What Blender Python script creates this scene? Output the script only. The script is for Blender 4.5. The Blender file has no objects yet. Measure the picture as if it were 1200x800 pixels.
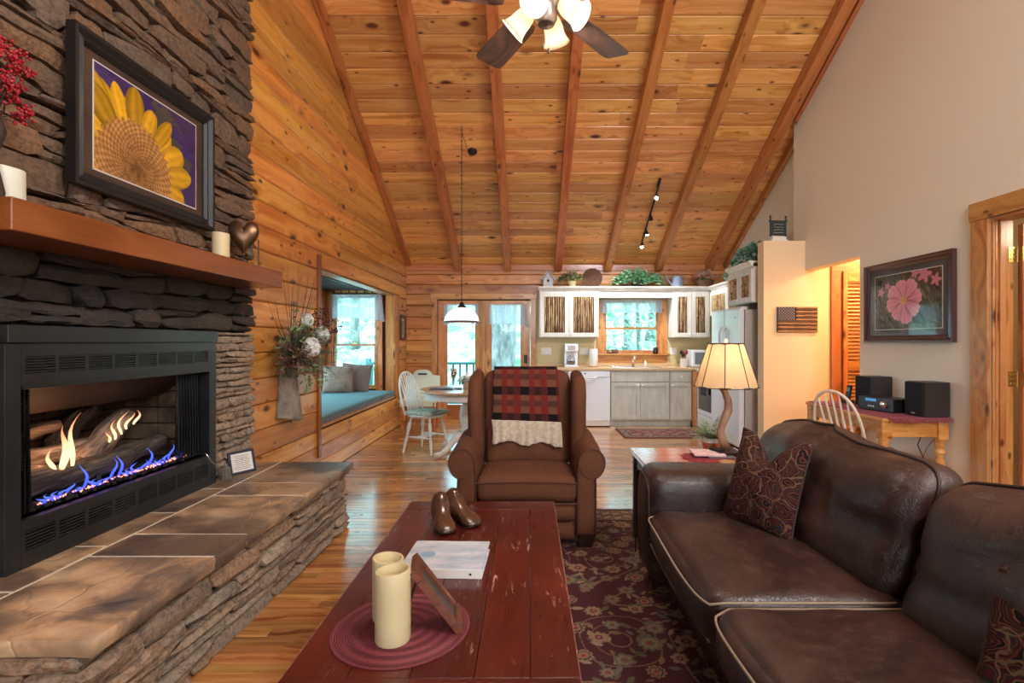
import bpy, bmesh, math, random
import numpy as np
from mathutils import Vector, Matrix, noise

random.seed(7)
S = bpy.context.scene
C = S.collection
R = math.radians
PI = math.pi

# ---------------------------------------------------------------- camera
cd = bpy.data.cameras.new('camera'); cam = bpy.data.objects.new('camera', cd); C.objects.link(cam)
cam.location = (0, 0, 1.32); cam.rotation_euler = (PI/2, 0, 0)
cd.sensor_width = 36; cd.lens = 18; cd.shift_x = -20/1200; cd.shift_y = 0.0
cd.clip_start = .05
S.camera = cam

# ---------------------------------------------------------------- world, lights, exposure
W = bpy.data.worlds.new('world'); S.world = W; W.use_nodes = True
wn = W.node_tree.nodes; wl = W.node_tree.links
bg = wn['Background']
bg.inputs[0].default_value = (.50, .84, 1.0, 1)
bg.inputs[1].default_value = 5.2
S.view_settings.view_transform = 'Standard'; S.view_settings.look = 'None'
S.view_settings.gamma = 1; S.view_settings.exposure = 0.78; S.view_settings.use_curve_mapping = False

def area(name, loc, target, sx, sy, power, col):
    l = bpy.data.lights.new(name, 'AREA'); l.shape = 'RECTANGLE'; l.size = sx; l.size_y = sy
    l.energy = power; l.color = col
    o = bpy.data.objects.new(name, l); C.objects.link(o); o.location = loc
    o.rotation_euler = (Vector(target)-Vector(loc)).to_track_quat('-Z', 'Y').to_euler()
    return o
def point(name, loc, power, col, r=.04, parent=None):
    l = bpy.data.lights.new(name, 'POINT'); l.energy = power; l.color = col; l.shadow_soft_size = r
    o = bpy.data.objects.new(name, l); C.objects.link(o); o.location = loc
    if parent: o.parent = parent
    return o
def spot(name, loc, target, power, col, ang=60, r=.03, blend=.6):
    l = bpy.data.lights.new(name, 'SPOT'); l.energy = power; l.color = col; l.shadow_soft_size = r
    l.spot_size = R(ang); l.spot_blend = blend
    o = bpy.data.objects.new(name, l); C.objects.link(o); o.location = loc
    o.rotation_euler = (Vector(target)-Vector(loc)).to_track_quat('-Z', 'Y').to_euler()
    return o
sun = bpy.data.lights.new('sun', 'SUN'); sun.energy = 3; sun.angle = R(3); sun.color = (1, .97, .9)
so = bpy.data.objects.new('sun', sun); C.objects.link(so); so.rotation_euler = Vector((-.12, .55, -.82)).to_track_quat('-Z', 'Y').to_euler()
# area light added for ambient fill, in place of unseen rear windows; solid wall behind
area('rear_fill_light', (.6, -3.2, 3.0), (.4, 4, 1.6), 3.6, 2.6, 235, (.84, .92, 1.0))
area('high_key_light', (2.2, -.4, 4.3), (-.6, 6.5, 3.0), 1.2, 1.0, 200, (.95, .96, 1.0))  # unseen key light added high right, shades the beams and brightens the ceiling
point('bedroom_lamp', (4.0, 2.6, 2.2), 9, (1, .84, .62), .1)
area('hall_ceiling_light', (3.9, 5.25, 2.36), (3.9, 5.25, 0), .35, .35, 26, (1.0, .66, .32))

# ---------------------------------------------------------------- helpers
def lk(o, parent=None):
    C.objects.link(o)
    if parent: o.parent = parent
    return o
def tag(o, label=None, cat=None, group=None, kind=None):
    if label: o['label'] = label
    if cat: o['category'] = cat
    if group: o['group'] = group
    if kind: o['kind'] = kind
    return o
def thing(name, label, cat, loc=(0,0,0), rz=0, group=None):
    o = bpy.data.objects.new(name, None); o.empty_display_size = .05; lk(o)
    o.location = loc; o.rotation_euler = (0, 0, rz)
    return tag(o, label, cat, group)
def copy_tree(o, parent=None):
    c = o.copy(); C.objects.link(c)
    if parent: c.parent = parent
    for ch in list(o.children): copy_tree(ch, c)
    return c

class MB:
    def __init__(s): s.v = []; s.f = []
    def add(s, vs, fs):
        n = len(s.v); s.v += [tuple(v) for v in vs]; s.f += [tuple(i+n for i in f) for f in fs]; return s
    def box(s, x0, x1, y0, y1, z0, z1):
        return s.add([(x0,y0,z0),(x1,y0,z0),(x1,y1,z0),(x0,y1,z0),(x0,y0,z1),(x1,y0,z1),(x1,y1,z1),(x0,y1,z1)],
            [(3,2,1,0),(4,5,6,7),(0,1,5,4),(1,2,6,5),(2,3,7,6),(3,0,4,7)])
    def obox(s, M, x0, x1, y0, y1, z0, z1):
        n = len(s.v); s.box(x0,x1,y0,y1,z0,z1)
        for i in range(n, len(s.v)): s.v[i] = tuple(M @ Vector(s.v[i]))
        return s
    def tube(s, pts, rs, n=8, cap=True, flat=1.0):
        pts = [Vector(p) for p in pts]
        if not hasattr(rs, '__len__'): rs = [rs]*len(pts)
        base = len(s.v); up = None
        for i, p in enumerate(pts):
            a = pts[max(i-1,0)]; b = pts[min(i+1,len(pts)-1)]; d = (b-a)
            if d.length < 1e-9: d = Vector((0,0,1))
            d.normalize()
            if up is None:
                up = Vector((0,0,1)) if abs(d.z) < .9 else Vector((1,0,0))
            u = up - d*up.dot(d)
            if u.length < 1e-6: u = Vector((1,0,0)) - d*d.x
            u.normalize(); w = d.cross(u); up = u
            for k in range(n):
                t = 2*PI*k/n
                s.v.append(tuple(p + u*math.cos(t)*rs[i] + w*math.sin(t)*rs[i]*flat))
        for i in range(len(pts)-1):
            for k in range(n):
                a = base+i*n+k; b = base+i*n+(k+1)%n
                s.f.append((a, b, b+n, a+n))
        if cap:
            s.f.append(tuple(base+k for k in reversed(range(n))))
            s.f.append(tuple(base+(len(pts)-1)*n+k for k in range(n)))
        return s
    def lathe(s, prof, n=16, c=(0,0,0), cap=True, M=None):
        base = len(s.v)
        for (r, z) in prof:
            for k in range(n):
                t = 2*PI*k/n; p = Vector((r*math.cos(t)+c[0], r*math.sin(t)+c[1], z+c[2]))
                if M: p = M @ p
                s.v.append(tuple(p))
        for i in range(len(prof)-1):
            for k in range(n):
                a = base+i*n+k; b = base+i*n+(k+1)%n
                s.f.append((a, b, b+n, a+n))
        if cap:
            if prof[0][0] > 1e-4: s.f.append(tuple(base+k for k in reversed(range(n))))
            if prof[-1][0] > 1e-4: s.f.append(tuple(base+(len(prof)-1)*n+k for k in range(n)))
        return s
    def ball(s, c, r, n=8, m=6, sc=(1,1,1)):
        prof = [(max(math.sin(PI*i/m),1e-3), -math.cos(PI*i/m)) for i in range(m+1)]
        M = Matrix.Translation(c) @ Matrix.Diagonal((r*sc[0], r*sc[1], r*sc[2], 1))
        return s.lathe(prof, n, M=M, cap=False)
    def prism(s, poly, M, t):
        """poly in local xy, extruded 0..t in local z"""
        n = len(poly); b = len(s.v)
        for z in (0, t):
            for (x, y) in poly: s.v.append(tuple(M @ Vector((x, y, z))))
        s.f.append(tuple(b+i for i in reversed(range(n)))); s.f.append(tuple(b+n+i for i in range(n)))
        for i in range(n):
            j = (i+1) % n; s.f.append((b+i, b+j, b+n+j, b+n+i))
        return s
    def build(s, name, m, parent=None, smooth=None, bev=0, loc=None, rot=None, rnd=None, seg=2, sub=0):
        me = bpy.data.meshes.new(name); me.from_pydata(s.v, [], s.f)
        me.materials.append(m); me.validate()
        if len(s.f) < 20000:
            bm = bmesh.new(); bm.from_mesh(me); bmesh.ops.recalc_face_normals(bm, faces=bm.faces); bm.to_mesh(me); bm.free()
        if smooth is not None:
            me.shade_smooth()
            if smooth < 180: me.set_sharp_from_angle(angle=R(smooth))
        if rnd is not None:
            a = me.attributes.new('rnd', 'FLOAT', 'POINT')
            if hasattr(rnd, '__len__'): a.data.foreach_set('value', rnd)
            else: a.data.foreach_set('value', [rnd]*len(me.vertices))
        o = bpy.data.objects.new(name, me); lk(o, parent)
        if loc: o.location = loc
        if rot: o.rotation_euler = rot
        if bev:
            b = o.modifiers.new('bevel', 'BEVEL'); b.width = bev; b.segments = seg; b.limit_method = 'ANGLE'; b.angle_limit = R(40)
            me.shade_smooth(); b.harden_normals = True
        if sub:
            b = o.modifiers.new('sub', 'SUBSURF'); b.levels = sub; b.render_levels = sub
        return o
def box(name, m, x0, x1, y0, y1, z0, z1, parent=None, bev=0, **k):
    return MB().box(x0,x1,y0,y1,z0,z1).build(name, m, parent, bev=bev, **k)

def rbox(name, m, size, r, n=(8,8,4), parent=None, loc=(0,0,0), rot=(0,0,0), puff=(0,0,0), fn=None, nz=0, nscale=4, seed=0, smooth=180, build=True):
    """soft rounded box centred on its own origin; puff bulges each pair of faces; fn bends it"""
    hx, hy, hz = size[0]/2, size[1]/2, size[2]/2
    vid = {}; vs = []; fs = []
    def pt(i, j, k):
        key = (i, j, k)
        if key in vid: return vid[key]
        u, v, w = -1+2*i/n[0], -1+2*j/n[1], -1+2*k/n[2]
        # concentrate towards the edges
        g = lambda a: math.copysign(abs(math.sin(a*PI/2))**.85, a) if a else 0
        u, v, w = g(u), g(v), g(w)
        p = Vector((u*hx, v*hy, w*hz))
        q = Vector((max(-hx+r, min(hx-r, p.x)), max(-hy+r, min(hy-r, p.y)), max(-hz+r, min(hz-r, p.z))))
        d = p-q
        if d.length > 1e-9: p = q + d.normalized()*r
        px, py, pz = p.x/hx, p.y/hy, p.z/hz
        p = Vector((p.x + puff[0]*u*(1-v*v)*(1-w*w), p.y + puff[1]*v*(1-u*u)*(1-w*w), p.z + puff[2]*w*(1-u**2)*(1-v**2)))
        if nz:
            e = noise.noise_vector(Vector((p.x*nscale+seed*7.3, p.y*nscale+seed*3.1, p.z*nscale+seed)))
            p += e*nz
        if fn: p = Vector(fn(p.x, p.y, p.z))
        vid[key] = len(vs); vs.append(tuple(p)); return vid[key]
    nx, ny, nn = n
    for i in range(nx):
        for j in range(ny):
            fs.append((pt(i,j,0), pt(i,j+1,0), pt(i+1,j+1,0), pt(i+1,j,0)))
            fs.append((pt(i,j,nn), pt(i+1,j,nn), pt(i+1,j+1,nn), pt(i,j+1,nn)))
    for i in range(nx):
        for k in range(nn):
            fs.append((pt(i,0,k), pt(i+1,0,k), pt(i+1,0,k+1), pt(i,0,k+1)))
            fs.append((pt(i,ny,k), pt(i,ny,k+1), pt(i+1,ny,k+1), pt(i+1,ny,k)))
    for j in range(ny):
        for k in range(nn):
            fs.append((pt(0,j,k), pt(0,j,k+1), pt(0,j+1,k+1), pt(0,j+1,k)))
            fs.append((pt(nx,j,k), pt(nx,j+1,k), pt(nx,j+1,k+1), pt(nx,j,k+1)))
    mb = MB(); mb.add(vs, fs)
    if not build: return mb
    return mb.build(name, m, parent, smooth=smooth, loc=loc, rot=rot)

def frame_M(o, xd, yd):
    x = Vector(xd).normalized(); y = Vector(yd).normalized(); z = x.cross(y)
    return Matrix(((x.x,y.x,z.x,o[0]),(x.y,y.y,z.y,o[1]),(x.z,y.z,z.z,o[2]),(0,0,0,1)))
def board(M, x0, x1, w, t, m, parent, name='board', b=.012, cut0=0, cut1=0):
    """board face at local z=0, length along local x, width 0..w along local y; cut = extra length shift at y=w"""
    L = (x1-x0)/2; c = (x0+x1)/2
    ys = [(0,-t),(0,-b),(b*.8,0),(w-b*.8,0),(w,-b),(w,-t)]
    vs = [];  fs = []
    for sx, cut in ((-L, cut0), (L, cut1)):
        for (y, z) in ys: vs.append((sx+cut*y/w, y-w/2, z))
    for i in range(5): fs.append((i, i+1+0, i+7, i+6)[::-1])
    fs += [(0,6,11,5)[::-1], (0,1,2,3,4,5)[::-1], (6,7,8,9,10,11)]
    mb = MB(); mb.v = vs; mb.f = [f[::-1] if k < 6 else f for k, f in enumerate(fs)]
    o = mb.build(name, m, parent, rnd=random.random())
    o.matrix_local = M @ Matrix.Translation((c, w/2, 0))
    return o

# ---------------------------------------------------------------- materials
def srgb(r, g, b):
    f = lambda c: ((c/255)/12.92 if c/255 <= .04045 else (((c/255)+.055)/1.055)**2.4)
    return (f(r), f(g), f(b), 1)
class NT:
    def __init__(s, name):
        s.m = bpy.data.materials.new(name); s.m.use_nodes = True
        s.n = s.m.node_tree.nodes; s.l = s.m.node_tree.links; s.p = s.n['Principled BSDF']; s.out = s.n['Material Output']
    def new(s, t, **k):
        n = s.n.new(t)
        for a, v in k.items(): setattr(n, a, v)
        return n
    def set(s, sock, v):
        if isinstance(v, bpy.types.NodeSocket): s.l.new(v, sock)
        elif v is not None: sock.default_value = v
    def coord(s, kind='Object', scale=(1,1,1), rot=(0,0,0), off=None):
        t = s.new('ShaderNodeTexCoord'); o = t.outputs[kind]
        if off is not None:
            a = s.new('ShaderNodeVectorMath', operation='ADD'); s.l.new(o, a.inputs[0]); s.set(a.inputs[1], off); o = a.outputs[0]
        mp = s.new('ShaderNodeMapping'); s.l.new(o, mp.inputs[0]); mp.inputs['Scale'].default_value = scale; mp.inputs['Rotation'].default_value = rot
        return mp.outputs[0]
    def noise(s, v, scale=5, detail=3, rough=.5, dist=0, out='Fac'):
        n = s.new('ShaderNodeTexNoise'); s.set(n.inputs['Vector'], v); n.inputs['Scale'].default_value = scale
        n.inputs['Detail'].default_value = detail; n.inputs['Roughness'].default_value = rough; n.inputs['Distortion'].default_value = dist
        return n.outputs[out]
    def vor(s, v, scale=5, feature='F1', out='Distance', rand=1):
        n = s.new('ShaderNodeTexVoronoi', feature=feature); s.set(n.inputs['Vector'], v); n.inputs['Scale'].default_value = scale
        n.inputs['Randomness'].default_value = rand
        return n.outputs[out]
    def wave(s, v, scale=5, dist=0, detail=2, ds=1, dirn='X', kind='BANDS'):
        n = s.new('ShaderNodeTexWave', wave_type=kind)
        if kind == 'BANDS': n.bands_direction = dirn
        s.set(n.inputs['Vector'], v); n.inputs['Scale'].default_value = scale; n.inputs['Distortion'].default_value = dist
        n.inputs['Detail'].default_value = detail; n.inputs['Detail Scale'].default_value = ds
        return n.outputs['Fac']
    def ramp(s, f, stops, interp='LINEAR'):
        n = s.new('ShaderNodeValToRGB'); s.set(n.inputs[0], f); cr = n.color_ramp; cr.interpolation = interp
        while len(cr.elements) < len(stops): cr.elements.new(.5)
        for e, (p, c) in zip(cr.elements, stops):
            e.position = p; e.color = c if hasattr(c, '__len__') else (c, c, c, 1)
        return n.outputs[0]
    def mix(s, f, a, b, mode='MIX'):
        n = s.new('ShaderNodeMix', data_type='RGBA', blend_type=mode)
        s.set(n.inputs[0], f); s.set(n.inputs[6], a); s.set(n.inputs[7], b); return n.outputs[2]
    def math(s, op, a, b=None, c=None):
        n = s.new('ShaderNodeMath', operation=op); s.set(n.inputs[0], a)
        if b is not None: s.set(n.inputs[1], b)
        if c is not None: s.set(n.inputs[2], c)
        return n.outputs[0]
    def attr(s, name, out='Fac'):
        n = s.new('ShaderNodeAttribute', attribute_name=name); return n.outputs[out]
    def bump(s, h, strength=.3, dist=.01):
        n = s.new('ShaderNodeBump'); s.set(n.inputs['Height'], h); n.inputs['Strength'].default_value = strength; n.inputs['Distance'].default_value = dist
        s.l.new(n.outputs[0], s.p.inputs['Normal']); return n
    def fin(s, col=None, rough=.5, metal=0, coat=0, spec=.5, emit=None, es=0, sheen=0, trans=0, alpha=None, sss=0):
        P = s.p.inputs
        if col is not None: s.set(P['Base Color'], col)
        s.set(P['Roughness'], rough); s.set(P['Metallic'], metal); P['Coat Weight'].default_value = coat; P['Coat Roughness'].default_value = .15
        P['Specular IOR Level'].default_value = spec
        if emit is not None: s.set(P['Emission Color'], emit); s.set(P['Emission Strength'], es)
        if sheen: P['Sheen Weight'].default_value = sheen; P['Sheen Roughness'].default_value = .5
        if trans: P['Transmission Weight'].default_value = trans
        if alpha is not None: s.set(P['Alpha'], alpha)
        if sss: P['Subsurface Weight'].default_value = sss; P['Subsurface Radius'].default_value = (.02,.012,.006)
        return s.m
def simple(name, c, rough=.5, metal=0, c2=None, ns=8, bump=0, bs=60, bd=.002, stretch=(1,1,1), **k):
    t = NT(name); v = t.coord('Object', stretch)
    col = c
    if c2 is not None: col = t.mix(t.ramp(t.noise(v, ns, 4, .6), [(.35, 0), (.65, 1)]), c, c2)
    if bump: t.bump(t.noise(v, bs, 3, .6), bump, bd)
    return t.fin(col, rough, metal, **k)

def wood(name, light, mid, dark, knot, rough=.35, coat=.3, knots=.125, gs=1.0, vary=.5, bumps=.15):
    """length along local x; 'rnd' attribute moves the figure and shifts the tone of each board"""
    t = NT(name)
    r = t.attr('rnd')
    cv = t.new('ShaderNodeCombineXYZ'); 
    for i, k in enumerate((37, 23, 11)): t.l.new(t.math('MULTIPLY', r, k), cv.inputs[i])
    base = t.coord('Object', (1,1,1), off=cv.outputs[0])
    sc = t.new('ShaderNodeVectorMath', operation='MULTIPLY'); t.l.new(base, sc.inputs[0]); sc.inputs[1].default_value = (2.2*gs, 4.6*gs, 4.6*gs)
    wob = t.noise(base, 3*gs, 2, out='Color')
    wv = t.mix(.10, sc.outputs[0], wob)
    kd = t.vor(wv, 1.0)
    # grain bends round the knots
    sg = t.new('ShaderNodeVectorMath', operation='MULTIPLY'); t.l.new(base, sg.inputs[0]); sg.inputs[1].default_value = (.55*gs, 9*gs, 9*gs)
    kb = t.math('MULTIPLY', t.math('SUBTRACT', .5, t.math('MINIMUM', kd, .5)), 2.2)
    cb = t.new('ShaderNodeCombineXYZ'); t.l.new(kb, cb.inputs[0]); t.l.new(kb, cb.inputs[1])
    ad = t.new('ShaderNodeVectorMath', operation='ADD'); t.l.new(sg.outputs[0], ad.inputs[0]); t.l.new(cb.outputs[0], ad.inputs[1])
    g1 = t.noise(ad.outputs[0], 1.6, 4, .55, .3)
    sg2 = t.new('ShaderNodeVectorMath', operation='MULTIPLY'); t.l.new(base, sg2.inputs[0]); sg2.inputs[1].default_value = (4*gs, 130*gs, 130*gs)
    g2 = t.noise(sg2.outputs[0], 1, 2, .5)
    col = t.ramp(g1, [(.30, dark), (.45, mid), (.62, light), (.8, mid)])
    col = t.mix(t.math('MULTIPLY', g2, .35), col, mid, 'MULTIPLY')
    hv = t.new('ShaderNodeHueSaturation'); t.l.new(col, hv.inputs['Color'])
    t.l.new(t.math('MULTIPLY_ADD', r, vary, 1-vary*.5), hv.inputs['Value'])
    t.l.new(t.math('MULTIPLY_ADD', t.math('FRACT', t.math('MULTIPLY', r, 7.7)), .02, .49), hv.inputs['Hue'])
    kf = t.ramp(kd, [(knots*.55, 1), (knots*.8, .75), (knots*1.0, .28), (knots*1.5, 0)])
    col = t.mix(kf, hv.outputs[0], knot)
    if knots > .09:
        s3 = t.new('ShaderNodeVectorMath', operation='MULTIPLY'); t.l.new(base, s3.inputs[0]); s3.inputs[1].default_value = (4.6*gs, 9.5*gs, 9.5*gs)
        kd2 = t.vor(t.mix(.08, s3.outputs[0], wob), 1.0)
        col = t.mix(t.ramp(kd2, [(.05, .95), (.10, .6), (.15, .0)]), col, knot)
    t.bump(g2, bumps, .002)
    return t.fin(col, t.math('MULTIPLY_ADD', g1, .12, rough-.06), 0, coat)

M = {}
M['pine_wall'] = wood('pine_wall', srgb(228,170,90), srgb(211,145,65), srgb(180,112,44), srgb(84,42,20), .36, .3)
M['pine_ceiling'] = wood('pine_ceiling', srgb(234,180,110), srgb(218,156,86), srgb(188,120,58), srgb(92,46,26), .45, .15, knots=.135)
M['pine_back'] = wood('pine_back', srgb(218,158,92), srgb(196,134,72), srgb(160,98,48), srgb(84,44,26), .4, .25)
M['pine_beam'] = wood('pine_beam', srgb(204,136,78), srgb(188,116,62), srgb(160,90,44), srgb(92,46,24), .45, .1, knots=.10, vary=.2)
M['pine_trim'] = wood('pine_trim', srgb(214,150,84), srgb(194,124,60), srgb(160,92,40), srgb(90,44,20), .35, .3, knots=.10, vary=.25)
M['door_trim'] = wood('door_trim', srgb(214,156,96), srgb(194,130,72), srgb(160,96,48), srgb(90,44,22), .32, .4, knots=.12, vary=.25)
M['floor_wood'] = wood('floor_wood', srgb(206,152,92), srgb(182,124,68), srgb(142,86,42), srgb(90,50,28), .20, .5, knots=.05, gs=1.4, vary=.7, bumps=.1)
M['mantel_wood'] = wood('mantel_wood', srgb(158,84,40), srgb(136,66,28), srgb(106,48,20), srgb(80,34,14), .3, .35, knots=.04, vary=.1, gs=.7)
M['desk_pine'] = wood('desk_pine', srgb(226,172,100), srgb(208,146,72), srgb(184,118,52), srgb(120,66,30), .35, .3, knots=.07, vary=.2, gs=1.5)
M['side_wood'] = wood('side_wood', srgb(214,124,62), srgb(198,104,46), srgb(168,80,34), srgb(90,40,20), .2, .6, knots=.03, vary=.1, gs=1.5)
M['dark_wood'] = simple('dark_wood', srgb(52,30,22), .4, c2=srgb(36,20,15), ns=6, stretch=(1,8,8))
M['table_wood'] = wood('table_wood', srgb(220,190,150), srgb(205,170,125), srgb(180,140,95), srgb(130,90,60), .3, .3, knots=.03, gs=1.6)
M['gap'] = simple('gap', srgb(60,34,16), .9)
M['wall_paint'] = simple('wall_paint', srgb(234,222,202), .75, bump=.08, bs=180)
M['wall_tan'] = simple('wall_tan', srgb(230,204,164), .75, bump=.08, bs=180)
M['kitchen_paint'] = simple('kitchen_paint', srgb(206,188,142), .7, bump=.05, bs=160)
M['white'] = simple('white', srgb(232,230,224), .35)
M['plain_white'] = simple('plain_white', srgb(225,222,215), .6)
M['cabinet_cream'] = simple('cabinet_cream', srgb(228,224,214), .4, c2=srgb(214,210,200), ns=14, stretch=(1,1,.3), bump=.05)
M['cabinet_gray'] = simple('cabinet_gray', srgb(196,194,182), .42, c2=srgb(176,174,160), ns=14, stretch=(1,1,.25), bump=.08)
M['counter'] = simple('counter', srgb(206,176,132), .35, c2=srgb(192,160,116), ns=60)
M['steel'] = simple('steel', (.6,.6,.62,1), .25, 1)
M['chrome'] = simple('chrome', (.8,.8,.82,1), .1, 1)
M['brass'] = simple('brass', srgb(210,180,110), .28, 1)
M['black'] = simple('black', srgb(18,18,20), .4)
M['black_metal'] = simple('black_metal', srgb(30,36,38), .38, .0, c2=srgb(20,24,26), ns=5, bump=.05, coat=.15)
M['soot'] = simple('soot', srgb(20,17,15), .85, c2=srgb(42,34,28), ns=6, bump=.2)
M['appliance'] = simple('appliance', srgb(226,230,236), .25, coat=.4)
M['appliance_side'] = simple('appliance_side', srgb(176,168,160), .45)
M['glass_dark'] = simple('glass_dark', srgb(14,14,16), .08, coat=.5)
M['red_fabric'] = simple('red_fabric', srgb(150,54,58), .9, c2=srgb(110,34,40), ns=50, bump=.3, bs=220)
M['grout'] = simple('grout', srgb(236,226,206), .9, bump=.4, bs=120)
M['cream_wax'] = simple('cream_wax', srgb(216,200,156), .45, sss=.15)
M['pale_wax'] = simple('pale_wax', srgb(222,222,204), .45, sss=.15)
M['bulb'] = NT('bulb').fin((1,1,1,1), .5, emit=(1,.90,.76,1), es=4)
M['led'] = NT('led').fin((1,1,1,1), .5, emit=(.85,.92,1,1), es=60)

def glass_mat(name, tint=(1,1,1,1), refl=.06):
    t = NT(name); tr = t.new('ShaderNodeBsdfTransparent'); tr.inputs[0].default_value = tint
    gl = t.new('ShaderNodeBsdfGlossy'); gl.inputs['Roughness'].default_value = .03
    lw = t.new('ShaderNodeLayerWeight'); lw.inputs[0].default_value = .5
    fz = t.math('MULTIPLY_ADD', t.math('POWER', lw.outputs['Facing'], 4), .35, refl)
    ms = t.new('ShaderNodeMixShader'); t.l.new(fz, ms.inputs[0])
    t.l.new(tr.outputs[0], ms.inputs[1]); t.l.new(gl.outputs[0], ms.inputs[2]); t.l.new(ms.outputs[0], t.out.inputs[0])
    return t.m
M['glass'] = glass_mat('glass', (.93,.98,1,1), .012)
M['clear_glass'] = glass_mat('clear_glass', (.88,.91,.93,1), .24)

def stone_mat(name, cols, rough=.8, b=.7):
    t = NT(name); r = t.attr('rnd'); v = t.coord('Object', (1,1,1))
    cv = t.new('ShaderNodeCombineXYZ')
    for i, k in enumerate((31, 17, 53)): t.l.new(t.math('MULTIPLY', r, k), cv.inputs[i])
    ad = t.new('ShaderNodeVectorMath', operation='ADD'); t.l.new(v, ad.inputs[0]); t.l.new(cv.outputs[0], ad.inputs[1]); v = ad.outputs[0]
    n = len(cols); c = t.ramp(r, [(i/(n-1), k) for i, k in enumerate(cols)])
    big = t.noise(v, 7, 4, .6); fine = t.noise(v, 45, 4, .7)
    c = t.mix(t.ramp(big, [(.35, 0), (.7, .55)]), c, cols[1])
    c = t.mix(t.ramp(fine, [(.34, .65), (.56, 0)]), c, (.03,.022,.017,1))
    c = t.mix(t.ramp(t.noise(v, 16, 5, .7, .6), [(.52, 0), (.66, .4)]), c, cols[-1])
    st = t.new('ShaderNodeMapping'); t.l.new(v, st.inputs[0]); st.inputs['Scale'].default_value = (1,1,5)
    lay = t.noise(st.outputs[0], 14, 4, .65)
    t.bump(t.math('ADD', t.math('MULTIPLY', lay, .8), t.math('MULTIPLY', fine, .5)), b, .02)
    return t.fin(c, rough, spec=.3)
M['stone_chimney'] = stone_mat('stone_chimney', [srgb(108,84,66), srgb(130,104,82), srgb(116,96,82), srgb(150,108,74), srgb(90,78,70), srgb(134,114,96)])
M['stone_soot_shade'] = stone_mat('stone_soot_shade', [srgb(52,50,48), srgb(70,64,58), srgb(44,44,46), srgb(82,72,62)], .6)  # sooty stone, with the shade under the mantel also put into its colour
M['stone_pillar'] = stone_mat('stone_pillar', [srgb(160,142,122), srgb(184,162,136), srgb(142,130,116), srgb(176,146,118), srgb(128,118,108)])
M['stone_hearth'] = stone_mat('stone_hearth', [srgb(146,126,106), srgb(174,150,124), srgb(130,118,106), srgb(170,132,102), srgb(112,104,96), srgb(182,166,142)])
def slab_mat():
    t = NT('slab'); r = t.attr('rnd'); v = t.coord('Object')
    cv = t.new('ShaderNodeCombineXYZ')
    for i, k in enumerate((31, 17, 5)): t.l.new(t.math('MULTIPLY', r, k), cv.inputs[i])
    ad = t.new('ShaderNodeVectorMath', operation='ADD'); t.l.new(v, ad.inputs[0]); t.l.new(cv.outputs[0], ad.inputs[1]); v = ad.outputs[0]
    a = t.noise(v, 3.0, 5, .6, .8)
    c = t.ramp(a, [(.30, srgb(92,84,80)), (.43, srgb(150,124,102)), (.53, srgb(206,166,126)), (.66, srgb(226,196,158)), (.8, srgb(170,150,130))])
    c = t.mix(t.ramp(t.noise(v, 1.7, 3, .6), [(.46, 0), (.58, .8)]), c, srgb(96,82,74))
    hs = t.new('ShaderNodeHueSaturation'); t.l.new(c, hs.inputs['Color']); t.l.new(t.math('MULTIPLY_ADD', r, .60, .46), hs.inputs['Value']); c = hs.outputs[0]
    cr = t.vor(t.mix(.15, v, t.noise(v, 5, 3, out='Color')), 3.5, 'DISTANCE_TO_EDGE')
    t.bump(t.math('ADD', t.noise(v, 10, 5, .65), t.ramp(cr, [(0, 0), (.02, .35)])), .5, .015)
    return t.fin(c, .42, spec=.5)
M['slab'] = slab_mat()
# ================================================================ THE SETTING
XL, XR, XK = -2.04, 3.10, 3.26      # left wall, right wall, kitchen's right wall
YB = 8.5                            # back wall
Z0C, SL = 2.595, .533               # ceiling height at the back wall, slope
YR = 2.5                            # ridge
def zc(y): return Z0C + SL*(YB-y) if y >= YR else Z0C + SL*(YB-2*YR+y)
def struct(name, mb, m, parent=None, **k):
    o = mb.build(name, m, parent, **k)
    if not parent: o['kind'] = 'structure'
    return o

# ---- floor: one oak strip per plank, the nearest 290 single, the rest joined
fl = struct('floor', MB().box(-2.1, 5.0, -3.6, 8.6, -.12, -.012), M['gap'])
PW = .0635; planks = []
y = -3.55; row = 0
while y < 8.55:
    x = -2.04 - random.random()*1.2
    while x < 4.7:
        L = random.uniform(.7, 1.9); x1 = min(x+L, 4.8)
        planks.append((max(x, -2.04), x1, y, random.random())); x = x1
    y += PW; row += 1
def pix(x, y): return (620+600*x/y, 400+792/y)
def planksize(p):
    if p[2] < 1.9 or p[2] > 8.4: return -1
    px, py = pix((p[0]+p[1])/2, p[2])
    if px < -60 or px > 1260 or py > 830: return -1
    # hidden under the hearth, the rug and the sofa
    xc = (p[0]+p[1])/2; yy = p[2]
    if xc < -1.5 and yy < 3.6: return -1
    if xc > .6 and yy < 3.4: return -1
    if -.5 < xc < 1.0 and yy < 3.9: return -1
    return 1/p[2]
order = sorted(range(len(planks)), key=lambda i: -planksize(planks[i]))
single = set(order[:290])
rest = MB(); rr = []
for i, (x0, x1, yy, r) in enumerate(planks):
    if i in single and x1-x0 > .05:
        random.seed(i*7+1)
        board(frame_M((0, yy, 0), (1,0,0), (0,1,0)), x0+.0006, x1-.0006, PW-.0006, .012, M['floor_wood'], fl, 'floorboard', b=.0022)
    elif x1-x0 > .05:
        a, b, t = x0+.0006, x1-.0006, PW-.0006
        ys = [(0,-.012),(0,-.0022),(.002,0),(t-.002,0),(t,-.0022),(t,-.012)]
        n = len(rest.v)
        for xx in (a, b):
            for (u, z) in ys: rest.v.append((xx, yy+u, z))
        for k in range(5): rest.f.append((n+k, n+k+6, n+k+7, n+k+1))
        rest.f.append(tuple(n+k for k in range(6))); rest.f.append(tuple(n+6+k for k in range(6)))
        rr += [r]*12
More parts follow.
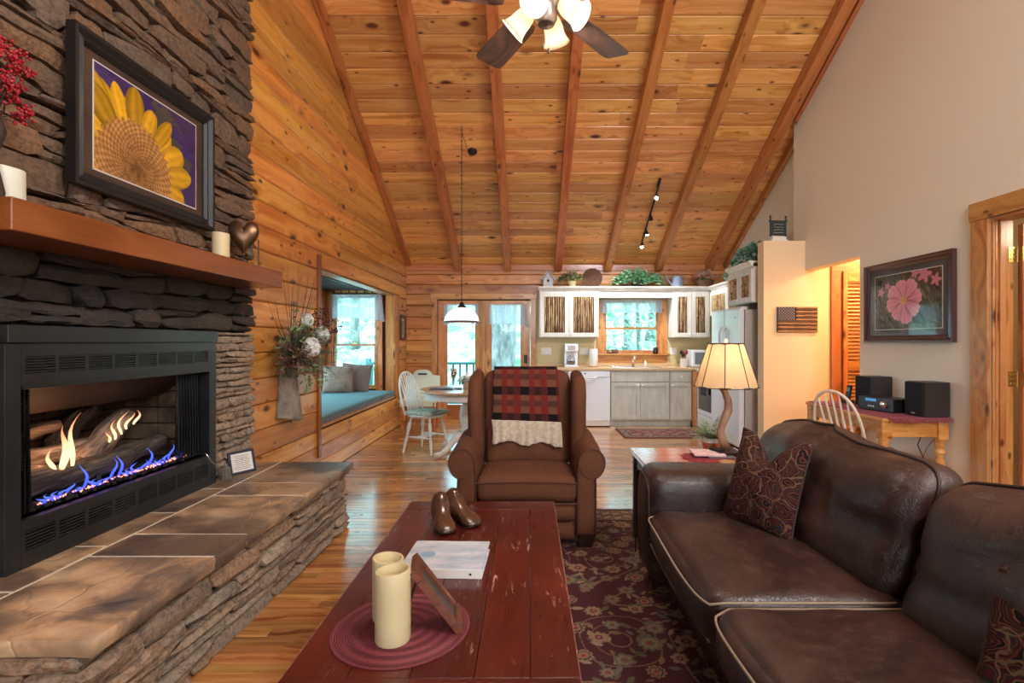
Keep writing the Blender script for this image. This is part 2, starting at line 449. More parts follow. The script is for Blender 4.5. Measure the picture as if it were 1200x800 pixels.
o = rest.build('floorboards', M['floor_wood'], fl, rnd=rr); o['kind'] = 'stuff'
random.seed(11)

# ---- ceiling: planks across the room on the slope seen, rafters below them
k_ = math.sqrt(1+SL*SL); yd = (0, -1/k_, SL/k_)
cb = MB()
def slopebox(mb, x0, x1, ya, yb, t0, t1):
    """slab between heights t0..t1 above the ceiling plane, from ya to yb (ya<yb, both >= ridge)"""
    vs = []
    for yy in (ya, yb):
        for xx in (x0, x1):
            for t in (t0, t1): vs.append((xx, yy, zc(yy)+t))
    mb.add(vs, [(0,1,3,2),(4,6,7,5),(0,4,5,1),(2,3,7,6),(0,2,6,4),(1,5,7,3)]); return mb
slopebox(cb, -2.2, 3.45, YR-.02, 8.62, .022, .12)
ceil = struct('ceiling', cb, M['gap'])
PC = .182; s_ = 0; total = (YB-YR)*k_
row = 0
while s_ < total-.01:
    w = min(PC, total-s_)
    org = Vector((0, YB, Z0C)) + Vector(yd)*s_
    x = XL
    first = random.choice([.9, 1.6, 2.4, 3.1, 3.8])
    while x < XK-.01:
        x1 = min(x+first, XK)
        if XK-x1 < .3: x1 = XK
        # planks stop at the trim on the lower right wall where the wall is nearer
        board(frame_M(org, (1,0,0), yd), x+.001, x1-.001, w-.004, .02, M['pine_ceiling'], ceil, 'ceiling_plank', b=.008)
        x = x1; first = random.uniform(1.7, 3.4)
    s_ += PC; row += 1
# the other slope, behind the camera
mb = MB(); vs = []
for yy in (YR+.02, -3.6):
    for xx in (-2.2, 3.45):
        for t in (.0, .12): vs.append((xx, yy, zc(yy)+t))
mb.add(vs, [(0,1,3,2),(4,6,7,5),(0,4,5,1),(2,3,7,6),(0,2,6,4),(1,5,7,3)])
struct('ceiling', mb, M['pine_ceiling'], rnd=.5)
def beam(x, w, d, ya, yb, name, par, m=M['pine_beam'], off=0.0):
    L = (yb-ya)*k_/2; yc = (ya+yb)/2
    mb = MB().box(-L, L, -w/2, w/2, -d, 0)
    o = mb.build(name, m, par, bev=.006, rnd=random.random())
    # local x down the slope, z up out of the ceiling
    X = Vector((0, 1/k_, -SL/k_)); Z = Vector((0, SL/k_, 1/k_)); Y = Z.cross(X)
    o.matrix_local = Matrix(((X.x,Y.x,Z.x,x),(X.y,Y.y,Z.y,yc),(X.z,Y.z,Z.z,zc(yc)+off),(0,0,0,1)))
    return o
for x in (-1.165, -.35, .48, 1.30, 2.13, 2.96):
    b_ = beam(x, .115, .15, YR, YB-.02, 'rafter', ceil)
beam(XL+.05, .09, .05, 3.0, YB-.02, 'edge_trim', ceil)
beam(XR-.02, .05, .12, 2.6, 5.95, 'edge_trim', ceil)
beam(XK-.03, .05, .10, 6.02, YB-.02, 'edge_trim', ceil)
# ridge beam
box('ridge_beam', M['pine_beam'], XL, XR, YR-.07, YR+.07, zc(YR)-.26, zc(YR)-.06, parent=ceil, rnd=.3)

# ---- left wall: pine boards; chimney and bay window interrupt them
BAY0, BAY1, BZ0, BZ1 = 4.98, 7.95, .50, 2.02
wlm = MB()
wlm.box(XL-.16, XL-.021, 3.2, BAY0-.02, -.02, 5.3)
wlm.box(XL-.16, XL-.021, BAY1+.03, YB+.15, -.02, 2.8)
wlm.box(XL-.16, XL-.021, BAY0-.02, BAY1+.03, BZ1+.03, 4.45)
wlm.box(XL-.16, XL-.021, BAY0-.02, BAY1+.03, -.02, BZ0-.06)
wlm.box(XL-.16, XL-.021, -3.6, 1.35, -.02, 5.6)
wlm.box(XL-.75, XL-.021, 1.35, 3.2, 2.3, 5.7)
wall_l = struct('wall_left', wlm, M['gap'])
MW = .187
def wall_rows(M0, spans_of, m, par, z0=0, z1=5.0, h=MW, zc_clip=None, jl=(1.6, 3.2), name='board'):
    z = z0
    while z < z1-.01:
        hh = min(h, z1-z)
        for (a, b) in spans_of(z, z+hh):
            x = a
            while x < b-.01:
                x1 = min(x+random.uniform(*jl), b)
                if b-x1 < .35: x1 = b
                cut = 0; e = x1
                if zc_clip:
                    lim0 = zc_clip(z); lim1 = zc_clip(z+hh)
                    if x1 > lim1:
                        if x >= lim0-.05: break
                        e = min(x1, lim0)
                        cut = lim1-e if e >= lim1 else 0
                        x1 = b
                if e-x > .03:
                    board(M0 @ Matrix.Translation((0, z, 0)), x+.001, e-.001, hh-.004, .02, m, par, name, cut1=cut)
                x = x1
        z += h
def left_spans(za, zb):
    zm = (za+zb)/2
    if zm > BZ1+.1 or zm < BZ0-.1: return [(3.3, YB)]
    return [(3.3, BAY0), (BAY1, YB)]
ML = frame_M((XL, 0, 0), (0,1,0), (0,0,1))
wall_rows(ML, lambda a, b: [(3.3, YB)], M['pine_wall'], wall_l, 0, BZ0-.05, h=.1495)
wall_rows(ML, lambda a, b: [(3.3, BAY0-.0), (BAY1, YB)], M['pine_wall'], wall_l, BZ0-.05, BZ1, h=.1963)
wall_rows(ML, lambda a, b: [(3.3, YB)], M['pine_wall'], wall_l, BZ1, 5.1, zc_clip=lambda z: YB-(z-Z0C)/SL if z > Z0C else YB)

# ---- back wall: pine boards on the dining side and above the cabinets, paint behind the kitchen
DX0, DX1, DZ1 = -1.52, .02, 2.0        # french door opening
KX0, KX1, KZ0, KZ1 = 1.235, 2.175, 1.12, 2.02      # kitchen window opening
bw = MB()
bw.box(-2.2, DX0, YB+.021, YB+.16, -.02, 2.75); bw.box(DX0, DX1, YB+.021, YB+.16, DZ1, 2.75)
bw.box(DX1, KX0, YB+.021, YB+.16, -.02, 2.75); bw.box(KX0, KX1, YB+.021, YB+.16, -.02, KZ0); bw.box(KX0, KX1, YB+.021, YB+.16, KZ1, 2.75)
bw.box(KX1, 5.0, YB+.021, YB+.16, -.02, 2.75)
wall_b = struct('wall_back', bw, M['gap'])
MBk = frame_M((0, YB, 0), (1,0,0), (0,0,1))
wall_rows(MBk, lambda a, b: [(XL, DX0-.09)], M['pine_back'], wall_b, 0, 2.106, h=.1915)
wall_rows(MBk, lambda a, b: [(XL, XK)], M['pine_back'], wall_b, 2.106, Z0C+.01, h=.163)
box('header_trim', M['pine_trim'], XL, XK, YB-.035, YB-.001, Z0C-.10, Z0C-.005, parent=wall_b, bev=.004, rnd=.4)
kp = MB().box(DX1+.095, KX0, YB, YB+.02, 0, 2.11).box(KX0, KX1, YB, YB+.02, 0, KZ0).box(KX0, KX1, YB, YB+.02, KZ1, 2.11).box(KX1, XK, YB, YB+.02, 0, 2.11)
struct('kitchen_plaster', kp, M['kitchen_paint'], wall_b)

# ---- right wall, the half-height partition, the hall behind the opening
wr = MB()
PY0, PY1, PX0, PZ = 5.75, 5.90, 2.635, 2.45
OZ = 2.12
DY0, DY1, DZR = 2.35, 3.44, 2.15     # bedroom door in the right wall
wr.box(XR, XR+.13, -3.6, DY0, 0, zc(-3.6)+0)
wr.box(XR, XR+.13, DY0, DY1, DZR, 4.0)
wr.box(XR, XR+.13, DY1, 4.80, 0, 4.0)
wr.box(XR, XR+.13, 4.80, 6.0, OZ, 4.0)
# gable part above 4 m, following the roof
vs = []
for xx in (XR, XR+.13):
    vs += [(xx, -3.6, zc(-3.6)), (xx, -3.6+.01, zc(-3.6)), (xx, YR, zc(YR)), (xx, 6.0, zc(6.0)), (xx, 5.85, 4.0), (xx, DY0, 4.0), (xx, DY0-.01, zc(-3.6))]
mbg = MB()
poly = [(-3.6, 2.0), (-3.6, zc(-3.6)+.03), (YR, zc(YR)+.03), (6.0, zc(6.0)+.03), (6.0, 3.9), (-3.6+.01, 1.99)]
Mg = Matrix(((0,0,1,XR),(1,0,0,0),(0,1,0,0),(0,0,0,1)))
wall_r = MB()
def wpoly(mb, pts, x, t): 
    mb.prism(pts, Matrix(((0,0,1,x),(1,0,0,0),(0,1,0,0),(0,0,0,1))), t)
wpoly(wall_r, [(-3.6,0),(DY0,0),(DY0,DZR),(DY0,zc(DY0)),(-3.6,zc(-3.6))], XR, .13)
wpoly(wall_r, [(DY0,DZR),(DY1,DZR),(DY1,zc(DY1)),(YR,zc(YR)),(DY0,zc(DY0))], XR, .13)
wpoly(wall_r, [(DY1,0),(4.80,0),(4.80,zc(4.80)),(DY1,zc(DY1))], XR, .13)
wpoly(wall_r, [(4.80,OZ),(6.0,OZ),(6.0,zc(6.0)),(4.80,zc(4.80))], XR, .13)
wall_right = struct('wall_right', wall_r, M['wall_paint'])
part = struct('wall_partition', MB().box(PX0, 5.0, PY0, PY1, 0, PZ), M['wall_tan'])
kr = MB(); wpoly(kr, [(5.9,0),(YB+.1,0),(YB+.1,zc(YB+.1)+.02),(5.9,zc(5.9)+.02)], XK, .12)
struct('wall_kitchen_right', kr, M['wall_paint'])
struct('wall_hall', MB().box(4.9, 5.0, 3.5, 5.8, 0, 2.6).box(XR+.13, 5.0, 4.68, 4.80, 0, 2.6), M['wall_tan'])
struct('ceiling_hall', MB().box(XR+.13, 5.0, 4.70, PY0, 2.42, 2.5), M['plain_white'])
# bedroom beyond the right door
struct('wall_bedroom', MB().box(4.7, 4.8, 1.0, 4.6, 0, 2.6).box(XR+.13, 4.8, 4.55, 4.66, 0, 2.6).box(XR+.13, 4.8, .9, 1.0, 0, 2.6), M['wall_tan'])
struct('ceiling_bedroom', MB().box(XR+.13, 4.8, .9, 4.66, 2.55, 2.65), M['plain_white'])
# rear wall behind the camera
rw = MB(); rw.prism([(-2.2,0),(3.3,0),(3.3,zc(-3.6)+.1),(-2.2,zc(-3.6)+.1)], Matrix(((1,0,0,0),(0,0,-1,-3.5),(0,1,0,0),(0,0,0,1))), .1)
struct('wall_rear', rw, M['wall_paint'])

# ---- trim
def trim(name, x0,x1,y0,y1,z0,z1, m='pine_trim', par=None, b=.004):
    mb = MB().box(x0,x1,y0,y1,z0,z1)
    dims = (x1-x0, y1-y0, z1-z0); ax = dims.index(max(dims))
    c = ((x0+x1)/2, (y0+y1)/2, (z0+z1)/2)
    d = [v/2 for v in dims]
    if ax == 0: o = MB().box(-d[0],d[0],-d[1],d[1],-d[2],d[2]); rot = (0,0,0)
    elif ax == 1: o = MB().box(-d[1],d[1],-d[0],d[0],-d[2],d[2]); rot = (0,0,PI/2)
    else: o = MB().box(-d[2],d[2],-d[1],d[1],-d[0],d[0]); rot = (0,-PI/2,0)
    ob = o.build(name, M[m], par, bev=b, rnd=random.random(), loc=c, rot=rot)
    if not par: ob['kind'] = 'structure'
    return ob
trim('baseboard_back', XL+.002, DX0-.1, YB-.018, YB-.002, 0, .10)
# french doors
def empt(name, kind=None):
    o = bpy.data.objects.new(name, None); lk(o)
    if kind: o['kind'] = kind
    return o
t1 = empt('trim_1', 'structure')
trim('casing', DX0-.095, DX0, YB-.025, YB-.002, 0, 2.02, 'door_trim', t1)
trim('casing', DX1, DX1+.095, YB-.025, YB-.002, 0, 2.02, 'door_trim', t1)
trim('head_casing', DX0-.11, DX1+.11, YB-.03, YB-.002, 2.02, 2.115, 'door_trim', t1)
def french(name, x0, x1, gx0, gx1, gz0=.26, gz1=1.94):
    d = empt(name, 'structure')
    ya, yb = YB+.01, YB+.055
    trim('stile', x0, gx0, ya, yb, .02, 2.0, 'door_trim', d); trim('stile', gx1, x1, ya, yb, .02, 2.0, 'door_trim', d)
    trim('rail', gx0, gx1, ya, yb, gz1, 2.0, 'door_trim', d); trim('rail', gx0, gx1, ya, yb, .02, gz0, 'door_trim', d)
    box('glass_pane', M['glass'], gx0, gx1, YB+.028, YB+.034, gz0, gz1, parent=d)
    bd = MB()
    for (a,b_,c_,e) in ((gx0,gx0+.012,gz0,gz1),(gx1-.012,gx1,gz0,gz1),(gx0,gx1,gz0,gz0+.012),(gx0,gx1,gz1-.012,gz1)): bd.box(a,b_,ya-.006,ya+.01,c_,e)
    bd.build('glazing_bead', M['door_trim'], d, rnd=.2)
    return d
dl = french('door_1', -1.515, -.755, -1.365, -.885)
dr = french('door_2', -.745, .015, -.63, -.13)
trim('center_astragal', -.765, -.735, YB-.008, YB+.012, .02, 2.0, 'door_trim', dr)
MB().box(-.085,-.03,YB-.018,YB+.008,.96,1.10).build('keypad_lock', M['black'], dr, bev=.006)
kb = MB().lathe([(.0,0),(.026,.004),(.03,.02),(.026,.035),(.014,.042),(.012,.058)], 14, M=Matrix.Translation((-.058,YB-.05,.87)) @ Matrix.Rotation(-PI/2,4,'X'), cap=False)
kb.build('door_knob', M['black'], dr, smooth=60)
trim('threshold', DX0, DX1, YB-.04, YB+.15, 0, .02, 'door_trim', t1)

# kitchen window
w1 = empt('window_1', 'structure')
trim('casing', KX0-.11, KX0, YB-.022, YB-.001, KZ0-.0, KZ1, 'pine_trim', w1)
trim('casing', KX1, KX1+.115, YB-.022, YB-.001, KZ0, KZ1, 'pine_trim', w1)
trim('sill', KX0-.13, KX1+.14, YB-.07, YB+.02, KZ0-.03, KZ0, 'pine_trim', w1)
trim('apron', KX0-.11, KX1+.115, YB-.02, YB-.001, .93, KZ0-.03, 'pine_trim', w1)
def dh_window(par, M0, x0, x1, z0, z1, zm, m='door_trim', s=.035):
    """double-hung sashes in a local xz plane (y=depth)"""
    def bx(n, a,b,c,d,e,f, mm=None):
        mb = MB().box(a,b,c,d,e,f)
        for i,v in enumerate(mb.v): mb.v[i] = tuple(M0 @ Vector(v))
        return mb.build(n, mm or M[m], par, rnd=random.random())
    def sash(y, a, b):
        bx('sash_stile', x0, x0+s, y, y+.03, a, b); bx('sash_stile', x1-s, x1, y, y+.03, a, b)
        bx('sash_rail', x0+s, x1-s, y, y+.03, a, a+s); bx('sash_rail', x0+s, x1-s, y, y+.03, b-s, b)
        bx('glass_pane', x0+s, x1-s, y+.012, y+.018, a+s, b-s, M['glass'])
    sash(.035, z0, zm+.018); sash(.068, zm-.018, z1)
    mb = MB().box((x0+x1)/2-.03, (x0+x1)/2+.03, .02, .04, zm+.012, zm+.03)
    for i,v in enumerate(mb.v): mb.v[i] = tuple(M0 @ Vector(v))
    mb.build('sash_lock', M['brass'], par)
    fr = MB().box(x0-.02,x0,0,.12,z0-.02,z1+.02).box(x1,x1+.02,0,.12,z0-.02,z1+.02).box(x0,x1,0,.12,z0-.02,z0).box(x0,x1,0,.12,z1,z1+.02)
    for i,v in enumerate(fr.v): fr.v[i] = tuple(M0 @ Vector(v))
    fr.build('window_frame', M[m], par, rnd=.6)
dh_window(w1, Matrix.Translation((0, YB, 0)), KX0+.02, KX1-.02, KZ0+.02, KZ1-.02, 1.54)

# ---- bay window
bay = empt('window_2', 'structure')
BX = -3.10; FY = 7.80
fx0, fx1 = -2.98, -2.33
sh = MB()
sh.box(BX-.1, BX, BAY0-.1, 5.25, .3, 2.2).box(BX-.1, BX, 7.5, FY+.1, .3, 2.2).box(BX-.1, BX, 5.25, 7.5, .3, .62).box(BX-.1, BX, 5.25, 7.5, 2.0, 2.2)
sh.box(BX-.1, XL-.16, BAY0-.12, BAY0-.02, .3, 2.2)
sh.box(BX-.1, XL-.022, BAY0-.12, FY+.1, 2.10, 2.2)
sh.box(BX-.1, XL-.022, BAY0-.12, FY+.1, .25, BZ0-.005)
sh.box(BX-.1, fx0-.02, FY, FY+.12, .3, 2.2).box(fx1+.02, XL-.16, FY, FY+.12, .3, 2.2).box(fx0-.02, fx1+.02, FY, FY+.12, .3, .60).box(fx0-.02, fx1+.02, FY, FY+.12, 2.04, 2.2)
sh.build('bay_shell', M['gap'], bay)
# linings: narrow boards of pine on the end wall, pale planks on the soffit
M['soffit'] = wood('soffit_white', srgb(236,238,238), srgb(226,228,228), srgb(210,208,204), srgb(150,140,130), .3, .6, knots=.04, vary=.15)
xx = BX+.001
while xx < XL-.03:
    x1 = min(xx+.118, XL-.021)
    for (a, b) in ([(2.06, 2.099)] if (x1 > fx0-.10 and xx < fx1+.10) else [(BZ0, 2.099)]):
        board(frame_M((x1, FY-.001, 0), (0,0,1), (-1,0,0)), a, b, x1-xx-.002, .018, M['pine_trim'], bay, 'lining_board')
    xx = x1
yy = BAY0
k = 0
while xx > -9 and k < 9:
    x0_ = BX + k*.118; x1_ = min(x0_+.118, XL-.021)
    if x0_ < XL-.03:
        board(frame_M((x0_, 0, 2.099), (0,1,0), (1,0,0)), BAY0-.018, FY-.02, x1_-x0_-.002, .0, M['soffit'], bay, 'soffit_board')
    k += 1
box('side_panel', M['pine_trim'], BX+.001, BX+.012, 7.5, FY-.02, BZ0, 2.098, parent=bay, rnd=.4)
box('side_panel', M['pine_trim'], BX+.001, BX+.012, BAY0-.018, 5.25, BZ0, 2.098, parent=bay, rnd=.6)
box('seat_board', M['pine_trim'], BX+.001, XL-.0005, BAY0-.018, FY-.02, BZ0-.03, BZ0-.001, parent=bay, rnd=.2)
dh_window(bay, Matrix.Translation((0, FY-.02, 0)), fx0, fx1, .62, 2.02, 1.27)
trim('casing', fx0-.105, fx0-.015, FY-.045, FY-.02, .5, 2.06, 'pine_trim', bay)
trim('casing', fx1+.015, fx1+.105, FY-.045, FY-.02, .5, 2.06, 'pine_trim', bay)
dh_window(bay, Matrix.Translation((BX, 0, 0)) @ Matrix.Rotation(PI/2, 4, 'Z'), 5.27, 6.36, .64, 1.98, 1.27)
dh_window(bay, Matrix.Translation((BX, 0, 0)) @ Matrix.Rotation(PI/2, 4, 'Z'), 6.40, 7.48, .64, 1.98, 1.27)
t2 = empt('trim_2', 'structure')
trim('jamb_board', XL-.15, XL+.018, BAY1, BAY1+.028, BZ0-.06, BZ1, 'pine_trim', t2)
trim('jamb_board', XL-.15, XL+.0, FY+.0, BAY1, BZ0, BZ1, 'pine_trim', t2)
trim('jamb_board', XL-.15, XL+.014, BAY0-.02, BAY0, BZ0-.3, BZ1+.12, 'door_trim', t2)
trim('casing', XL+.001, XL+.024, BAY0-.06, BAY0, .20, BZ1+.14, 'mantel_wood', t2)
trim('head_board', XL-.15, XL+.0, BAY0, BAY1, BZ1, BZ1+.025, 'pine_trim', t2)

# ---- casing and open door of the bedroom, right wall
t3 = empt('trim_3', 'structure')
trim('casing', XR-.022, XR-.001, DY1, DY1+.135, 0, 2.15, 'door_trim', t3)
trim('head_casing', XR-.026, XR-.001, DY0-.14, DY1+.145, 2.15, 2.275, 'door_trim', t3)
trim('casing', XR-.022, XR-.001, DY0-.135, DY0, 0, 2.15, 'door_trim', t3)
trim('jamb', XR-.0, XR+.135, DY1-.022, DY1-.001, 0, 2.15, 'door_trim', t3)
trim('door_stop', XR+.035, XR+.075, DY1-.036, DY1-.022, 0, 2.14, 'door_trim', t3)
trim('door_stop', XR+.012, XR+.022, DY1-.028, DY1-.022, 0, 2.14, 'door_trim', t3)
trim('jamb', XR-.0, XR+.135, DY0, DY1-.022, 2.128, 2.149, 'door_trim', t3)
d3 = empt('door_3', 'structure')
lx = XR+.165; ly0, ly1 = DY1-.056, DY1-.018
for z0_, z1_ in ((.02,.22),(.98,1.12),(1.94,2.10)): trim('rail', lx+.11, lx+.70, ly0, ly1, z0_, z1_, 'door_trim', d3)
trim('stile', lx, lx+.11, ly0, ly1, .02, 2.10, 'door_trim', d3); trim('stile', lx+.70, lx+.81, ly0, ly1, .02, 2.10, 'door_trim', d3)
trim('panel', lx+.11, lx+.70, ly0+.012, ly1-.012, .22, .98, 'pine_trim', d3); trim('panel', lx+.11, lx+.70, ly0+.012, ly1-.012, 1.12, 1.94, 'pine_trim', d3)
for z in (.29, 1.07, 1.90):
    h = MB().box(XR+.098, XR+.142, DY1-.0255, DY1-.0225, z-.05, z+.05).box(lx-.004, lx+.04, ly0-.003, ly0-.0005, z-.05, z+.05).tube([(XR+.152,DY1-.028,z-.052),(XR+.152,DY1-.028,z+.052)], .008, 8)
    hg = h.build('hinge', M['brass'], d3, smooth=40)
    sc_ = MB()
    for dx in (XR+.110, XR+.130):
        for dz in (-.03, 0, .03): sc_.ball((dx, DY1-.0265, z+dz), .004, 6, 4)
    for dx in (lx+.01, lx+.03):
        for dz in (-.03, 0, .03): sc_.ball((dx, ly0-.004, z+dz), .004, 6, 4)
    sc_.build('screws', M['steel'], hg, smooth=60)

# ---- closet door with louvres in the hall
t4 = empt('trim_4', 'structure')
trim('casing', 3.385, 3.50, PY0-.02, PY0-.001, 0, 2.105, 'pine_beam', t4)
trim('head_casing', 3.385, 4.6, PY0-.022, PY0-.001, 2.105, 2.21, 'pine_beam', t4)
d4 = empt('door_4', 'structure')
for q, X0 in enumerate((3.505, 3.965)):
    X1 = X0+.45
    trim('stile', X0, X0+.05, PY0-.045, PY0-.015, .02, 2.10, 'pine_trim', d4); trim('stile', X1-.05, X1, PY0-.045, PY0-.015, .02, 2.10, 'pine_trim', d4)
    for z0_, z1_ in ((.02,.16),(1.0,1.10),(1.99,2.10)): trim('rail', X0+.05, X1-.05, PY0-.045, PY0-.015, z0_, z1_, 'pine_trim', d4)
    for (a, b) in ((.18, .99), (1.12, 1.98)):
        z = a
        while z < b:
            mb = MB().obox(Matrix.Translation(((X0+X1)/2, PY0-.03, z)) @ Matrix.Rotation(R(-38), 4, 'X'), -.175, .175, -.018, .018, -.003, .003)
            mb.build('louvre_slat', M['pine_trim'], d4, rnd=random.random()); z += .0405
# outlets on the walls
def outlet(name, x, z, lab, w=.075, n=1, y=None, ax='y', yy=0):
    t = thing(name, lab, 'outlet')
    if ax == 'y':
        MB().box(x-w/2, x+w/2, YB-.008, YB-.0005, z-.058, z+.058).build('cover_plate', M['plain_white'], t, bev=.003)
        mb = MB()
        for i in range(n):
            cx = x + (i-(n-1)/2)*.046
            for dz in (-.02, .02): mb.box(cx-.012, cx+.012, YB-.011, YB-.007, z+dz-.013, z+dz+.013)
        mb.build('sockets', M['white'], t, bev=.002)
    else:
        MB().box(XL+.0005, XL+.008, yy-.037, yy+.037, z-.058, z+.058).build('cover_plate', M['plain_white'], t, bev=.003)
        MB().box(XL+.007, XL+.011, yy-.012, yy+.012, z-.033, z-.007).box(XL+.007, XL+.011, yy-.012, yy+.012, z+.007, z+.033).build('sockets', M['white'], t, bev=.002)
outlet('outlet', .285, 1.16, 'cream triple switch plate under the left wall cabinet', .17, 3)
outlet('outlet', .91, 1.16, 'cream double outlet plate between the coffee maker and the paper towels', .15, 2)
outlet('outlet', 2.39, 1.16, 'cream outlet plate right of the kitchen window', .12, 2)
outlet('outlet', 0, .33, 'white outlet low on the pine wall behind the dining chair', ax='x', yy=8.2)
# ================================================================ FIREPLACE
CY0, CY1 = 1.30, 3.66; FX = -1.97          # chimney length and mean stone face
IY0, IY1, IZ0, IZ1 = 1.88, 3.15, .453, 1.383   # insert surround
def stone(mb_or_none, quad, M0, depth, m, parent, gap=.0028, nx=4, ny=3, rough=.010, bulge=.02, out=0.0, rndl=None):
    """quad: 4 (u,v) corners counter-clockwise from lower left; face towards +z of M0"""
    (a, b, c, d) = [Vector((q[0], q[1], 0)) for q in quad]
    cen = (a+b+c+d)/4
    def shrink(p):
        e = cen-p; return p + Vector((math.copysign(min(abs(e.x), gap), e.x), math.copysign(min(abs(e.y), gap), e.y), 0))
    a, b, c, d = map(shrink, (a, b, c, d))
    W_ = max((b-a).length, .02); H_ = max((d-a).length, .02); ch = min(W_, H_)
    vs = []; fs = []
    tilt = random.uniform(-.9, .9)*rough; tv = random.uniform(-1, .4)*rough
    cutc = [random.random()*.35 for _ in range(4)]
    for j in range(ny+1):
        for i in range(nx+1):
            u = i/nx; v = j/ny
            p = (a*(1-u)+b*u)*(1-v) + (d*(1-u)+c*u)*v
            edge = (i in (0, nx)) or (j in (0, ny))
            corner = (i in (0, nx)) and (j in (0, ny))
            if corner:
                k = cutc[(i > 0)+2*(j > 0)]*1.2; e = (cen-p); p = p + Vector((math.copysign(min(ch*k*.6, abs(e.x)), e.x), math.copysign(min(ch*k*.4, abs(e.y)), e.y), 0))
            elif edge:
                p = p + Vector((0, random.uniform(-1, 1)*min(.008, ch*.10), 0)) if j in (0, ny) else p + Vector((random.uniform(-1,1)*.005, 0, 0))
            z = out + (0 if edge else bulge*.55) + random.uniform(-1, 1)*rough*.75 + tilt*(u-.5)*2 + tv*(v-.5)*2
            if edge: z -= .003
            vs.append(M0 @ Vector((p.x, p.y, z)))
    for j in range(ny):
        for i in range(nx):
            k = j*(nx+1)+i; fs.append((k, k+1, k+nx+2, k+nx+1))
    ring = [i for i in range(nx+1)] + [(j+1)*(nx+1)-1 for j in range(1, ny+1)] + [ny*(nx+1)+i for i in range(nx-1, -1, -1)] + [j*(nx+1) for j in range(ny-1, 0, -1)]
    n0 = len(vs)
    Mi = M0.inverted()
    for r_ in ring:
        p = Mi @ Vector(vs[r_]); vs.append(M0 @ Vector((p.x, p.y, -depth)))
    for q in range(len(ring)):
        q2 = (q+1) % len(ring); fs.append((ring[q], n0+q, n0+q2, ring[q2]))
    r = random.random() if rndl is None else rndl
    if mb_or_none is not None:
        mb_or_none[0].add([tuple(v) for v in vs], fs); mb_or_none[1] += [r]*len(vs); return
    c3 = M0 @ cen
    mb = MB(); mb.v = [tuple(v-c3) for v in vs]; mb.f = fs
    return mb.build('stone', m, parent, smooth=24, loc=c3, rnd=r)
def ledge(u0, u1, v0, v1, M0, m, parent, hmin, hmax, lmin, lmax, slant=.06, depth=.09, maker=None, **k):
    """rough courses of stones; both the courses and the joints wander"""
    ph = random.random()*50
    def lift(u, v): return 0
    edges = []; v = v0; rows = [v0]
    while v < v1-hmin*.7:
        v += random.uniform(hmin, hmax)
        if v1-v < hmin*.6: v = v1
        rows.append(min(v, v1))
    if rows[-1] < v1-1e-6: rows.append(v1)
    def B(i, u):
        if i == 0: return v0
        if i == len(rows)-1: return v1
        h = min(rows[i]-rows[i-1], rows[i+1]-rows[i])
        return rows[i] + h*slant*6*(noise.noise(Vector((u*1.6+ph, i*3.7, ph)))) 
    for i in range(len(rows)-1):
        u = u0 - random.random()*0; H = rows[i+1]-rows[i]
        while u < u1-1e-4:
            L = random.uniform(lmin, lmax)*(1.0 if H > (hmin+hmax)/2 else 1.15)
            ue = u+L
            if u1-ue < lmin*.6: ue = u1
            sk = 0 if ue >= u1 else random.uniform(-.3, .3)*H
            s0 = getattr(ledge, 'sk', 0) if u > u0 else 0
            q = [(u-s0, B(i, u)), (ue-sk, B(i, ue)), (ue+sk, B(i+1, ue)), (u+s0, B(i+1, u))]
            split = H > .075 and random.random() < .28
            kw = dict(k); kw['out'] = k.get('out', 0)+random.uniform(-.015, .018)
            if split:
                t = random.uniform(.35, .65)
                ml = (q[0][0]*(1-t)+q[3][0]*t, q[0][1]*(1-t)+q[3][1]*t); t2 = min(.8, max(.2, t+random.uniform(-.25, .25)))
                mr = (q[1][0]*(1-t2)+q[2][0]*t2, q[1][1]*(1-t2)+q[2][1]*t2)
                maker([q[0], q[1], mr, ml], M0, m, parent, depth, kw)
                kw = dict(kw); kw['out'] = k.get('out', 0)+random.uniform(-.018, .02)
                maker([ml, mr, q[2], q[3]], M0, m, parent, depth, kw)
            else: maker(q, M0, m, parent, depth, kw)
            ledge.sk = sk; u = ue
acc = [MB(), []]
def mk_single(q, M0, m, parent, depth, kw):
    # stones of the chimney that lie outside the picture stay joined
    far = parent is not None and parent.name.startswith('stone_chimney') and max(c[0] for c in q) < 1.86
    stone(acc if far else None, q, M0, depth, m, parent, **kw)

# ---- chimney stack: named stones where they show, joined above the frame
random.seed(5)
chim = thing('stone_chimney', 'tall dry-stacked brown stone chimney behind the sunflower picture and mantel', 'chimney')
ch = MB()
ch.box(-2.75, FX-.045, CY0, IY0+.02, 0, 5.6).box(-2.75, FX-.045, IY1-.02, CY1-.03, 0, 5.6).box(-2.75, FX-.045, IY0+.02, IY1-.02, IZ1-.02, 5.6).box(-2.75, FX-.045, IY0+.02, IY1-.02, 0, .50)
ch.build('core', M['soot'], chim)
MC = frame_M((FX, 0, 0), (0,1,0), (0,0,1))
ledge(IY1+.006, CY1, .46, 1.38, MC, M['stone_pillar'], chim, .028, .058, .08, .26, maker=mk_single, depth=.08, rough=.008, bulge=.012)
ledge(CY0+.1, IY0-.006, .46, 1.38, MC, M['stone_pillar'], chim, .05, .09, .12, .3, maker=mk_single, depth=.08, rough=.008, bulge=.012)
ledge(CY0, CY1, 1.39, 1.70, MC, M['stone_soot_shade'], chim, .06, .10, .16, .42, maker=mk_single, depth=.08, rough=.010, bulge=.02)
ledge(CY0, CY1, 1.70, 2.62, MC, M['stone_chimney'], chim, .045, .125, .13, .42, slant=.15, maker=mk_single, depth=.08, rough=.012, bulge=.02)
ledge(CY0+.3, CY1, 2.62, 3.72, MC, M['stone_chimney'], chim, .055, .14, .15, .46, slant=.15, maker=mk_single, depth=.08, rough=.012, bulge=.02)
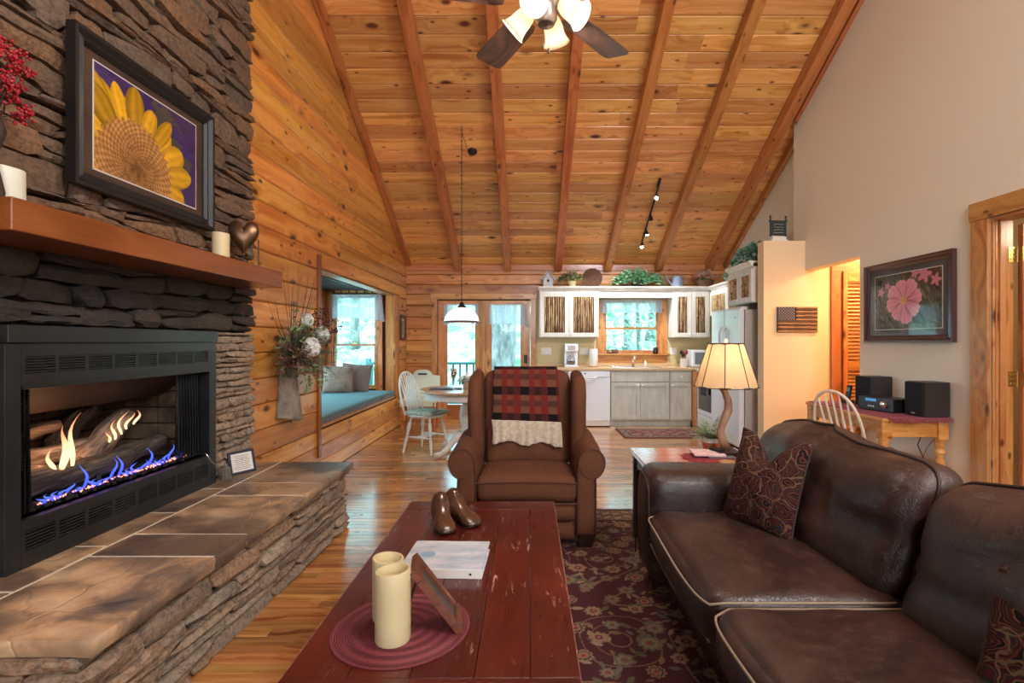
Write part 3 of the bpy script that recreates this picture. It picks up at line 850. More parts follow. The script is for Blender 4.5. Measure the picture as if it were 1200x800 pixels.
def mk_acc(q, M0, m, parent, depth, kw):
    stone(acc, q, M0, depth, m, parent, **kw)
ledge(CY0, CY1, 3.72, 5.5, MC, None, None, .09, .14, .25, .5, maker=mk_acc, depth=.08)
ME = frame_M((0, CY1-.03, 0), (-1,0,0), (0,0,1))
ledge(-XL-.05, 2.06, 1.6, 5.1, ME, None, None, .06, .12, .1, .2, maker=mk_acc, depth=.03)
ledge(CY0, CY0+.3, 2.62, 3.72, MC, None, None, .06, .12, .1, .3, maker=mk_acc, depth=.08)
o = acc[0].build('upper_stones', M['stone_chimney'], chim, smooth=24, rnd=acc[1]); o['kind'] = 'stuff'
print('chimney stones', len([c for c in chim.children if c.name.startswith('stone')]))

# ---- hearth
random.seed(9)
HX = -1.30; HY0, HY1 = 1.485, 3.69; HT = .400
hearth = thing('stone_hearth', 'raised ledge-stone hearth topped with tan flagstones along the fireplace', 'hearth')
MB().box(-1.99, HX-.05, HY0+.05, HY1-.05, 0, HT).build('core', M['soot'], hearth)
MH = frame_M((HX, 0, 0), (0,1,0), (0,0,1))
ledge(HY0, HY1-.015, 0.0, HT, MH, M['stone_hearth'], hearth, .035, .085, .12, .44, slant=.10, maker=mk_single, depth=.06, out=-.012, rough=.012, bulge=.022)
MN = frame_M((0, HY0, 0), (1,0,0), (0,0,1))
ledge(-1.98, HX-.03, 0.0, HT, MN, M['stone_hearth'], hearth, .045, .085, .14, .4, slant=.10, maker=mk_single, depth=.06, out=.0, rough=.010, bulge=.02)
MF = frame_M((0, HY1, 0), (-1,0,0), (0,0,1))
ledge(1.33, 2.02, 0.0, HT, MF, M['stone_hearth'], hearth, .05, .09, .15, .4, slant=.1, maker=mk_single, depth=.05, out=-.02, rough=.010, bulge=.015)
GX = -1.785
def slab(x0, x1, y0, y1, z0=HT, z1=.453, front=False, near=False, r=.5):
    g = .009; x0 += g; x1 -= 0 if front else g; y0 += 0 if near else g; y1 -= g
    nx, ny = 8, max(4, int((y1-y0)/.06)); vs = []; fs = []
    c = Vector(((x0+x1)/2, (y0+y1)/2, 0)); sd = random.random()*40
    for j in range(ny+1):
        for i in range(nx+1):
            x = x0+(x1-x0)*i/nx; y = y0+(y1-y0)*j/ny; 
            if i == nx and front: x += noise.noise(Vector((y*9, sd, 1)))*.012
            if j == 0 and near: y += noise.noise(Vector((x*9, sd, 4)))*.012
            vs.append((x-c.x, y-c.y, z1-.001+noise.noise(Vector((x*5, y*5, sd)))*.002+.001))
    N = len(vs)
    ring = list(range(nx+1)) + [(j+1)*(nx+1)-1 for j in range(1, ny+1)] + [ny*(nx+1)+i for i in range(nx-1,-1,-1)] + [j*(nx+1) for j in range(ny-1,0,-1)]
    L = len(ring)
    for lev, (dz, ins) in enumerate(((-.012, -.004), (-.03, -.001), (z0-z1+.001, .006))):
        for q in ring:
            v = vs[q]; dx = 1 if v[0] > 0 else -1
            e = ins + noise.noise(Vector((v[0]*17+lev*3, v[1]*17, sd+lev)))*.007*(1 if front or near else .2)
            px = v[0] - (e if (q % (nx+1) == nx) and front else 0); py = v[1] + (e if q < nx+1 and near else 0)
            vs.append((px, py, v[2]+dz))
    for j in range(ny):
        for i in range(nx):
            k = j*(nx+1)+i; fs.append((k, k+1, k+nx+2, k+nx+1))
    prev = ring
    for lev in range(3):
        cur = [N+lev*L+q for q in range(L)]
        for q in range(L):
            q2 = (q+1) % L; fs.append((prev[q], cur[q], cur[q2], prev[q2]))
        prev = cur
    mb = MB(); mb.v = vs; mb.f = fs
    return mb.build('slab', M['slab'], hearth, smooth=50, loc=(c.x, c.y, 0), rnd=r)
ys_f = [HY0, 2.07, 2.31, 2.89, 3.15, HY1+.01]
for i in range(5): slab(GX, HX+.035, ys_f[i], ys_f[i+1], front=True, near=(i == 0), r=(.93,.55,.62,.35,.06)[i])
ys_b = [HY0, 1.775, 2.17, 2.60, 3.02, HY1+.01]
for i in range(5): slab(-1.99, GX, ys_b[i], ys_b[i+1], near=(i == 0), r=(.97,.72,.42,.22,.10)[i])
MB().box(-1.985, HX+.022, HY0+.015, HY1-.0, HT+.004, .4495).build('grout', M['grout'], hearth)

# ---- insert
FXI = -1.925
ins = thing('fireplace_insert', 'black steel gas fireplace insert with slotted vents and burning log set', 'fireplace')
OY0, OY1, OZ0, OZ1 = 1.94, 3.085, .635, 1.145
def yb(n, x0,x1,y0,y1,z0,z1, m='black_metal', par=ins, bev=0): return box(n, M[m], x0,x1,y0,y1,z0,z1, parent=par, bev=bev)
yb('top_panel', -2.02, FXI+.012, IY0, IY1, 1.315, IZ1, bev=.003)
yb('side_panel', -2.02, FXI, IY0, OY0, IZ0, 1.313, bev=.002)
yb('side_panel', -2.02, FXI, OY1, IY1, IZ0, 1.313, bev=.002)
def vents(name, z0, z1, ya, yb_, npan, nsl):
    t = MB(); g = .016; w = (yb_-ya-g*(npan+1))/npan
    # solid strips around the slots
    t.box(-1.96, FXI, ya, yb_, z1-.012, z1).box(-1.96, FXI, ya, yb_, z0, z0+.012)
    for i in range(npan+1):
        y = ya+i*(w+g); t.box(-1.96, FXI, y, y+g, z0+.012, z1-.012)
    pn = t.build(name, M['black_metal'], ins)
    for i in range(npan):
        y = ya+g+i*(w+g); lv = MB()
        for k in range(nsl):
            z = z0+.012+(k+.5)*(z1-z0-.024)/nsl; h = (z1-z0-.024)/nsl*.28
            lv.box(-1.955, FXI-.002, y, y+w, z-h, z+h)
        lo = lv.build('louvre_grille', M['black_metal'], pn); lo['kind'] = 'stuff'
    return pn
yb('vent_header', -1.965, FXI, OY0, OY1, 1.275, 1.313)
vents('upper_vent_panel', 1.185, 1.275, OY0, OY1, 8, 6)
yb('lintel', -1.965, FXI, OY0, OY1, OZ1, 1.185)
yb('lintel_lip', -1.94, FXI+.008, OY0, OY1, OZ1-.006, OZ1+.004)
yb('sill_panel', -2.0, FXI, OY0, OY1, .605, OZ0)
vents('lower_vent_panel', .505, .605, OY0, OY1, 8, 6)
yb('kick_panel', -1.965, FXI, OY0, OY1, IZ0, .505)
yb('vent_backing', -2.0, -1.97, OY0, OY1, IZ0, .62, 'soot'); yb('vent_backing', -2.0, -1.97, OY0, OY1, 1.15, 1.31, 'soot')
M['fire_brick'] = simple('fire_brick', srgb(112,92,70), .85, c2=srgb(56,46,38), ns=7, bump=.4, bs=60, bd=.01)
fb = yb('firebox_shell', -2.50, -2.46, OY0-.02, OY1+.02, .60, 1.30, 'soot')
yb('firebox_floor', -2.50, -1.96, OY0-.02, OY1+.02, .60, OZ0, 'soot'); yb('firebox_top', -2.50, -1.97, OY0-.02, OY1+.02, 1.28, 1.31, 'soot')
yb('firebox_side', -2.50, -1.965, OY0-.05, OY0-.02, .60, 1.31, 'soot'); yb('firebox_side', -2.50, -1.965, OY1+.02, OY1+.05, .60, 1.31, 'soot')
fp = empt('brick_liner'); fp.parent = ins
z = OZ0; r_ = 0
while z < 1.22:
    y = OY0-.02 - (0 if r_ % 2 else .11)
    while y < OY1+.02:
        a, b = max(y, OY0-.02), min(y+.22, OY1+.02)
        if b-a > .02: box('brick', M['fire_brick'], -2.46, -2.445+random.random()*.003, a+.003, b-.003, z+.003, z+.092, parent=fp, bev=.002)
        y += .22
    y = -2.44; 
    while y < -2.02:
        box('brick', M['fire_brick'], y+.003, min(y+.197, -1.97), OY1+.003, OY1+.018, z+.003, z+.092, parent=fp, bev=.002); y += .20
    z += .097; r_ += 1
# rusty smoke hood under the lintel
M['rust'] = simple('rust', srgb(52,34,32), .7, c2=srgb(26,22,22), ns=9, bump=.2)
hd = MB(); hd.add([(-1.985,OY0,1.14),(-1.985,OY1,1.14),(-2.20,OY1-.06,1.00),(-2.20,OY0+.03,1.00),(-1.985,OY0,1.15),(-1.985,OY1,1.15),(-2.22,OY1-.06,1.012),(-2.22,OY0+.03,1.012)],[(0,1,2,3),(7,6,5,4),(0,4,5,1),(1,5,6,2),(2,6,7,3),(3,7,4,0)])
hd.build('smoke_hood', M['rust'], ins)
# mesh curtains gathered at both sides
t = NT('chain_mesh'); v = t.coord('Object', (1,1,1)); ck = t.new('ShaderNodeTexChecker'); 
mpv = t.coord('Object', (110,110,110), rot=(R(45),0,0)); t.l.new(mpv, ck.inputs[0]); ck.inputs['Scale'].default_value = 1
M['chain_mesh'] = t.fin(srgb(38,38,40), .45, .6, alpha=t.ramp(ck.outputs['Fac'], [(0,.55),(1,1)]))
def curtain(y0, y1, n):
    vs = []; fs = []; NN = n*8
    for i in range(NN+1):
        u = i/NN; y = y0+(y1-y0)*u
        for j, z in enumerate((.645, .8, .95, 1.13)):
            am = .018*(1.1-.4*j/3)
            vs.append((-1.99+math.sin(u*n*2*PI)*am, y+math.cos(u*n*2*PI)*.006*(3-j)*.5, z))
    for i in range(NN):
        for j in range(3): a = i*4+j; fs.append((a, a+1, a+5, a+4))
    mb = MB(); mb.v = vs; mb.f = fs; return mb.build('mesh_curtain', M['chain_mesh'], ins, smooth=180)
curtain(OY0+.005, OY0+.10, 5); curtain(OY1-.20, OY1-.01, 8)
MB().tube([(-1.99,OY0,1.135),(-1.99,OY1,1.135)], .006, 8).build('curtain_rod', M['black_metal'], ins, smooth=60)
# logs
def bark(name, c1, c2, c3):
    t = NT(name); v = t.coord('Object', (3,30,30)); a = t.noise(v, 1.2, 5, .65, .4)
    t.bump(a, .9, .02); return t.fin(t.ramp(a, [(.32,c1),(.5,c2),(.68,c3)]), .85)
M['bark_dark'] = bark('bark_dark', srgb(22,19,17), srgb(64,56,50), srgb(112,102,92))
M['bark_light'] = bark('bark_light', srgb(44,34,28), srgb(128,108,92), srgb(176,158,140))
def log(p0, p1, r0, r1, m, seed=0):
    p0, p1 = Vector(p0), Vector(p1); L = (p1-p0).length; n = 16; pts = []; vs = []; fs = []; k = 14
    for i in range(n+1):
        u = i/n; r = r0+(r1-r0)*u
        if i in (0, n): r *= .86
        for j in range(k):
            a = 2*PI*j/k; q = noise.noise(Vector((u*L*9+seed*5, math.cos(a)*2, math.sin(a)*2)))
            rr = r*(1+.22*q); vs.append((u*L-L/2, rr*math.cos(a), rr*math.sin(a)+.012*math.sin(u*5+seed)))
    for i in range(n):
        for j in range(k): a = i*k+j; b = i*k+(j+1)%k; fs.append((a, b, b+k, a+k))
    fs.append(tuple(range(k))[::-1]); fs.append(tuple(n*k+j for j in range(k)))
    mb = MB(); mb.v = vs; mb.f = fs; o = mb.build('log', m, ins, smooth=50)
    d = (p1-p0).normalized(); q = d.to_track_quat('X', 'Z'); o.matrix_local = Matrix.Translation((p0+p1)/2) @ q.to_matrix().to_4x4()
    return o
log((-2.10,2.02,.700),(-2.06,2.62,.745), .060, .052, M['bark_dark'], 1)
log((-2.30,2.10,.80),(-2.24,2.62,.79), .050, .042, M['bark_light'], 2)
log((-2.34,2.16,.895),(-2.30,2.50,.900), .036, .03, M['bark_light'], 3)
log((-2.13,2.42,.73),(-2.25,2.86,.905), .070, .050, M['bark_light'], 4)
log((-2.32,2.50,.83),(-2.38,2.80,.96), .055, .045, M['bark_dark'], 5)
log((-2.06,2.55,.715),(-2.10,2.92,.765), .05, .042, M['bark_dark'], 6)
log((-2.2,2.06,.70),(-2.3,2.44,.735), .06, .05, M['bark_light'], 7)
# ember bed
random.seed(3)
eb = MB()
for i in range(620):
    r = random.uniform(.007, .015); eb.ball((random.uniform(-2.2, -1.985), random.uniform(OY0+.05, OY1-.14), .640+random.random()*.016), r, 5, 3, (1.2, 1, .8))
o = eb.build('ember_bed', M['soot'], ins); o['kind'] = 'stuff'
yb('housing', -2.76, -2.505, OY0-.06, OY1+.06, .46, 1.40, 'soot'); yb('housing', -2.505, -2.0, OY0-.06, OY1+.06, 1.312, 1.36, 'soot'); yb('housing', -2.5, -2.0, OY0-.08, OY0-.052, .46, 1.36, 'soot'); yb('housing', -2.5, -2.0, OY1+.052, OY1+.08, .46, 1.36, 'soot'); yb('housing', -2.5, -2.0, OY0-.05, OY1+.05, .46, .50, 'soot')
yb('grate_bar', -2.03, -2.01, OY0+.08, OY1-.25, .648, .668)
for i in range(3):
    yy = 2.06+i*.34; MB().tube([(-2.015,yy,.64),(-2.02,yy,.70)], .011, 8).build('grate_post', M['black_metal'], ins, smooth=60)
MB().tube([(-1.918,3.04,.655),(-1.905,3.07,.60),(-1.90,3.12,.56),(-1.905,3.14,.52),(-1.915,3.15,.47)], .0035, 6).build('gas_cable', M['steel'], ins, smooth=180)
# flames: thin tongues of light
def flame_mat(name, lo, hi, s, z0, z1):
    t = NT(name); g = t.new('ShaderNodeTexCoord'); sp = t.new('ShaderNodeSeparateXYZ'); t.l.new(g.outputs['Generated'], sp.inputs[0])
    em = t.new('ShaderNodeEmission'); t.l.new(t.ramp(sp.outputs[2], [(0, lo), (.35, lo), (.9, hi)]), em.inputs[0]); em.inputs[1].default_value = s
    tr = t.new('ShaderNodeBsdfTransparent'); lw = t.new('ShaderNodeLayerWeight'); lw.inputs[0].default_value = .35
    f = t.math('MULTIPLY', t.ramp(lw.outputs['Facing'], [(.15, .85), (.75, .05)]), t.ramp(sp.outputs[2], [(0, 1), (.45, .9), (1, .35)]))
    ms = t.new('ShaderNodeMixShader'); t.l.new(f, ms.inputs[0]); t.l.new(tr.outputs[0], ms.inputs[1]); t.l.new(em.outputs[0], ms.inputs[2]); t.l.new(ms.outputs[0], t.out.inputs[0])
    return t.m
M['flame'] = flame_mat('flame', (1,.62,.34,1), (1,.30,.12,1), 1.3, 0, 1)
M['flame_blue'] = flame_mat('flame_blue', (.06,.10,1,1), (.12,.20,1,1), 1.1, 0, 1)
def flame(x, y, z, h, r, m, lean=0, seed=0, name='flame'):
    n = 9; pts = []; rs = []
    for i in range(n+1):
        u = i/n; pts.append((x+.012*math.sin(u*4+seed), y+lean*u*u*h+.018*math.sin(u*5.5+seed)*u, z+u*h)); rs.append(r*max(.02, (math.sin(PI*min(1, u*.82+.18))**1.1)*(1-u*.55)))
    return MB().tube(pts, rs, 10).build(name, m, ins, smooth=180)
flame(-2.05, 2.245, .76, .19, .020, M['flame'], .15, 0); flame(-2.05, 2.285, .765, .23, .013, M['flame'], .25, 1.4); flame(-2.07, 2.225, .75, .11, .012, M['flame'], -.1, 2)
for i, (yy, h) in enumerate(((2.58,.07),(2.62,.10),(2.67,.12),(2.72,.09),(2.77,.08))): flame(-2.13, yy, .80+.03*i*.6, h, .009, M['flame'], .3, i*1.3)
for i in range(26):
    yy = 2.10+i*.033; h = random.choice([.02,.025,.03,.03,.05]) if i not in (6, 11, 12, 18, 23) else random.uniform(.09, .13)
    flame(-2.0, yy, .655, h, .008, M['flame_blue'], 0, i)
M['ember'] = NT('ember').fin((.8,.2,.1,1), .6, emit=(1,.32,.22,1), es=1.2)
em = MB()
for i in range(110): em.ball((-1.995+random.uniform(-.012,.012), random.uniform(2.07, 2.97), .657+random.random()*.008), random.uniform(.0025,.005), 5, 3)
o = em.build('glowing_embers', M['ember'], ins); o['kind'] = 'stuff'
point('fire_glow', (-2.12, 2.3, .86), .8, (1, .45, .2), .05)
point('fire_glow', (-2.16, 2.66, .80), .5, (1, .5, .3), .05)

# ---- mantel
mt = MB(); L = (3.47-1.653)/2
mt.box(-L, L, -.16, .16, -.055, .055)
mo = mt.build('mantel_shelf', M['mantel_wood'], bev=.006, rnd=.37, loc=(-1.83, (3.47+1.653)/2, 1.735), rot=(0,0,PI/2))
tag(mo, 'thick reddish-brown wooden mantel beam across the stone chimney', 'shelf')

# ---- things on mantel and hearth
def candle(name, lab, x, y, z, r, h, m, slant=0, group=None, wick=True, rz=0):
    t = thing(name, lab, 'candle', (x, y, z), rz)
    n = 32; mb = MB(); prof = [(r*.97, 0), (r, .004), (r, h*.25), (r, h*.5), (r, h*.75), (r, h-.004), (r*.96, h), (r*.86, h), (r*.84, h-.03), (r*.5, h-.036), (.004, h-.037)]
    mb.lathe(prof, n, cap=False); mb.f.append(tuple(range(n))[::-1])
    mb.v = [(a, b, c-slant*(a/r)*max(0, c/h)) for a, b, c in mb.v]
    mb.build('wax_body', m, t, smooth=45)
    if wick: MB().tube([(0,0,h-.037),(.002,0,h-.024)], .0016, 6).build('wick', M['black'], t)
    return t
candle('pillar_candle', 'pale candle at the near left end of the mantel below the sunflower picture', -1.82, 1.775, 1.79, .055, .135, M['pale_wax'], .008)
candle('pillar_candle', 'cream candle on the mantel left of the carved heart', -1.86, 3.09, 1.79, .047, .185, M['cream_wax'], .004)
# heart
hs = thing('heart_ornament', 'bronze puffed heart held in a black stand at the right end of the mantel', 'ornament', (-1.845, 3.31, 1.79), R(24))
M['bronze'] = simple('bronze', srgb(120,88,60), .3, .75, c2=srgb(80,58,42), ns=4)
MB().box(-.10, .10, -.035, .035, 0, .022).build('base', simple('gray_wood', srgb(120,110,104), .6), hs, bev=.003)
vs = []; fs = []; n = 40; rings = 7
for sgn in (1, -1):
    for j in range(rings):
        k = 1-(j/(rings-1))**2*0 if False else math.cos(j/(rings-1)*PI/2)
        for i in range(n):
            t_ = 2*PI*i/n; hx = 16*math.sin(t_)**3; hz = 13*math.cos(t_)-5*math.cos(2*t_)-2*math.cos(3*t_)-math.cos(4*t_)
            vs.append((hx/17*.095*max(k,.02), sgn*.03*math.sin(j/(rings-1)*PI/2), .215+ (hz/15*.12)*max(k,.02)))
for s2 in range(2):
    for j in range(rings-1):
        for i in range(n):
            a = s2*rings*n+j*n+i; b = s2*rings*n+j*n+(i+1)%n; fs.append((a,b,b+n,a+n))
mb = MB(); mb.v = vs; mb.f = fs; mb.build('heart', M['bronze'], hs, smooth=60)
MB().tube([(-.085,0,.02),(-.085,0,.19),(-.06,0,.20)], .004, 6).build('post', M['black'], hs); MB().tube([(.085,0,.02),(.085,0,.19),(.06,0,.20)], .004, 6).build('post', M['black'], hs)
# vase of red berries at the left frame edge
vb = thing('berry_branches', 'dark twisted wood vase with red berry branches at the left edge of the mantel', 'vase', (-1.80, 1.705, 1.79))
n = 10; mbv = MB(); pts = [(0.0+.012*math.sin(i*1.1), .004*math.cos(i), i*.034) for i in range(9)]
mbv.tube(pts, [.036,.032,.028,.031,.033,.028,.03,.034,.03], 12).build('vase_body', simple('driftwood', srgb(70,48,36), .6, c2=srgb(40,28,22), ns=12, bump=.5, bs=40, bd=.01), vb, smooth=60)
M['berry'] = simple('berry', srgb(170,20,40), .3, coat=.3)
random.seed(21); tw = MB(); br = MB()
for (dx, dy, h) in ((-.03,.09,.50),(-.02,.06,.40),(0,.02,.52),(.02,-.05,.45),(-.05,.10,.36)):
    p0 = Vector((0,0,.27)); p3 = Vector((dx, dy, h)); pts = [p0.lerp(p3, k/6)+Vector((0, .02*math.sin(k/6*PI), .01*k/6)) for k in range(7)]
    tw.tube(pts, [.0028-.0002*k for k in range(7)], 5)
    for c in range(3):
        q = p3 + Vector((random.uniform(-.02,.02), random.uniform(-.03,.05), random.uniform(-.05,.02)))
        e = q + Vector((0, .05, .04)); tw.tube([p3-Vector((0,.02,.05)), q, e], .0015, 4)
        for b_ in range(22):
            u = random.random(); w = q.lerp(e, u); br.ball(w+Vector((random.gauss(0,.009), random.gauss(0,.009), random.gauss(0,.009))), .0062, 6, 4)
tw.build('twigs', M['dark_wood'], vb, smooth=180); o = br.build('berries', M['berry'], vb, smooth=180); o['kind'] = 'stuff'
# framed note on the hearth
fn_ = thing('framed_note', 'small navy framed printed note leaning on the right end of the stone hearth', 'frame', (-1.88, 3.37, .453), R(62))
Mt = Matrix.Rotation(R(-14), 4, 'X')
fr = MB()
for (a,b,c,d) in ((-.088,.088,0,.016),(-.088,.088,.134,.15),(-.088,-.072,.016,.134),(.072,.088,.016,.134)): fr.obox(Mt, a,b,-.008,.008,c,d)
fr.build('frame', simple('navy', srgb(44,54,72), .4), fn_, bev=.002)
MB().obox(Mt, -.072,.072,-.004,.002,.016,.134).build('paper', M['plain_white'], fn_)
ln = MB()
for i in range(8):
    w = random.uniform(.04,.056); ln.obox(Mt, -w, w, -.0048, -.004, .03+i*.012, .0325+i*.012)
o = ln.build('printed_lines', simple('ink', srgb(90,90,95), .8), fn_); o['kind'] = 'stuff'
MB().add([(0,.008,.10),(.02,.075,0),(-.02,.075,0),(0,.012,.10)],[(0,1,2),(3,2,1)]).build('easel_leg', M['black'], fn_)
# tassel / little brush sheaf beside it
ts = thing('tassel', 'small grey twine tassel standing at the foot of the stone pillar', 'tassel', (-1.905, 3.215, .453))
mb = MB()
for i in range(60):
    a = random.random()*2*PI; r = .028*math.sqrt(random.random()); mb.tube([(r*.3*math.cos(a), r*.3*math.sin(a), .085),(r*.9*math.cos(a), r*.9*math.sin(a), .07),(r*1.15*math.cos(a), r*1.15*math.sin(a), .002)], .0022, 4)
o = mb.build('strands', simple('twine', srgb(120,110,98), .9), ts); o['kind'] = 'stuff'
MB().ball((0,0,.09), .014, 10, 6).build('knot', bpy.data.materials['twine'], ts, smooth=180)

# ---- pictures painted into the vertices of a flat print
def print_grid(name, nu, nv, w, h, colfn, parent, M0, rough=.12, coat=.6):
    """flat rectangle in local xz, facing -y; colfn(U, V) -> (..., 3) linear colours, U right, V up in 0..1"""
    U, V = np.meshgrid(np.linspace(0,1,nu), np.linspace(0,1,nv))
    colr = colfn(U, V); me = bpy.data.meshes.new(name)
    vs = np.stack([(U-.5)*w, np.zeros_like(U), (V-.5)*h], -1).reshape(-1,3)
    idx = np.arange(nu*nv).reshape(nv, nu)
    f = np.stack([idx[:-1,:-1], idx[:-1,1:], idx[1:,1:], idx[1:,:-1]], -1).reshape(-1,4)
    me.from_pydata(vs.tolist(), [], f.tolist())
    ca = me.color_attributes.new('print', 'FLOAT_COLOR', 'POINT')
    c4 = np.concatenate([colr.reshape(-1,3), np.ones((nu*nv,1))], 1).astype(np.float32); ca.data.foreach_set('color', c4.ravel())
    key = 'print_mat_%g_%g' % (rough, coat)
    if key not in M:
        t = NT(name+'_print'); M[key] = t.fin(t.attr('print', 'Color'), rough, 0, coat)
    me.materials.append(M[key]); o = bpy.data.objects.new(name, me); lk(o, parent); o.matrix_local = M0
    return o
def L3(r, g, b): return np.array(srgb(r,g,b)[:3])
def fbm(U, V, s, seed=0, oct=4):
    rs = np.random.RandomState(seed); out = np.zeros_like(U); amp = 1; tot = 0
    for o_ in range(oct):
        n = int(s*2**o_)+3; g = rs.rand(n, n); x = (U % 1.0)*(n-1.001); y = (V % 1.0)*(n-1.001); i = x.astype(int); j = y.astype(int); fx = x-i; fy = y-j
        fx = fx*fx*(3-2*fx); fy = fy*fy*(3-2*fy)
        out += amp*((g[j,i]*(1-fx)+g[j,i+1]*fx)*(1-fy)+(g[j+1,i]*(1-fx)+g[j+1,i+1]*fx)*fy); tot += amp; amp *= .5
    return out/tot
def mixc(c, d, a): return c*(1-a[...,None]) + d*a[...,None]
def sunflower(U, V):
    X = U*1.48; Y = V; n1 = fbm(U,V,6,1); n2 = fbm(U,V,30,2)
    c = np.ones(U.shape+(3,))*L3(58,48,112); c = mixc(c, L3(38,34,84), np.clip(n1*2-.6,0,1)); c = mixc(c, L3(96,84,80), np.clip(1-abs(Y-(.80-.12*X))/.02,0,1)*(X<.45)*.5*n1*2)
    cx, cy = .52, .14; dx = X-cx; dy = Y-cy; a = np.arctan2(dy, dx); r = np.hypot(dx*1.0, dy*1.05)*.86
    rng = np.random.RandomState(5)
    leaf = (r < .86) & (a > .3) & (a < 1.3); c = mixc(c, L3(74,78,62), (leaf & (n1 > .5)).astype(float)*.8)
    for k in range(30):
        ph = -.9+ (k*.618*5.0) % 4.8; wd = rng.uniform(.15,.24); ln = rng.uniform(.70,.90) if ph > 1.9 else rng.uniform(.64,.80)
        if ph > 2.5: ln += .25
        da = (a-ph+PI) % (2*PI)-PI; t = np.clip((r-.35)/(ln-.35), 0, 1); half = wd*np.clip(1-t,0,1)**.6*(.8+1.1*t)
        m = (np.abs(da) < half) & (r > .35) & (r < ln); sh = .55+.5*rng.rand()+.25*np.sin(da/half*7)*.4-.35*np.abs(da/np.maximum(half,1e-3))**3
        base = L3(250,190,44)*np.clip(sh,.25,1.25)[...,None]; base = base*(1-.25*(n2[...,None])) ; c = np.where(m[...,None], base, c)
    disc = r < .45+.02*np.sin(a*40); g = np.sin(a*34+r*60)*np.sin(r*95-a*8); cc = mixc(np.ones(U.shape+(3,))*L3(150,102,50), L3(216,160,96), np.clip(.5+.6*g,0,1)); cc = mixc(cc, L3(80,48,30), np.clip(1-r/.38,0,1)*.6+.25*(n2>.55)); c = np.where(disc[...,None], cc, c)
    return c
def framed(name, lab, cat, ow, oh, fw, iw, ih, colfn, M0, fm, mm, depth=.035, nu=230, nv=156):
    t = thing(name, lab, cat); t.matrix_world = M0
    fr = MB(); hw, hh = ow/2, oh/2
    prof = [(0,0),(0,-depth),(fw*.25,-depth),(fw*.5,-depth*.6),(fw*.8,-depth*.75),(fw,-depth*.4),(fw,0)]
    cs = [(-1,-1),(1,-1),(1,1),(-1,1)]; n = len(prof)
    for (sx, sz) in cs:
        for (d, y) in prof: fr.v.append((sx*(hw-d), y, sz*(hh-d)))
    for k in range(4):
        for i in range(n-1):
            a = k*n+i; b = ((k+1)%4)*n+i; fr.f.append((a,b,b+1,a+1))
    fr.build('frame', fm, t)
    MB().box(-hw+fw*.6, hw-fw*.6, -.008, 0, -hh+fw*.6, hh-fw*.6).build('mat_board', mm, t)
    e = .006; MB().box(-iw/2-e, iw/2+e, -.0095, -.0082, -ih/2-e, ih/2+e).build('bevel_line', M['plain_white'], t)
    print_grid('print', nu, nv, iw, ih, colfn, t, Matrix.Translation((0,-.0105,0)), .25, .0)
    MB().add([(-hw+fw*.8,-.014,-hh+fw*.8),(hw-fw*.8,-.014,-hh+fw*.8),(hw-fw*.8,-.014,hh-fw*.8),(-hw+fw*.8,-.014,hh-fw*.8)],[(0,1,2,3)]).build('glass', M['picture_glass'], t)
    return t
M['picture_glass'] = glass_mat('picture_glass', (1,1,1,1), .07)
M['frame_black'] = simple('frame_black', srgb(20,18,19), .5)
M['mat_brown'] = simple('mat_brown', srgb(62,48,40), .7)
# on the chimney, facing +x : local x -> +y? seen from inside, right = +y
Msun = Matrix(((0,-1,0,-1.935),(1,0,0,2.61),(0,0,1,2.325),(0,0,0,1)))
framed('sunflower_picture', 'large black framed sunflower photograph hanging on the stone chimney', 'picture', .945, .68, .065, .69, .475, sunflower, Msun, M['frame_black'], M['mat_brown'], .042)
def cosmos(U, V):
    X = U*1.5; Y = V; n1 = fbm(U,V,5,11); n2 = fbm(U*1.0,V,26,12); gr = fbm((U+V*.4)%1, V*.25, 40, 15)
    c = mixc(np.ones(U.shape+(3,))*L3(58,52,44), L3(120,112,84), np.clip((gr-.5)*5,0,1)*.8); c = mixc(c, L3(34,32,34), np.clip(n1*2.4-1.0,0,1))
    for (fx_, fy_, rr) in ((.16,.70,.10),(1.15,.92,.16),(1.38,.80,.12),(.32,.80,.08),(.95,.96,.1)):
        rd = np.hypot(X-fx_, Y-fy_); a = np.arctan2(Y-fy_, X-fx_); c = mixc(c, L3(222,130,150), np.clip((rr*(.8+.25*np.cos(5*a))-rd)/.02,0,1)*.9)
    cx, cy = .70, .50; dx = X-cx; dy = Y-cy; r = np.hypot(dx,dy); a = np.arctan2(dy,dx)
    for k in range(8):
        ph = k*2*PI/8+.2; da = (a-ph+PI)%(2*PI)-PI; ln = .40+.02*math.sin(k*2.3); edge = ln*(1-.22*np.abs(da/.46)**3)+.008*np.cos(da*26)
        m = (np.abs(da) < .56+.1*(k%2)) & (r < edge); sh = .86+.12*np.cos(da*22)+.12*(r/.4)-.22*(np.abs(da)/.45)**4
        col = L3(236,138,158)*sh[...,None]; col = mixc(col, L3(240,190,205), np.clip((r-.25)/.2,0,1)*.4); c = np.where(m[...,None], col, c)
    c = np.where((r < .07)[...,None], mixc(np.ones(U.shape+(3,))*L3(226,150,50), L3(120,60,30), (n2>.5).astype(float)*np.clip(1-r/.06,0,1)), c)
    return c
M['frame_mahogany'] = simple('frame_mahogany', srgb(72,42,42), .3, coat=.4)
M['mat_gray'] = simple('mat_gray', srgb(70,76,82), .7)
Mcos = Matrix(((0,1,0,XR-.004),(-1,0,0,4.195),(0,0,1,1.655),(0,0,0,1)))
framed('flower_picture', 'mahogany framed pink cosmos flower photograph on the cream right wall', 'picture', .98, .68, .055, .74, .46, cosmos, Mcos, M['frame_mahogany'], M['mat_gray'], .035)
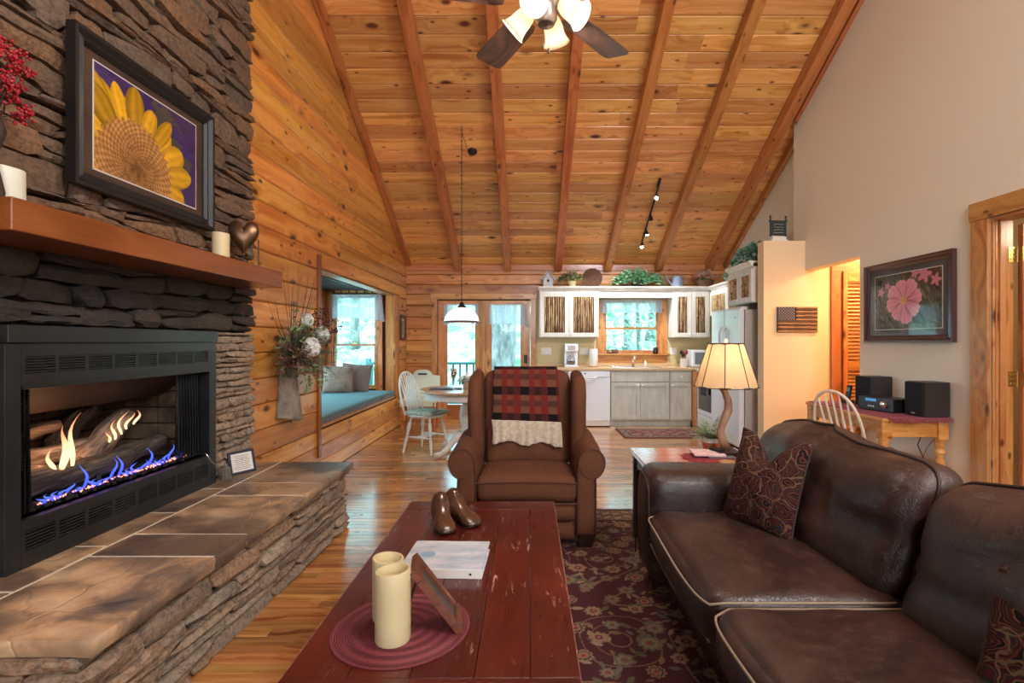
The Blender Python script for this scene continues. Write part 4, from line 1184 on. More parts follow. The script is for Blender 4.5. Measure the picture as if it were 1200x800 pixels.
# ================================================================ FURNITURE
def leather():
    t = NT('leather'); v = t.coord('Object'); a = t.noise(v, 3, 4, .6, .5); b = t.noise(v, 22, 4, .7)
    c = t.ramp(a, [(.3, srgb(34,22,20)), (.5, srgb(54,34,29)), (.7, srgb(80,53,44))]); c = t.mix(t.ramp(b, [(.55, 0), (.75, .35)]), c, srgb(112,84,74))
    cr = t.vor(t.mix(.12, v, t.noise(v, 9, 3, out='Color')), 80, 'DISTANCE_TO_EDGE')
    t.bump(t.math('ADD', t.ramp(cr, [(0,0),(.10,.45)]), t.math('MULTIPLY', b, 1.6)), .28, .004)
    return t.fin(c, t.ramp(b, [(.3, .32), (.7, .48)]), spec=.6)
M['leather'] = leather()
M['piping'] = simple('piping', srgb(150,128,106), .55)
M['piping_dark'] = simple('piping_dark', srgb(48,32,28), .5)
def tweed():
    t = NT('tweed'); v = t.coord('Object'); n = t.noise(v, 200, 2, .6); st = t.coord('Object', (1,1,1)); w1 = t.wave(st, 130, 1.5, dirn='Z'); w2 = t.wave(st, 130, 1.5, dirn='X')
    f = t.math('ADD', t.math('MULTIPLY', t.math('ADD', w1, w2), .25), t.math('MULTIPLY', n, .5))
    c = t.ramp(f, [(.25, srgb(54,30,20)), (.5, srgb(100,60,40)), (.75, srgb(132,86,62))]); c = t.mix(t.ramp(t.noise(v, 3, 3), [(.4,0),(.7,.4)]), c, srgb(84,50,34))
    t.bump(f, .5, .002); return t.fin(c, .9, spec=.2)
M['tweed'] = tweed()
M['tweed_dark'] = simple('tweed_dark', srgb(82,44,30), .8)

def piping_loop(pts, r=.004, closed=True):
    mb = MB(); p = list(pts); 
    if closed: p = p+[p[0], p[1]]
    return mb.tube(p, r, 6, cap=False)

# ---- coffee table: red planks between breadboard ends
TX0, TX1, TY0, TY1, TZ = -.635, .133, 1.02, 2.76, .46
def red_paint():
    t = NT('red_paint'); r = t.attr('rnd'); v = t.coord('Object'); cv = t.new('ShaderNodeCombineXYZ')
    for i, k in enumerate((31, 17, 5)): t.l.new(t.math('MULTIPLY', r, k), cv.inputs[i])
    ad = t.new('ShaderNodeVectorMath', operation='ADD'); t.l.new(v, ad.inputs[0]); t.l.new(cv.outputs[0], ad.inputs[1])
    mp = t.new('ShaderNodeMapping'); t.l.new(ad.outputs[0], mp.inputs[0]); mp.inputs['Scale'].default_value = (1.0, 16, 16)
    g = t.noise(mp.outputs[0], 3, 4, .6, .3); g2 = t.noise(ad.outputs[0], 2.2, 4, .6)
    c = t.ramp(g2, [(.3, srgb(60,15,11)), (.55, srgb(88,22,15)), (.75, srgb(108,32,22))]); c = t.mix(t.ramp(g, [(.35,.5),(.55,0)]), c, srgb(64,18,14))
    mp2 = t.new('ShaderNodeMapping'); t.l.new(ad.outputs[0], mp2.inputs[0]); mp2.inputs['Scale'].default_value = (1.6, 11, 11)
    s_ = t.noise(mp2.outputs[0], 5, 5, .75, 1.2); s2 = t.noise(ad.outputs[0], 4.5, 2, .5)
    f = t.math('MULTIPLY', t.ramp(s_, [(.60, 0), (.65, .85)]), t.ramp(s2, [(.50, 0), (.58, 1)]))
    c = t.mix(f, c, srgb(196,156,140))
    t.bump(t.math('ADD', g, s_), .25, .003); return t.fin(c, t.math('MULTIPLY_ADD', g, .2, .2), coat=.15)
M['red_paint'] = red_paint()
ct = thing('coffee_table', 'long distressed dark red plank coffee table before the armchair', 'table', ((TX0+TX1)/2, (TY0+TY1)/2, 0), PI/2)
Wd = TX1-TX0; Ln = TY1-TY0
def plank(name, x0, x1, y0, y1, z0, z1, m, par, rnd=None, bev=.003):
    cx, cy, cz = (x0+x1)/2, (y0+y1)/2, (z0+z1)/2
    return MB().box(x0-cx, x1-cx, y0-cy, y1-cy, z0-cz, z1-cz).build(name, m, par, bev=bev, loc=(cx,cy,cz), rnd=random.random() if rnd is None else rnd)
random.seed(14)
br_ = [ -Wd/2, -Wd/2+.13, -Wd/2+.275, -Wd/2+.44, -Wd/2+.60, Wd/2]
for i in range(5): plank('plank', -Ln/2+.29, Ln/2-.135, br_[i]+.0007, br_[i+1]-.0007, TZ-.036, TZ, M['red_paint'], ct, bev=.0025)
for (a, b) in ((-Ln/2, -Ln/2+.289), (Ln/2-.134, Ln/2)):
    o = MB().box(-Wd/2, Wd/2, -(b-a)/2, (b-a)/2, -.018, .018).build('breadboard_end', M['red_paint'], ct, bev=.003, loc=((a+b)/2, 0, TZ-.018), rot=(0,0,PI/2), rnd=random.random())
worn = simple('worn_edge', srgb(176,128,104), .6, c2=srgb(110,50,36), ns=30)
for sy in (-1, 1): box('worn_edge', worn, -Ln/2+.003, Ln/2-.003, min(sy*(Wd/2-.0015), sy*(Wd/2+.0012)), max(sy*(Wd/2-.0015), sy*(Wd/2+.0012)), TZ-.006, TZ-.0015, parent=ct)
for sx in (-1, 1):
    for sy in (-1, 1):
        plank('leg', sx*(Ln/2-.10)-.045, sx*(Ln/2-.10)+.045, sy*(Wd/2-.09)-.045, sy*(Wd/2-.09)+.045, 0.013, TZ-.037, M['red_paint'], ct)
for sy in (-1, 1): plank('apron', -Ln/2+.146, Ln/2-.146, sy*(Wd/2-.07)-.012, sy*(Wd/2-.07)+.012, TZ-.14, TZ-.037, M['red_paint'], ct)
for sx in (-1, 1): plank('apron', sx*(Ln/2-.08)-.012, sx*(Ln/2-.08)+.012, -Wd/2+.136, Wd/2-.136, TZ-.14, TZ-.037, M['red_paint'], ct)
plank('lower_shelf', -Ln/2+.12, Ln/2-.12, -Wd/2+.05, Wd/2-.05, .12, .145, M['red_paint'], ct)

# ---- rug
def rosette(c, X, Y, x, y, r, cols, a0=0, np_=8):
    dx = X-x; dy = Y-y; rr = np.hypot(dx, dy); m = rr < r*1.15
    if not m.any(): return
    a = np.arctan2(dy, dx)+a0; ed = r*(.72+.28*np.abs(np.cos(np_/2*a)))
    for k, (f, col) in enumerate(cols): c[m & (rr < ed*f)] = col
def rug_colors(nu, nv, w, h, seed, border=.30, field=L3(66,16,26), bcol=L3(120,108,88), motif=None):
    X, Y = np.meshgrid(np.linspace(-w/2, w/2, nu), np.linspace(-h/2, h/2, nv)); rs = np.random.RandomState(seed)
    c = np.ones(X.shape+(3,))*field; gold = L3(134,104,74); sage = L3(104,98,84); rose = L3(136,36,58); tan = L3(150,124,98); green = L3(92,88,58); dark = L3(48,12,20)
    # vines: contours of a smooth field
    f = np.sin(X*9+1.3*np.sin(Y*7))+np.cos(Y*8+1.5*np.sin(X*6)); g = np.abs(((f*1.4) % 1)-.5)
    c[g < .035] = gold*.8
    for i in range(int(w*h*190)):
        x = rs.uniform(-w/2, w/2); y = rs.uniform(-h/2, h/2); a = rs.uniform(0, 2*PI); L = rs.uniform(.018,.036)
        dx = X-x; dy = Y-y; u = dx*math.cos(a)+dy*math.sin(a); v = -dx*math.sin(a)+dy*math.cos(a)
        m = (np.abs(u) < L) & (np.abs(v) < L*.42*(1-(u/L)**2)); c[m] = [gold, sage, tan, green][rs.randint(4)]*rs.uniform(.6,1)
    st = .19; k = 0; yy = -h/2+.1
    while yy < h/2:
        xx = -w/2+.1+(k % 2)*st/2
        while xx < w/2:
            r = rs.uniform(.035,.062); cols = [[(1,gold),(.75,tan*.8),(.45,rose*.6),(.2,gold)], [(1,sage*.8),(.7,tan*.7),(.4,green),(.2,rose)], [(1,tan*.8),(.78,dark),(.6,gold),(.3,rose)]][rs.randint(3)]
            rosette(c, X, Y, xx+rs.uniform(-.03,.03), yy+rs.uniform(-.03,.03), r, cols, rs.rand()*3, [8,10,6][rs.randint(3)]); xx += st
        yy += st*.62; k += 1
    d = np.minimum(w/2-np.abs(X), h/2-np.abs(Y)); m = d < border
    b = np.ones_like(c)*bcol; s = np.where((w/2-np.abs(X)) < (h/2-np.abs(Y)), Y, X)
    q = np.sin(s*42)*np.cos(d*70+np.sin(s*20)*2); b[q > .45] = L3(92,80,60); b[q < -.55] = L3(150,138,116); b[np.abs(q) < .08] = rose*.5
    c[m] = b[m]; c[(d > border-.02) & m] = dark; c[d < .035] = L3(88,24,36); c[(d > border*.5) & (d < border*.5+.01)] = dark
    n = rs.rand(nv, nu, 1)*.22+.86
    return c*n
def rug(name, lab, x0, x1, y0, y1, z, nu, nv, seed, cat='rug', **k):
    w, h = x1-x0, y1-y0; c = rug_colors(nu, nv, w, h, seed, **k)
    t = thing(name, lab, cat, ((x0+x1)/2, (y0+y1)/2, 0))
    MB().box(-w/2, w/2, -h/2, h/2, .0005, z-.001).build('backing', M['rug_edge'], t)
    o = print_grid('pile', nu, nv, w, h, lambda U, V: c, t, Matrix.Translation((0,0,z)) @ Matrix.Rotation(-PI/2, 4, 'X'), .95, 0.0)
    return t
M['rug_edge'] = simple('rug_edge', srgb(90,26,38), .95)
rug('area_rug', 'large burgundy oriental rug with floral vines under the coffee table and armchair', -.36, 2.2, .5, 4.0, .012, 560, 760, 3, border=.26)
rug('kitchen_mat', 'small burgundy patterned mat on the floor before the kitchen sink', 1.30, 2.42, 6.98, 7.72, .010, 230, 150, 8, border=.13, field=L3(96,30,48))

# ---- armchair
AC = thing('armchair', 'rust-brown tweed wingback recliner facing the camera behind the coffee table', 'armchair', (-.015, 3.18, .012))
tw_, al = M['tweed'], AC
rbox('base', tw_, (.80,.72,.20), .03, (8,8,4), al, (0,.46,.19))
# seat
def seatfn(x, y, z): return (x, y, z-.02*(y/.3) if False else z)
o = rbox('seat_cushion', tw_, (.64,.62,.17), .055, (18,18,8), al, (0,.345,.355), rot=(R(-3),0,0), puff=(0,.012,.03), nz=.006, nscale=6, seed=2)
lp = []
for k in range(41):
    u = -1+2*k/40; lp.append((u*.315, .030-.012*(1-u*u) -.0, .418+.012*(1-u*u)))
piping_loop(lp, .0055, False).build('seat_piping', M['tweed_dark'], al, smooth=180)
lp = [(-.315+.63*k/20, .028, .290) for k in range(21)]
piping_loop(lp, .0055, False).build('seat_piping', M['tweed_dark'], al, smooth=180)
# footrest panel with two rolls
rbox('footrest_panel', tw_, (.62,.12,.115), .05, (16,6,6), al, (0,.075,.225), puff=(0,.01,0), nz=.004, nscale=7, seed=5)
rbox('footrest_panel', tw_, (.62,.12,.13), .055, (16,6,6), al, (0,.085,.115), puff=(0,.012,0), nz=.005, nscale=7, seed=6)
# back
def backfn(x, y, z): return (x, y + .20*(z/.6) + .10*(z/.6)**2*0, z)
rbox('backrest', tw_, (.66,.17,.70), .07, (18,8,18), al, (0,.73,.73), fn=lambda x,y,z: (x, y+.17*z, z), puff=(0,.035,.02), nz=.006, nscale=5, seed=8)
rbox('lumbar_cushion', tw_, (.60,.12,.26), .055, (16,6,10), al, (0,.615,.54), fn=lambda x,y,z: (x, y+.17*z, z), puff=(0,.03,0), nz=.006, nscale=6, seed=9)
for s in (-1, 1):
    # wings sweep forward from the back
    def wf(x, y, z, s=s):
        zz = z/.29
        return (x + s*.03*(z+.2) , y + .14*z - (.03*(1-zz*zz)) + .04*max(0, zz)**3, z + (.02*(y/.12) if zz > .5 else 0))
    rbox('wing', tw_, (.095,.30,.62), .045, (8,12,18), al, (s*.365,.60,.76), fn=wf, puff=(.008,.01,0), nz=.004, nscale=6, seed=12+s)
    lp = []
    for k in range(31):
        zz = -1+2*k/30; z = zz*.27; x, y, z2 = wf(-s*.045, -.135, z); lp.append((s*.365+x, .60+y+.012*(1-abs(zz)**6)*0, .76+z2))
    # arms: upright panel, rolled top and front scroll
    rbox('arm_panel', tw_, (.118,.70,.46), .024, (6,12,10), al, (s*.379,.40,.31))
    n = 28; L0, L1 = .045, .82; vs = []; fs = []; m_ = 14
    def rim(a, y, rr, cz):
        # round outside, flatter and lower towards the seat
        ca, sa = math.cos(a), math.sin(a)
        x = ca*rr; z = sa*rr
        if ca < 0: x *= .93; z -= .012*ca*ca*(1 if sa > 0 else 0)
        if sa < 0: z *= 1.25
        return x, cz+z
    for j in range(m_+1):
        u = j/m_; y = L0+(L1-L0)*u; rr = .087+.026*u; cz = .545-.012*u
        if j == 0: rr *= .95
        for i in range(n):
            a = 2*PI*i/n; x, z = rim(a, y, rr+noise.noise(Vector((a, y*5, s)))*.003, cz)
            vs.append((s*(.408+x), y, z))
    for j in range(m_):
        for i in range(n): a = j*n+i; b = j*n+(i+1)%n; fs.append((a,b,b+n,a+n))
    vs += [(s*.408, L0-.010, .54)]; c0 = len(vs)-1
    for i in range(n): fs.append((i, (i+1)%n, c0))
    fs.append(tuple(m_*n+i for i in range(n)))
    mb = MB(); mb.v = vs; mb.f = fs; arm = mb.build('arm', tw_, al, smooth=75)
    pts = [(s*(.408+rim(R(-72)+R(258)*i/24, 0, .085, .545)[0]), L0-.001, rim(R(-72)+R(258)*i/24, 0, .085, .545)[1]) for i in range(25)]
    pts = [(s*.437, L0+.006, .09+.36*k/6) for k in range(0, 6)] + pts + [(s*.322, L0+.006, .45-.36*k/6) for k in range(0, 7)]
    piping_loop(pts, .0045, False).build('piping', M['tweed_dark'], arm, smooth=180)
    # front legs
    mb = MB(); mb.add([(s*.385-.05,.07,0),(s*.385+.03,.07,0),(s*.385+.03,.13,0),(s*.385-.05,.13,0),(s*.385-.062,.056,.11),(s*.385+.062,.056,.11),(s*.385+.062,.18,.11),(s*.385-.062,.18,.11)], [(3,2,1,0),(4,5,6,7),(0,1,5,4),(1,2,6,5),(2,3,7,6),(3,0,4,7)])
    mb.build('leg', M['dark_wood'], al, bev=.004)
    MB().box(s*.34-.03, s*.34+.03, .70,.76, 0,.10).build('leg', M['dark_wood'], al, bev=.004)

# plaid throw over the chair back, sherpa underside folded out along its hem
def plaid():
    t = NT('plaid'); uv = t.new('ShaderNodeAttribute', attribute_name='pl'); sp = t.new('ShaderNodeSeparateXYZ'); t.l.new(uv.outputs['Vector'], sp.inputs[0])
    def bands(o):
        f = t.math('FRACT', t.math('MULTIPLY', o, 5.2)); return t.ramp(f, [(0, 1), (.30, 1), (.34, 0), (.50, .0), (.54, .55), (.72, .55), (.76, 0)], 'LINEAR')
    a = bands(sp.outputs[0]); b = bands(t.math('ADD', sp.outputs[1], .03))
    s_ = t.math('ADD', t.math('MULTIPLY', a, .5), t.math('MULTIPLY', b, .5))
    c = t.ramp(s_, [(0, srgb(112,34,28)), (.25, srgb(100,42,35)), (.5, srgb(70,32,28)), (.78, srgb(48,25,25)), (1, srgb(24,17,19))])
    c = t.mix(t.math('MULTIPLY', t.math('MULTIPLY', a, t.math('SUBTRACT', 1, b)), .35), c, srgb(146,100,78))
    t.bump(t.noise(t.coord('Object'), 160, 2), .4, .002); return t.fin(c, .95, spec=.15)
M['plaid'] = plaid()
M['sherpa'] = simple('sherpa', srgb(214,200,178), .95, c2=srgb(186,168,144), ns=40, bump=1.0, bs=130, bd=.01, sheen=.3)
bl = thing('throw_blanket', 'red and black plaid throw with a cream sherpa hem draped over the armchair back', 'blanket', (-.015, 3.18, .012))
def drape(name, s0, s1, m, w0, w1, off=.0, par=bl, hem=0, nu=46, nv=40, amp=.010, seed=0):
    """path goes down the front of the chair back from its crest; s in metres, s<0 goes down behind"""
    def path(s):
        # crest at s=0
        if s < -.14: return (.915, 1.06-( -s-.14), )
        if s < .06:
            k = (s+.14)/.20; a = PI*(1-k)*1.0
            return (.80+math.cos(k*PI)*.125, 1.085+math.sin(k*PI)*.03)
        d = s-.06; z = 1.075-d; 
        bulge = .035*math.sin(min(1, d/.55)*PI)
        y = .684-.17*d-.012-bulge - (.03*max(0, (d-.28))/.2 if d > .28 else 0)
        return (y, z)
    vs = []; uv = []; fs = []
    for j in range(nv+1):
        s = s0+(s1-s0)*j/nv
        y, z = path(s); fr_ = max(0, min(1, s/.55)); w = (w0+(w1-w0)*max(0, (s-s0)/(s1-s0)))
        for i in range(nu+1):
            u = -1+2*i/nu
            fold = (math.sin(u*9+seed)*.5+math.sin(u*17+seed*2+s*4)*.5)*amp*fr_*(1+hem*1.5*(s-s0)/(s1-s0)) + noise.noise(Vector((u*3, s*7, seed)))*.008*fr_
            vs.append((-.012+u*w/2 + noise.noise(Vector((s*9, u, seed+3)))*.01*abs(u)**6 + .012*fr_, y-off-abs(fold)*.9-.004, z + (.014*math.sin(u*6.5+1+seed)*hem*(j/nv)) - .012*u*fr_)); uv.append(((u+1)*w0/2, s, 0))
    for j in range(nv):
        for i in range(nu): a = j*(nu+1)+i; fs.append((a, a+1, a+nu+2, a+nu+1))
    me = bpy.data.meshes.new(name); me.from_pydata(vs, [], fs); me.materials.append(m); me.shade_smooth()
    at = me.attributes.new('pl', 'FLOAT_VECTOR', 'POINT'); at.data.foreach_set('vector', np.array(uv, dtype=np.float32).ravel())
    o = bpy.data.objects.new(name, me); lk(o, par); sm = o.modifiers.new('solid', 'SOLIDIFY'); sm.thickness = .008; sm.offset = 1
    return o
drape('plaid_cloth', -.34, .425, M['plaid'], .465, .50)
drape('sherpa_hem', .405, .565, M['sherpa'], .505, .51, off=.012, hem=1, nv=16, amp=.016, seed=4)

# ---- sofa (faces left); built in world axes, base at floor
SF = thing('sofa', 'long brown distressed leather sofa with loose cushions along the right side', 'sofa', (0,0,.012))
le = M['leather']
SX, SXB = .62, 1.62; SYN, SYF = -.35, 2.86
rbox('base', le, (SXB-SX-.10, SYF-SYN-.06, .30), .03, (10,24,6), SF, ((SX+SXB)/2+.02, (SYN+SYF)/2, .21))
rbox('back_frame', le, (.26, SYF-SYN-.04, .62), .07, (8,30,12), SF, (1.50, (SYN+SYF)/2, .46), fn=lambda x,y,z: (x+.12*z, y, z), nz=.004)
for (y0, y1) in ((2.52, 2.86), (-.35, -.02)):
    yc = (y0+y1)/2
    def af(x, y, z): return (x, y*(1+.0*z), z - .012*(x/.4))
    a_ = rbox('arm', le, (.92, y1-y0, .56), .085, (22,14,14), SF, (1.055, yc, .36), puff=(.008,.006,.012), nz=.006, nscale=5, seed=yc, fn=af)
    pts = []
    for k in range(29):
        t_ = k/28
        ang = PI*t_; 
        pts.append((-.463, math.cos(ang)*((y1-y0)/2-.012), .17+max(0,math.sin(ang))**.6*.095 if 0 < k < 28 else -.22))
    piping_loop(pts, .005, False).build('piping', M['piping_dark'], a_, smooth=180)
cush = [(1.655, 2.525), (.765, 1.640), (-.02, .75)]
for i, (y0, y1) in enumerate(cush):
    yc, d = (y0+y1)/2, y1-y0
    def sf(x, y, z): return (x, y, z + .008*math.sin(y*7+i*2) + .012*(x/.4)*-.3)
    sc_ = rbox('seat_cushion', le, (.72, d, .185), .06, (30,34,8), SF, (.945, yc, .385), puff=(.03,.008,.024), nz=.008, nscale=5.5, seed=i*3+1, fn=sf)
    # welt along the upper front edge and sides
    pts = []
    for k in range(41):
        u = -1+2*k/40; v = abs(u)**10
        pts.append((-.36 -.012+ .02*v - .012*(1-u*u)-.002, u*(d/2-.022), .062+.006*(1-u*u)+.008*math.sin(u*d/2*7+i*2)))
    pts = [(-.36+.05+k*.08, -(d/2-.012), .071) for k in range(7, -1, -1)] + pts + [(-.36+.05+k*.08, (d/2-.012), .071) for k in range(8)]
    piping_loop(pts, .0045, False).build('piping', M['piping'], sc_, smooth=180)
    pts = [(-.352 -.012*(1-u*u), u*(d/2-.03), -.065) for u in [(-1+k/10) for k in range(21)]]
    piping_loop(pts, .0045, False).build('piping', M['piping'], sc_, smooth=180)
bcs = [(1.665, 2.78), (.56, 1.635), (-.30, .54)]
for i, (y0, y1) in enumerate(bcs):
    yc, d = (y0+y1)/2, y1-y0
    def bf(x, y, z, i=i, d=d):
        v = y/(d/2); w = z/.24
        x2 = x + .30*z
        cr = 0
        if i == 0: cr += -.05*math.exp(-((y-.03-.30*z)/.04)**2)+.02*math.exp(-((y+.06-.30*z)/.06)**2)      # crease where the cover folds
        cr += .010*math.sin(y*22+3*z*6+i)*max(0, w)**2 + .014*math.exp(-((z+.03+.08*y)/.03)**2)*(-1)
        cr += -.014*math.exp(-((z-.10+.25*abs(y)-.02*i)/.022)**2)
        if x < 0: x2 -= cr
        # corners slump
        z2 = z - .035*abs(v)**6*max(0, w) + .012*math.sin(v*4+i)
        return (x2, y, z2)
    bc = rbox('back_cushion', le, (.21, d, .47), .085, (12,40,26), SF, (1.305, yc, .665), puff=(.055,.0,.012), nz=.012, nscale=4.5, seed=i*5+2, fn=bf)
    pts = []; rc = .085; hy, hz2 = d/2, .235
    for (cy, cz, a0) in ((hy-rc, hz2-rc, 0), (-hy+rc, hz2-rc, 90), (-hy+rc, -hz2+rc, 180), (hy-rc, -hz2+rc, 270)):
        for k in range(9):
            a_ = R(a0+90*k/8); pts.append((cy+math.cos(a_)*rc, cz+math.sin(a_)*rc))
    dense = []
    for k in range(len(pts)):
        p_, q_ = pts[k], pts[(k+1) % len(pts)]; L_ = math.hypot(p_[0]-q_[0], p_[1]-q_[1]); m__ = max(1, int(L_/.04))
        for e_ in range(m__): dense.append((p_[0]+(q_[0]-p_[0])*e_/m__, p_[1]+(q_[1]-p_[1])*e_/m__))
    loop = []
    for (yy_, zz_) in dense:
        w_ = zz_/hz2; v_ = yy_/hy; pz = .012*w_*(1-v_*v_) if abs(w_) > .9 else 0
        p3 = Vector((-.02, yy_, zz_+pz)); p3 += noise.noise_vector(Vector((p3.x*4.5+(i*5+2)*7.3, p3.y*4.5+(i*5+2)*3.1, p3.z*4.5+(i*5+2))))*.012
        x, y, z = bf(p3.x, p3.y, p3.z, i, d); loop.append((x-.002, y+.003*(1 if v_ > 0 else -1)*(abs(v_) > .9), z+.003*(1 if w_ > 0 else -1)*(abs(w_) > .9)))
    piping_loop(loop, .0055).build('piping', M['piping_dark'], bc, smooth=180)
for (x, y) in ((.70,2.78),(1.52,2.78),(.70,-.25),(1.52,-.25)): MB().box(x-.035,x+.035,y-.035,y+.035,0,.07).build('leg', M['dark_wood'], SF, bev=.004)

# ---- tapestry pillows
def tapestry():
    t = NT('tapestry'); uv = t.new('ShaderNodeAttribute', attribute_name='pl'); v0 = uv.outputs['Vector']
    mp = t.new('ShaderNodeMapping'); t.l.new(v0, mp.inputs[0])
    w = t.noise(v0, 7, 3, .5, out='Color'); v = t.mix(.12, v0, w)
    d = t.vor(v, 13); e = t.vor(v, 13, 'DISTANCE_TO_EDGE'); d2 = t.vor(v, 34)
    f = t.math('FRACT', t.math('MULTIPLY', d, 3.2))
    c = t.ramp(f, [(0, srgb(56,22,28)), (.2, srgb(92,46,32)), (.3, srgb(26,20,24)), (.5, srgb(112,80,52)), (.58, srgb(72,24,26)), (.8, srgb(40,42,40)), (.92, srgb(84,58,42))], 'CONSTANT')
    c = t.mix(t.ramp(e, [(0, .7), (.02, .7), (.03, 0)]), c, srgb(120,94,68)); c = t.mix(t.ramp(d2, [(.18,.8),(.24,0)]), c, srgb(38,20,24))
    c = t.mix(t.ramp(t.noise(v0, 90, 2), [(.45, 0), (.7, .35)]), c, (.02,.01,.01,1))
    t.bump(t.noise(v0, 140, 2), .4, .002); return t.fin(c, .9, spec=.15)
M['tapestry'] = tapestry()
def pillow(name, lab, loc, rot, w, h, t_, dent=.0, group=None, m=None, n=26, piping=True, seed=0):
    root = thing(name, lab, 'pillow', loc); root.rotation_euler = rot
    vs = []; uv = []; fs = []; idx = {}
    def P(u, v, s):
        pin = .06; ku = 1-pin*(1-abs(v)**2)*1.0; x = u*w/2*(1-pin*(1-v*v)*abs(u)); z = v*h/2*(1-pin*(1-u*u)*abs(v))
        if v > 0: z -= dent*math.exp(-(u/.38)**2)*v**1.3
        th = t_/2*max(0, (1-abs(u)**2.6))**.55*max(0, (1-abs(v)**2.6))**.55
        y = s*(th + noise.noise(Vector((u*2.2+seed, v*2.2, s)))*.012*(1 if th > .01 else 0)*min(1, th/.04))
        if dent and v > 0: y *= 1-.35*math.exp(-(u/.3)**2)*v
        return (x, y, z+h/2)
    for s in (-1, 1):
        for j in range(n+1):
            for i in range(n+1):
                u, v = math.sin((-1+2*i/n)*PI/2), math.sin((-1+2*j/n)*PI/2)
                if s == 1 and (i in (0,n) or j in (0,n)): idx[(s,i,j)] = idx[(-1,i,j)]; continue
                idx[(s,i,j)] = len(vs); vs.append(P(u, v, s)); uv.append((u*w/2+5*s+seed, v*h/2, s*3.0))
    for s in (-1, 1):
        for j in range(n):
            for i in range(n):
                q = (idx[(s,i,j)], idx[(s,i+1,j)], idx[(s,i+1,j+1)], idx[(s,i,j+1)]); fs.append(q if s < 0 else q[::-1])
    me = bpy.data.meshes.new('cover'); me.from_pydata(vs, [], fs); me.materials.append(m or M['tapestry']); me.shade_smooth()
    at = me.attributes.new('pl', 'FLOAT_VECTOR', 'POINT'); at.data.foreach_set('vector', np.array(uv, dtype=np.float32).ravel())
    o = bpy.data.objects.new('cover', me); lk(o, root)
    if piping:
        pts = [P(math.sin((-1+2*i/n)*PI/2), -1, -1) for i in range(n)] + [P(1, math.sin((-1+2*i/n)*PI/2), -1) for i in range(n)] + [P(math.sin((1-2*i/n)*PI/2), 1, -1) for i in range(n)] + [P(-1, math.sin((1-2*i/n)*PI/2), -1) for i in range(n)]
        piping_loop(pts, .0042).build('piping', M['piping_dark'], root, smooth=180)
    return root
pillow('throw_pillow', 'dark tapestry pillow with a dented top leaning at the far arm of the sofa', (.985, 2.235, .502), (R(-17), R(2), R(-63)), .35, .42, .15, dent=.12)
pillow('throw_pillow', 'dark tapestry pillow cropped by the right edge of the picture, leaning on the sofa back', (1.175, 1.065, .50), (R(-32), R(-4), R(-60)), .40, .34, .15, seed=3)

# ---- side table behind the sofa arm, with lamp, fern, notebook
ST = thing('side_table', 'orange-brown wooden side table with dark legs at the far end of the sofa', 'table', (1.04, 3.20, 0))
plank('tabletop', -.36, .36, -.27, .27, .57, .60, M['side_wood'], ST, bev=.004)
for sx in (-1,1):
    for sy in (-1,1): plank('leg', sx*.32-.022, sx*.32+.022, sy*.23-.022, sy*.23+.022, 0.0, .57, M['dark_wood'], ST)
for sy in (-1,1): plank('apron', -.29, .29, sy*.23-.01, sy*.23+.01, .49, .569, M['dark_wood'], ST)
for sx in (-1,1): plank('apron', sx*.32-.01, sx*.32+.01, -.20, .20, .49, .569, M['dark_wood'], ST)
# runner
rn = MB(); pts = []
n = 72
for i in range(n):
    a = 2*PI*i/n; s_ = 1+.06*math.cos(a*18); pts.append((.24*math.copysign(abs(math.cos(a))**.7, math.cos(a))*s_, .15*math.copysign(abs(math.sin(a))**.7, math.sin(a))*s_))
o = MB().prism(pts, Matrix.Identity(4), .004).build('table_runner', M['red_fabric'], None, loc=(1.20, 3.16, .6005)); tag(o, 'red scalloped doily runner on the side table under the lamp', 'doily')
nb = thing('notebook', 'pink covered notebook on a grey folder on the side table', 'book', (1.13, 3.22, .6052), R(-6))
MB().box(-.02,.14,-.09,.09,0,.009).build('folder', simple('folder_gray', srgb(110,108,116), .5), nb, bev=.002)
MB().box(-.105,.085,-.085,.085,.010,.022).build('cover', simple('pink_cover', srgb(226,170,176), .5, c2=srgb(236,220,214), ns=25), nb, bev=.002)
o = plank('remote_control', -.014, .014, -.06, .06, 0, .012, M['black'], None); o.location = (1.185, 3.225, .634); o.rotation_euler = (0,0,R(22)); tag(o, 'slim black remote lying on the pink notebook', 'remote')
co = thing('coaster', 'round tan woven coaster on the near edge of the side table', 'coaster', (1.17, 3.02, .6052))
MB().lathe([(.0,0),(.047,0),(.05,.004),(.047,.008),(.0,.008)], 24, cap=False).build('disc', simple('tan_weave', srgb(196,160,116), .7, c2=srgb(150,110,74), ns=60), co, smooth=50)

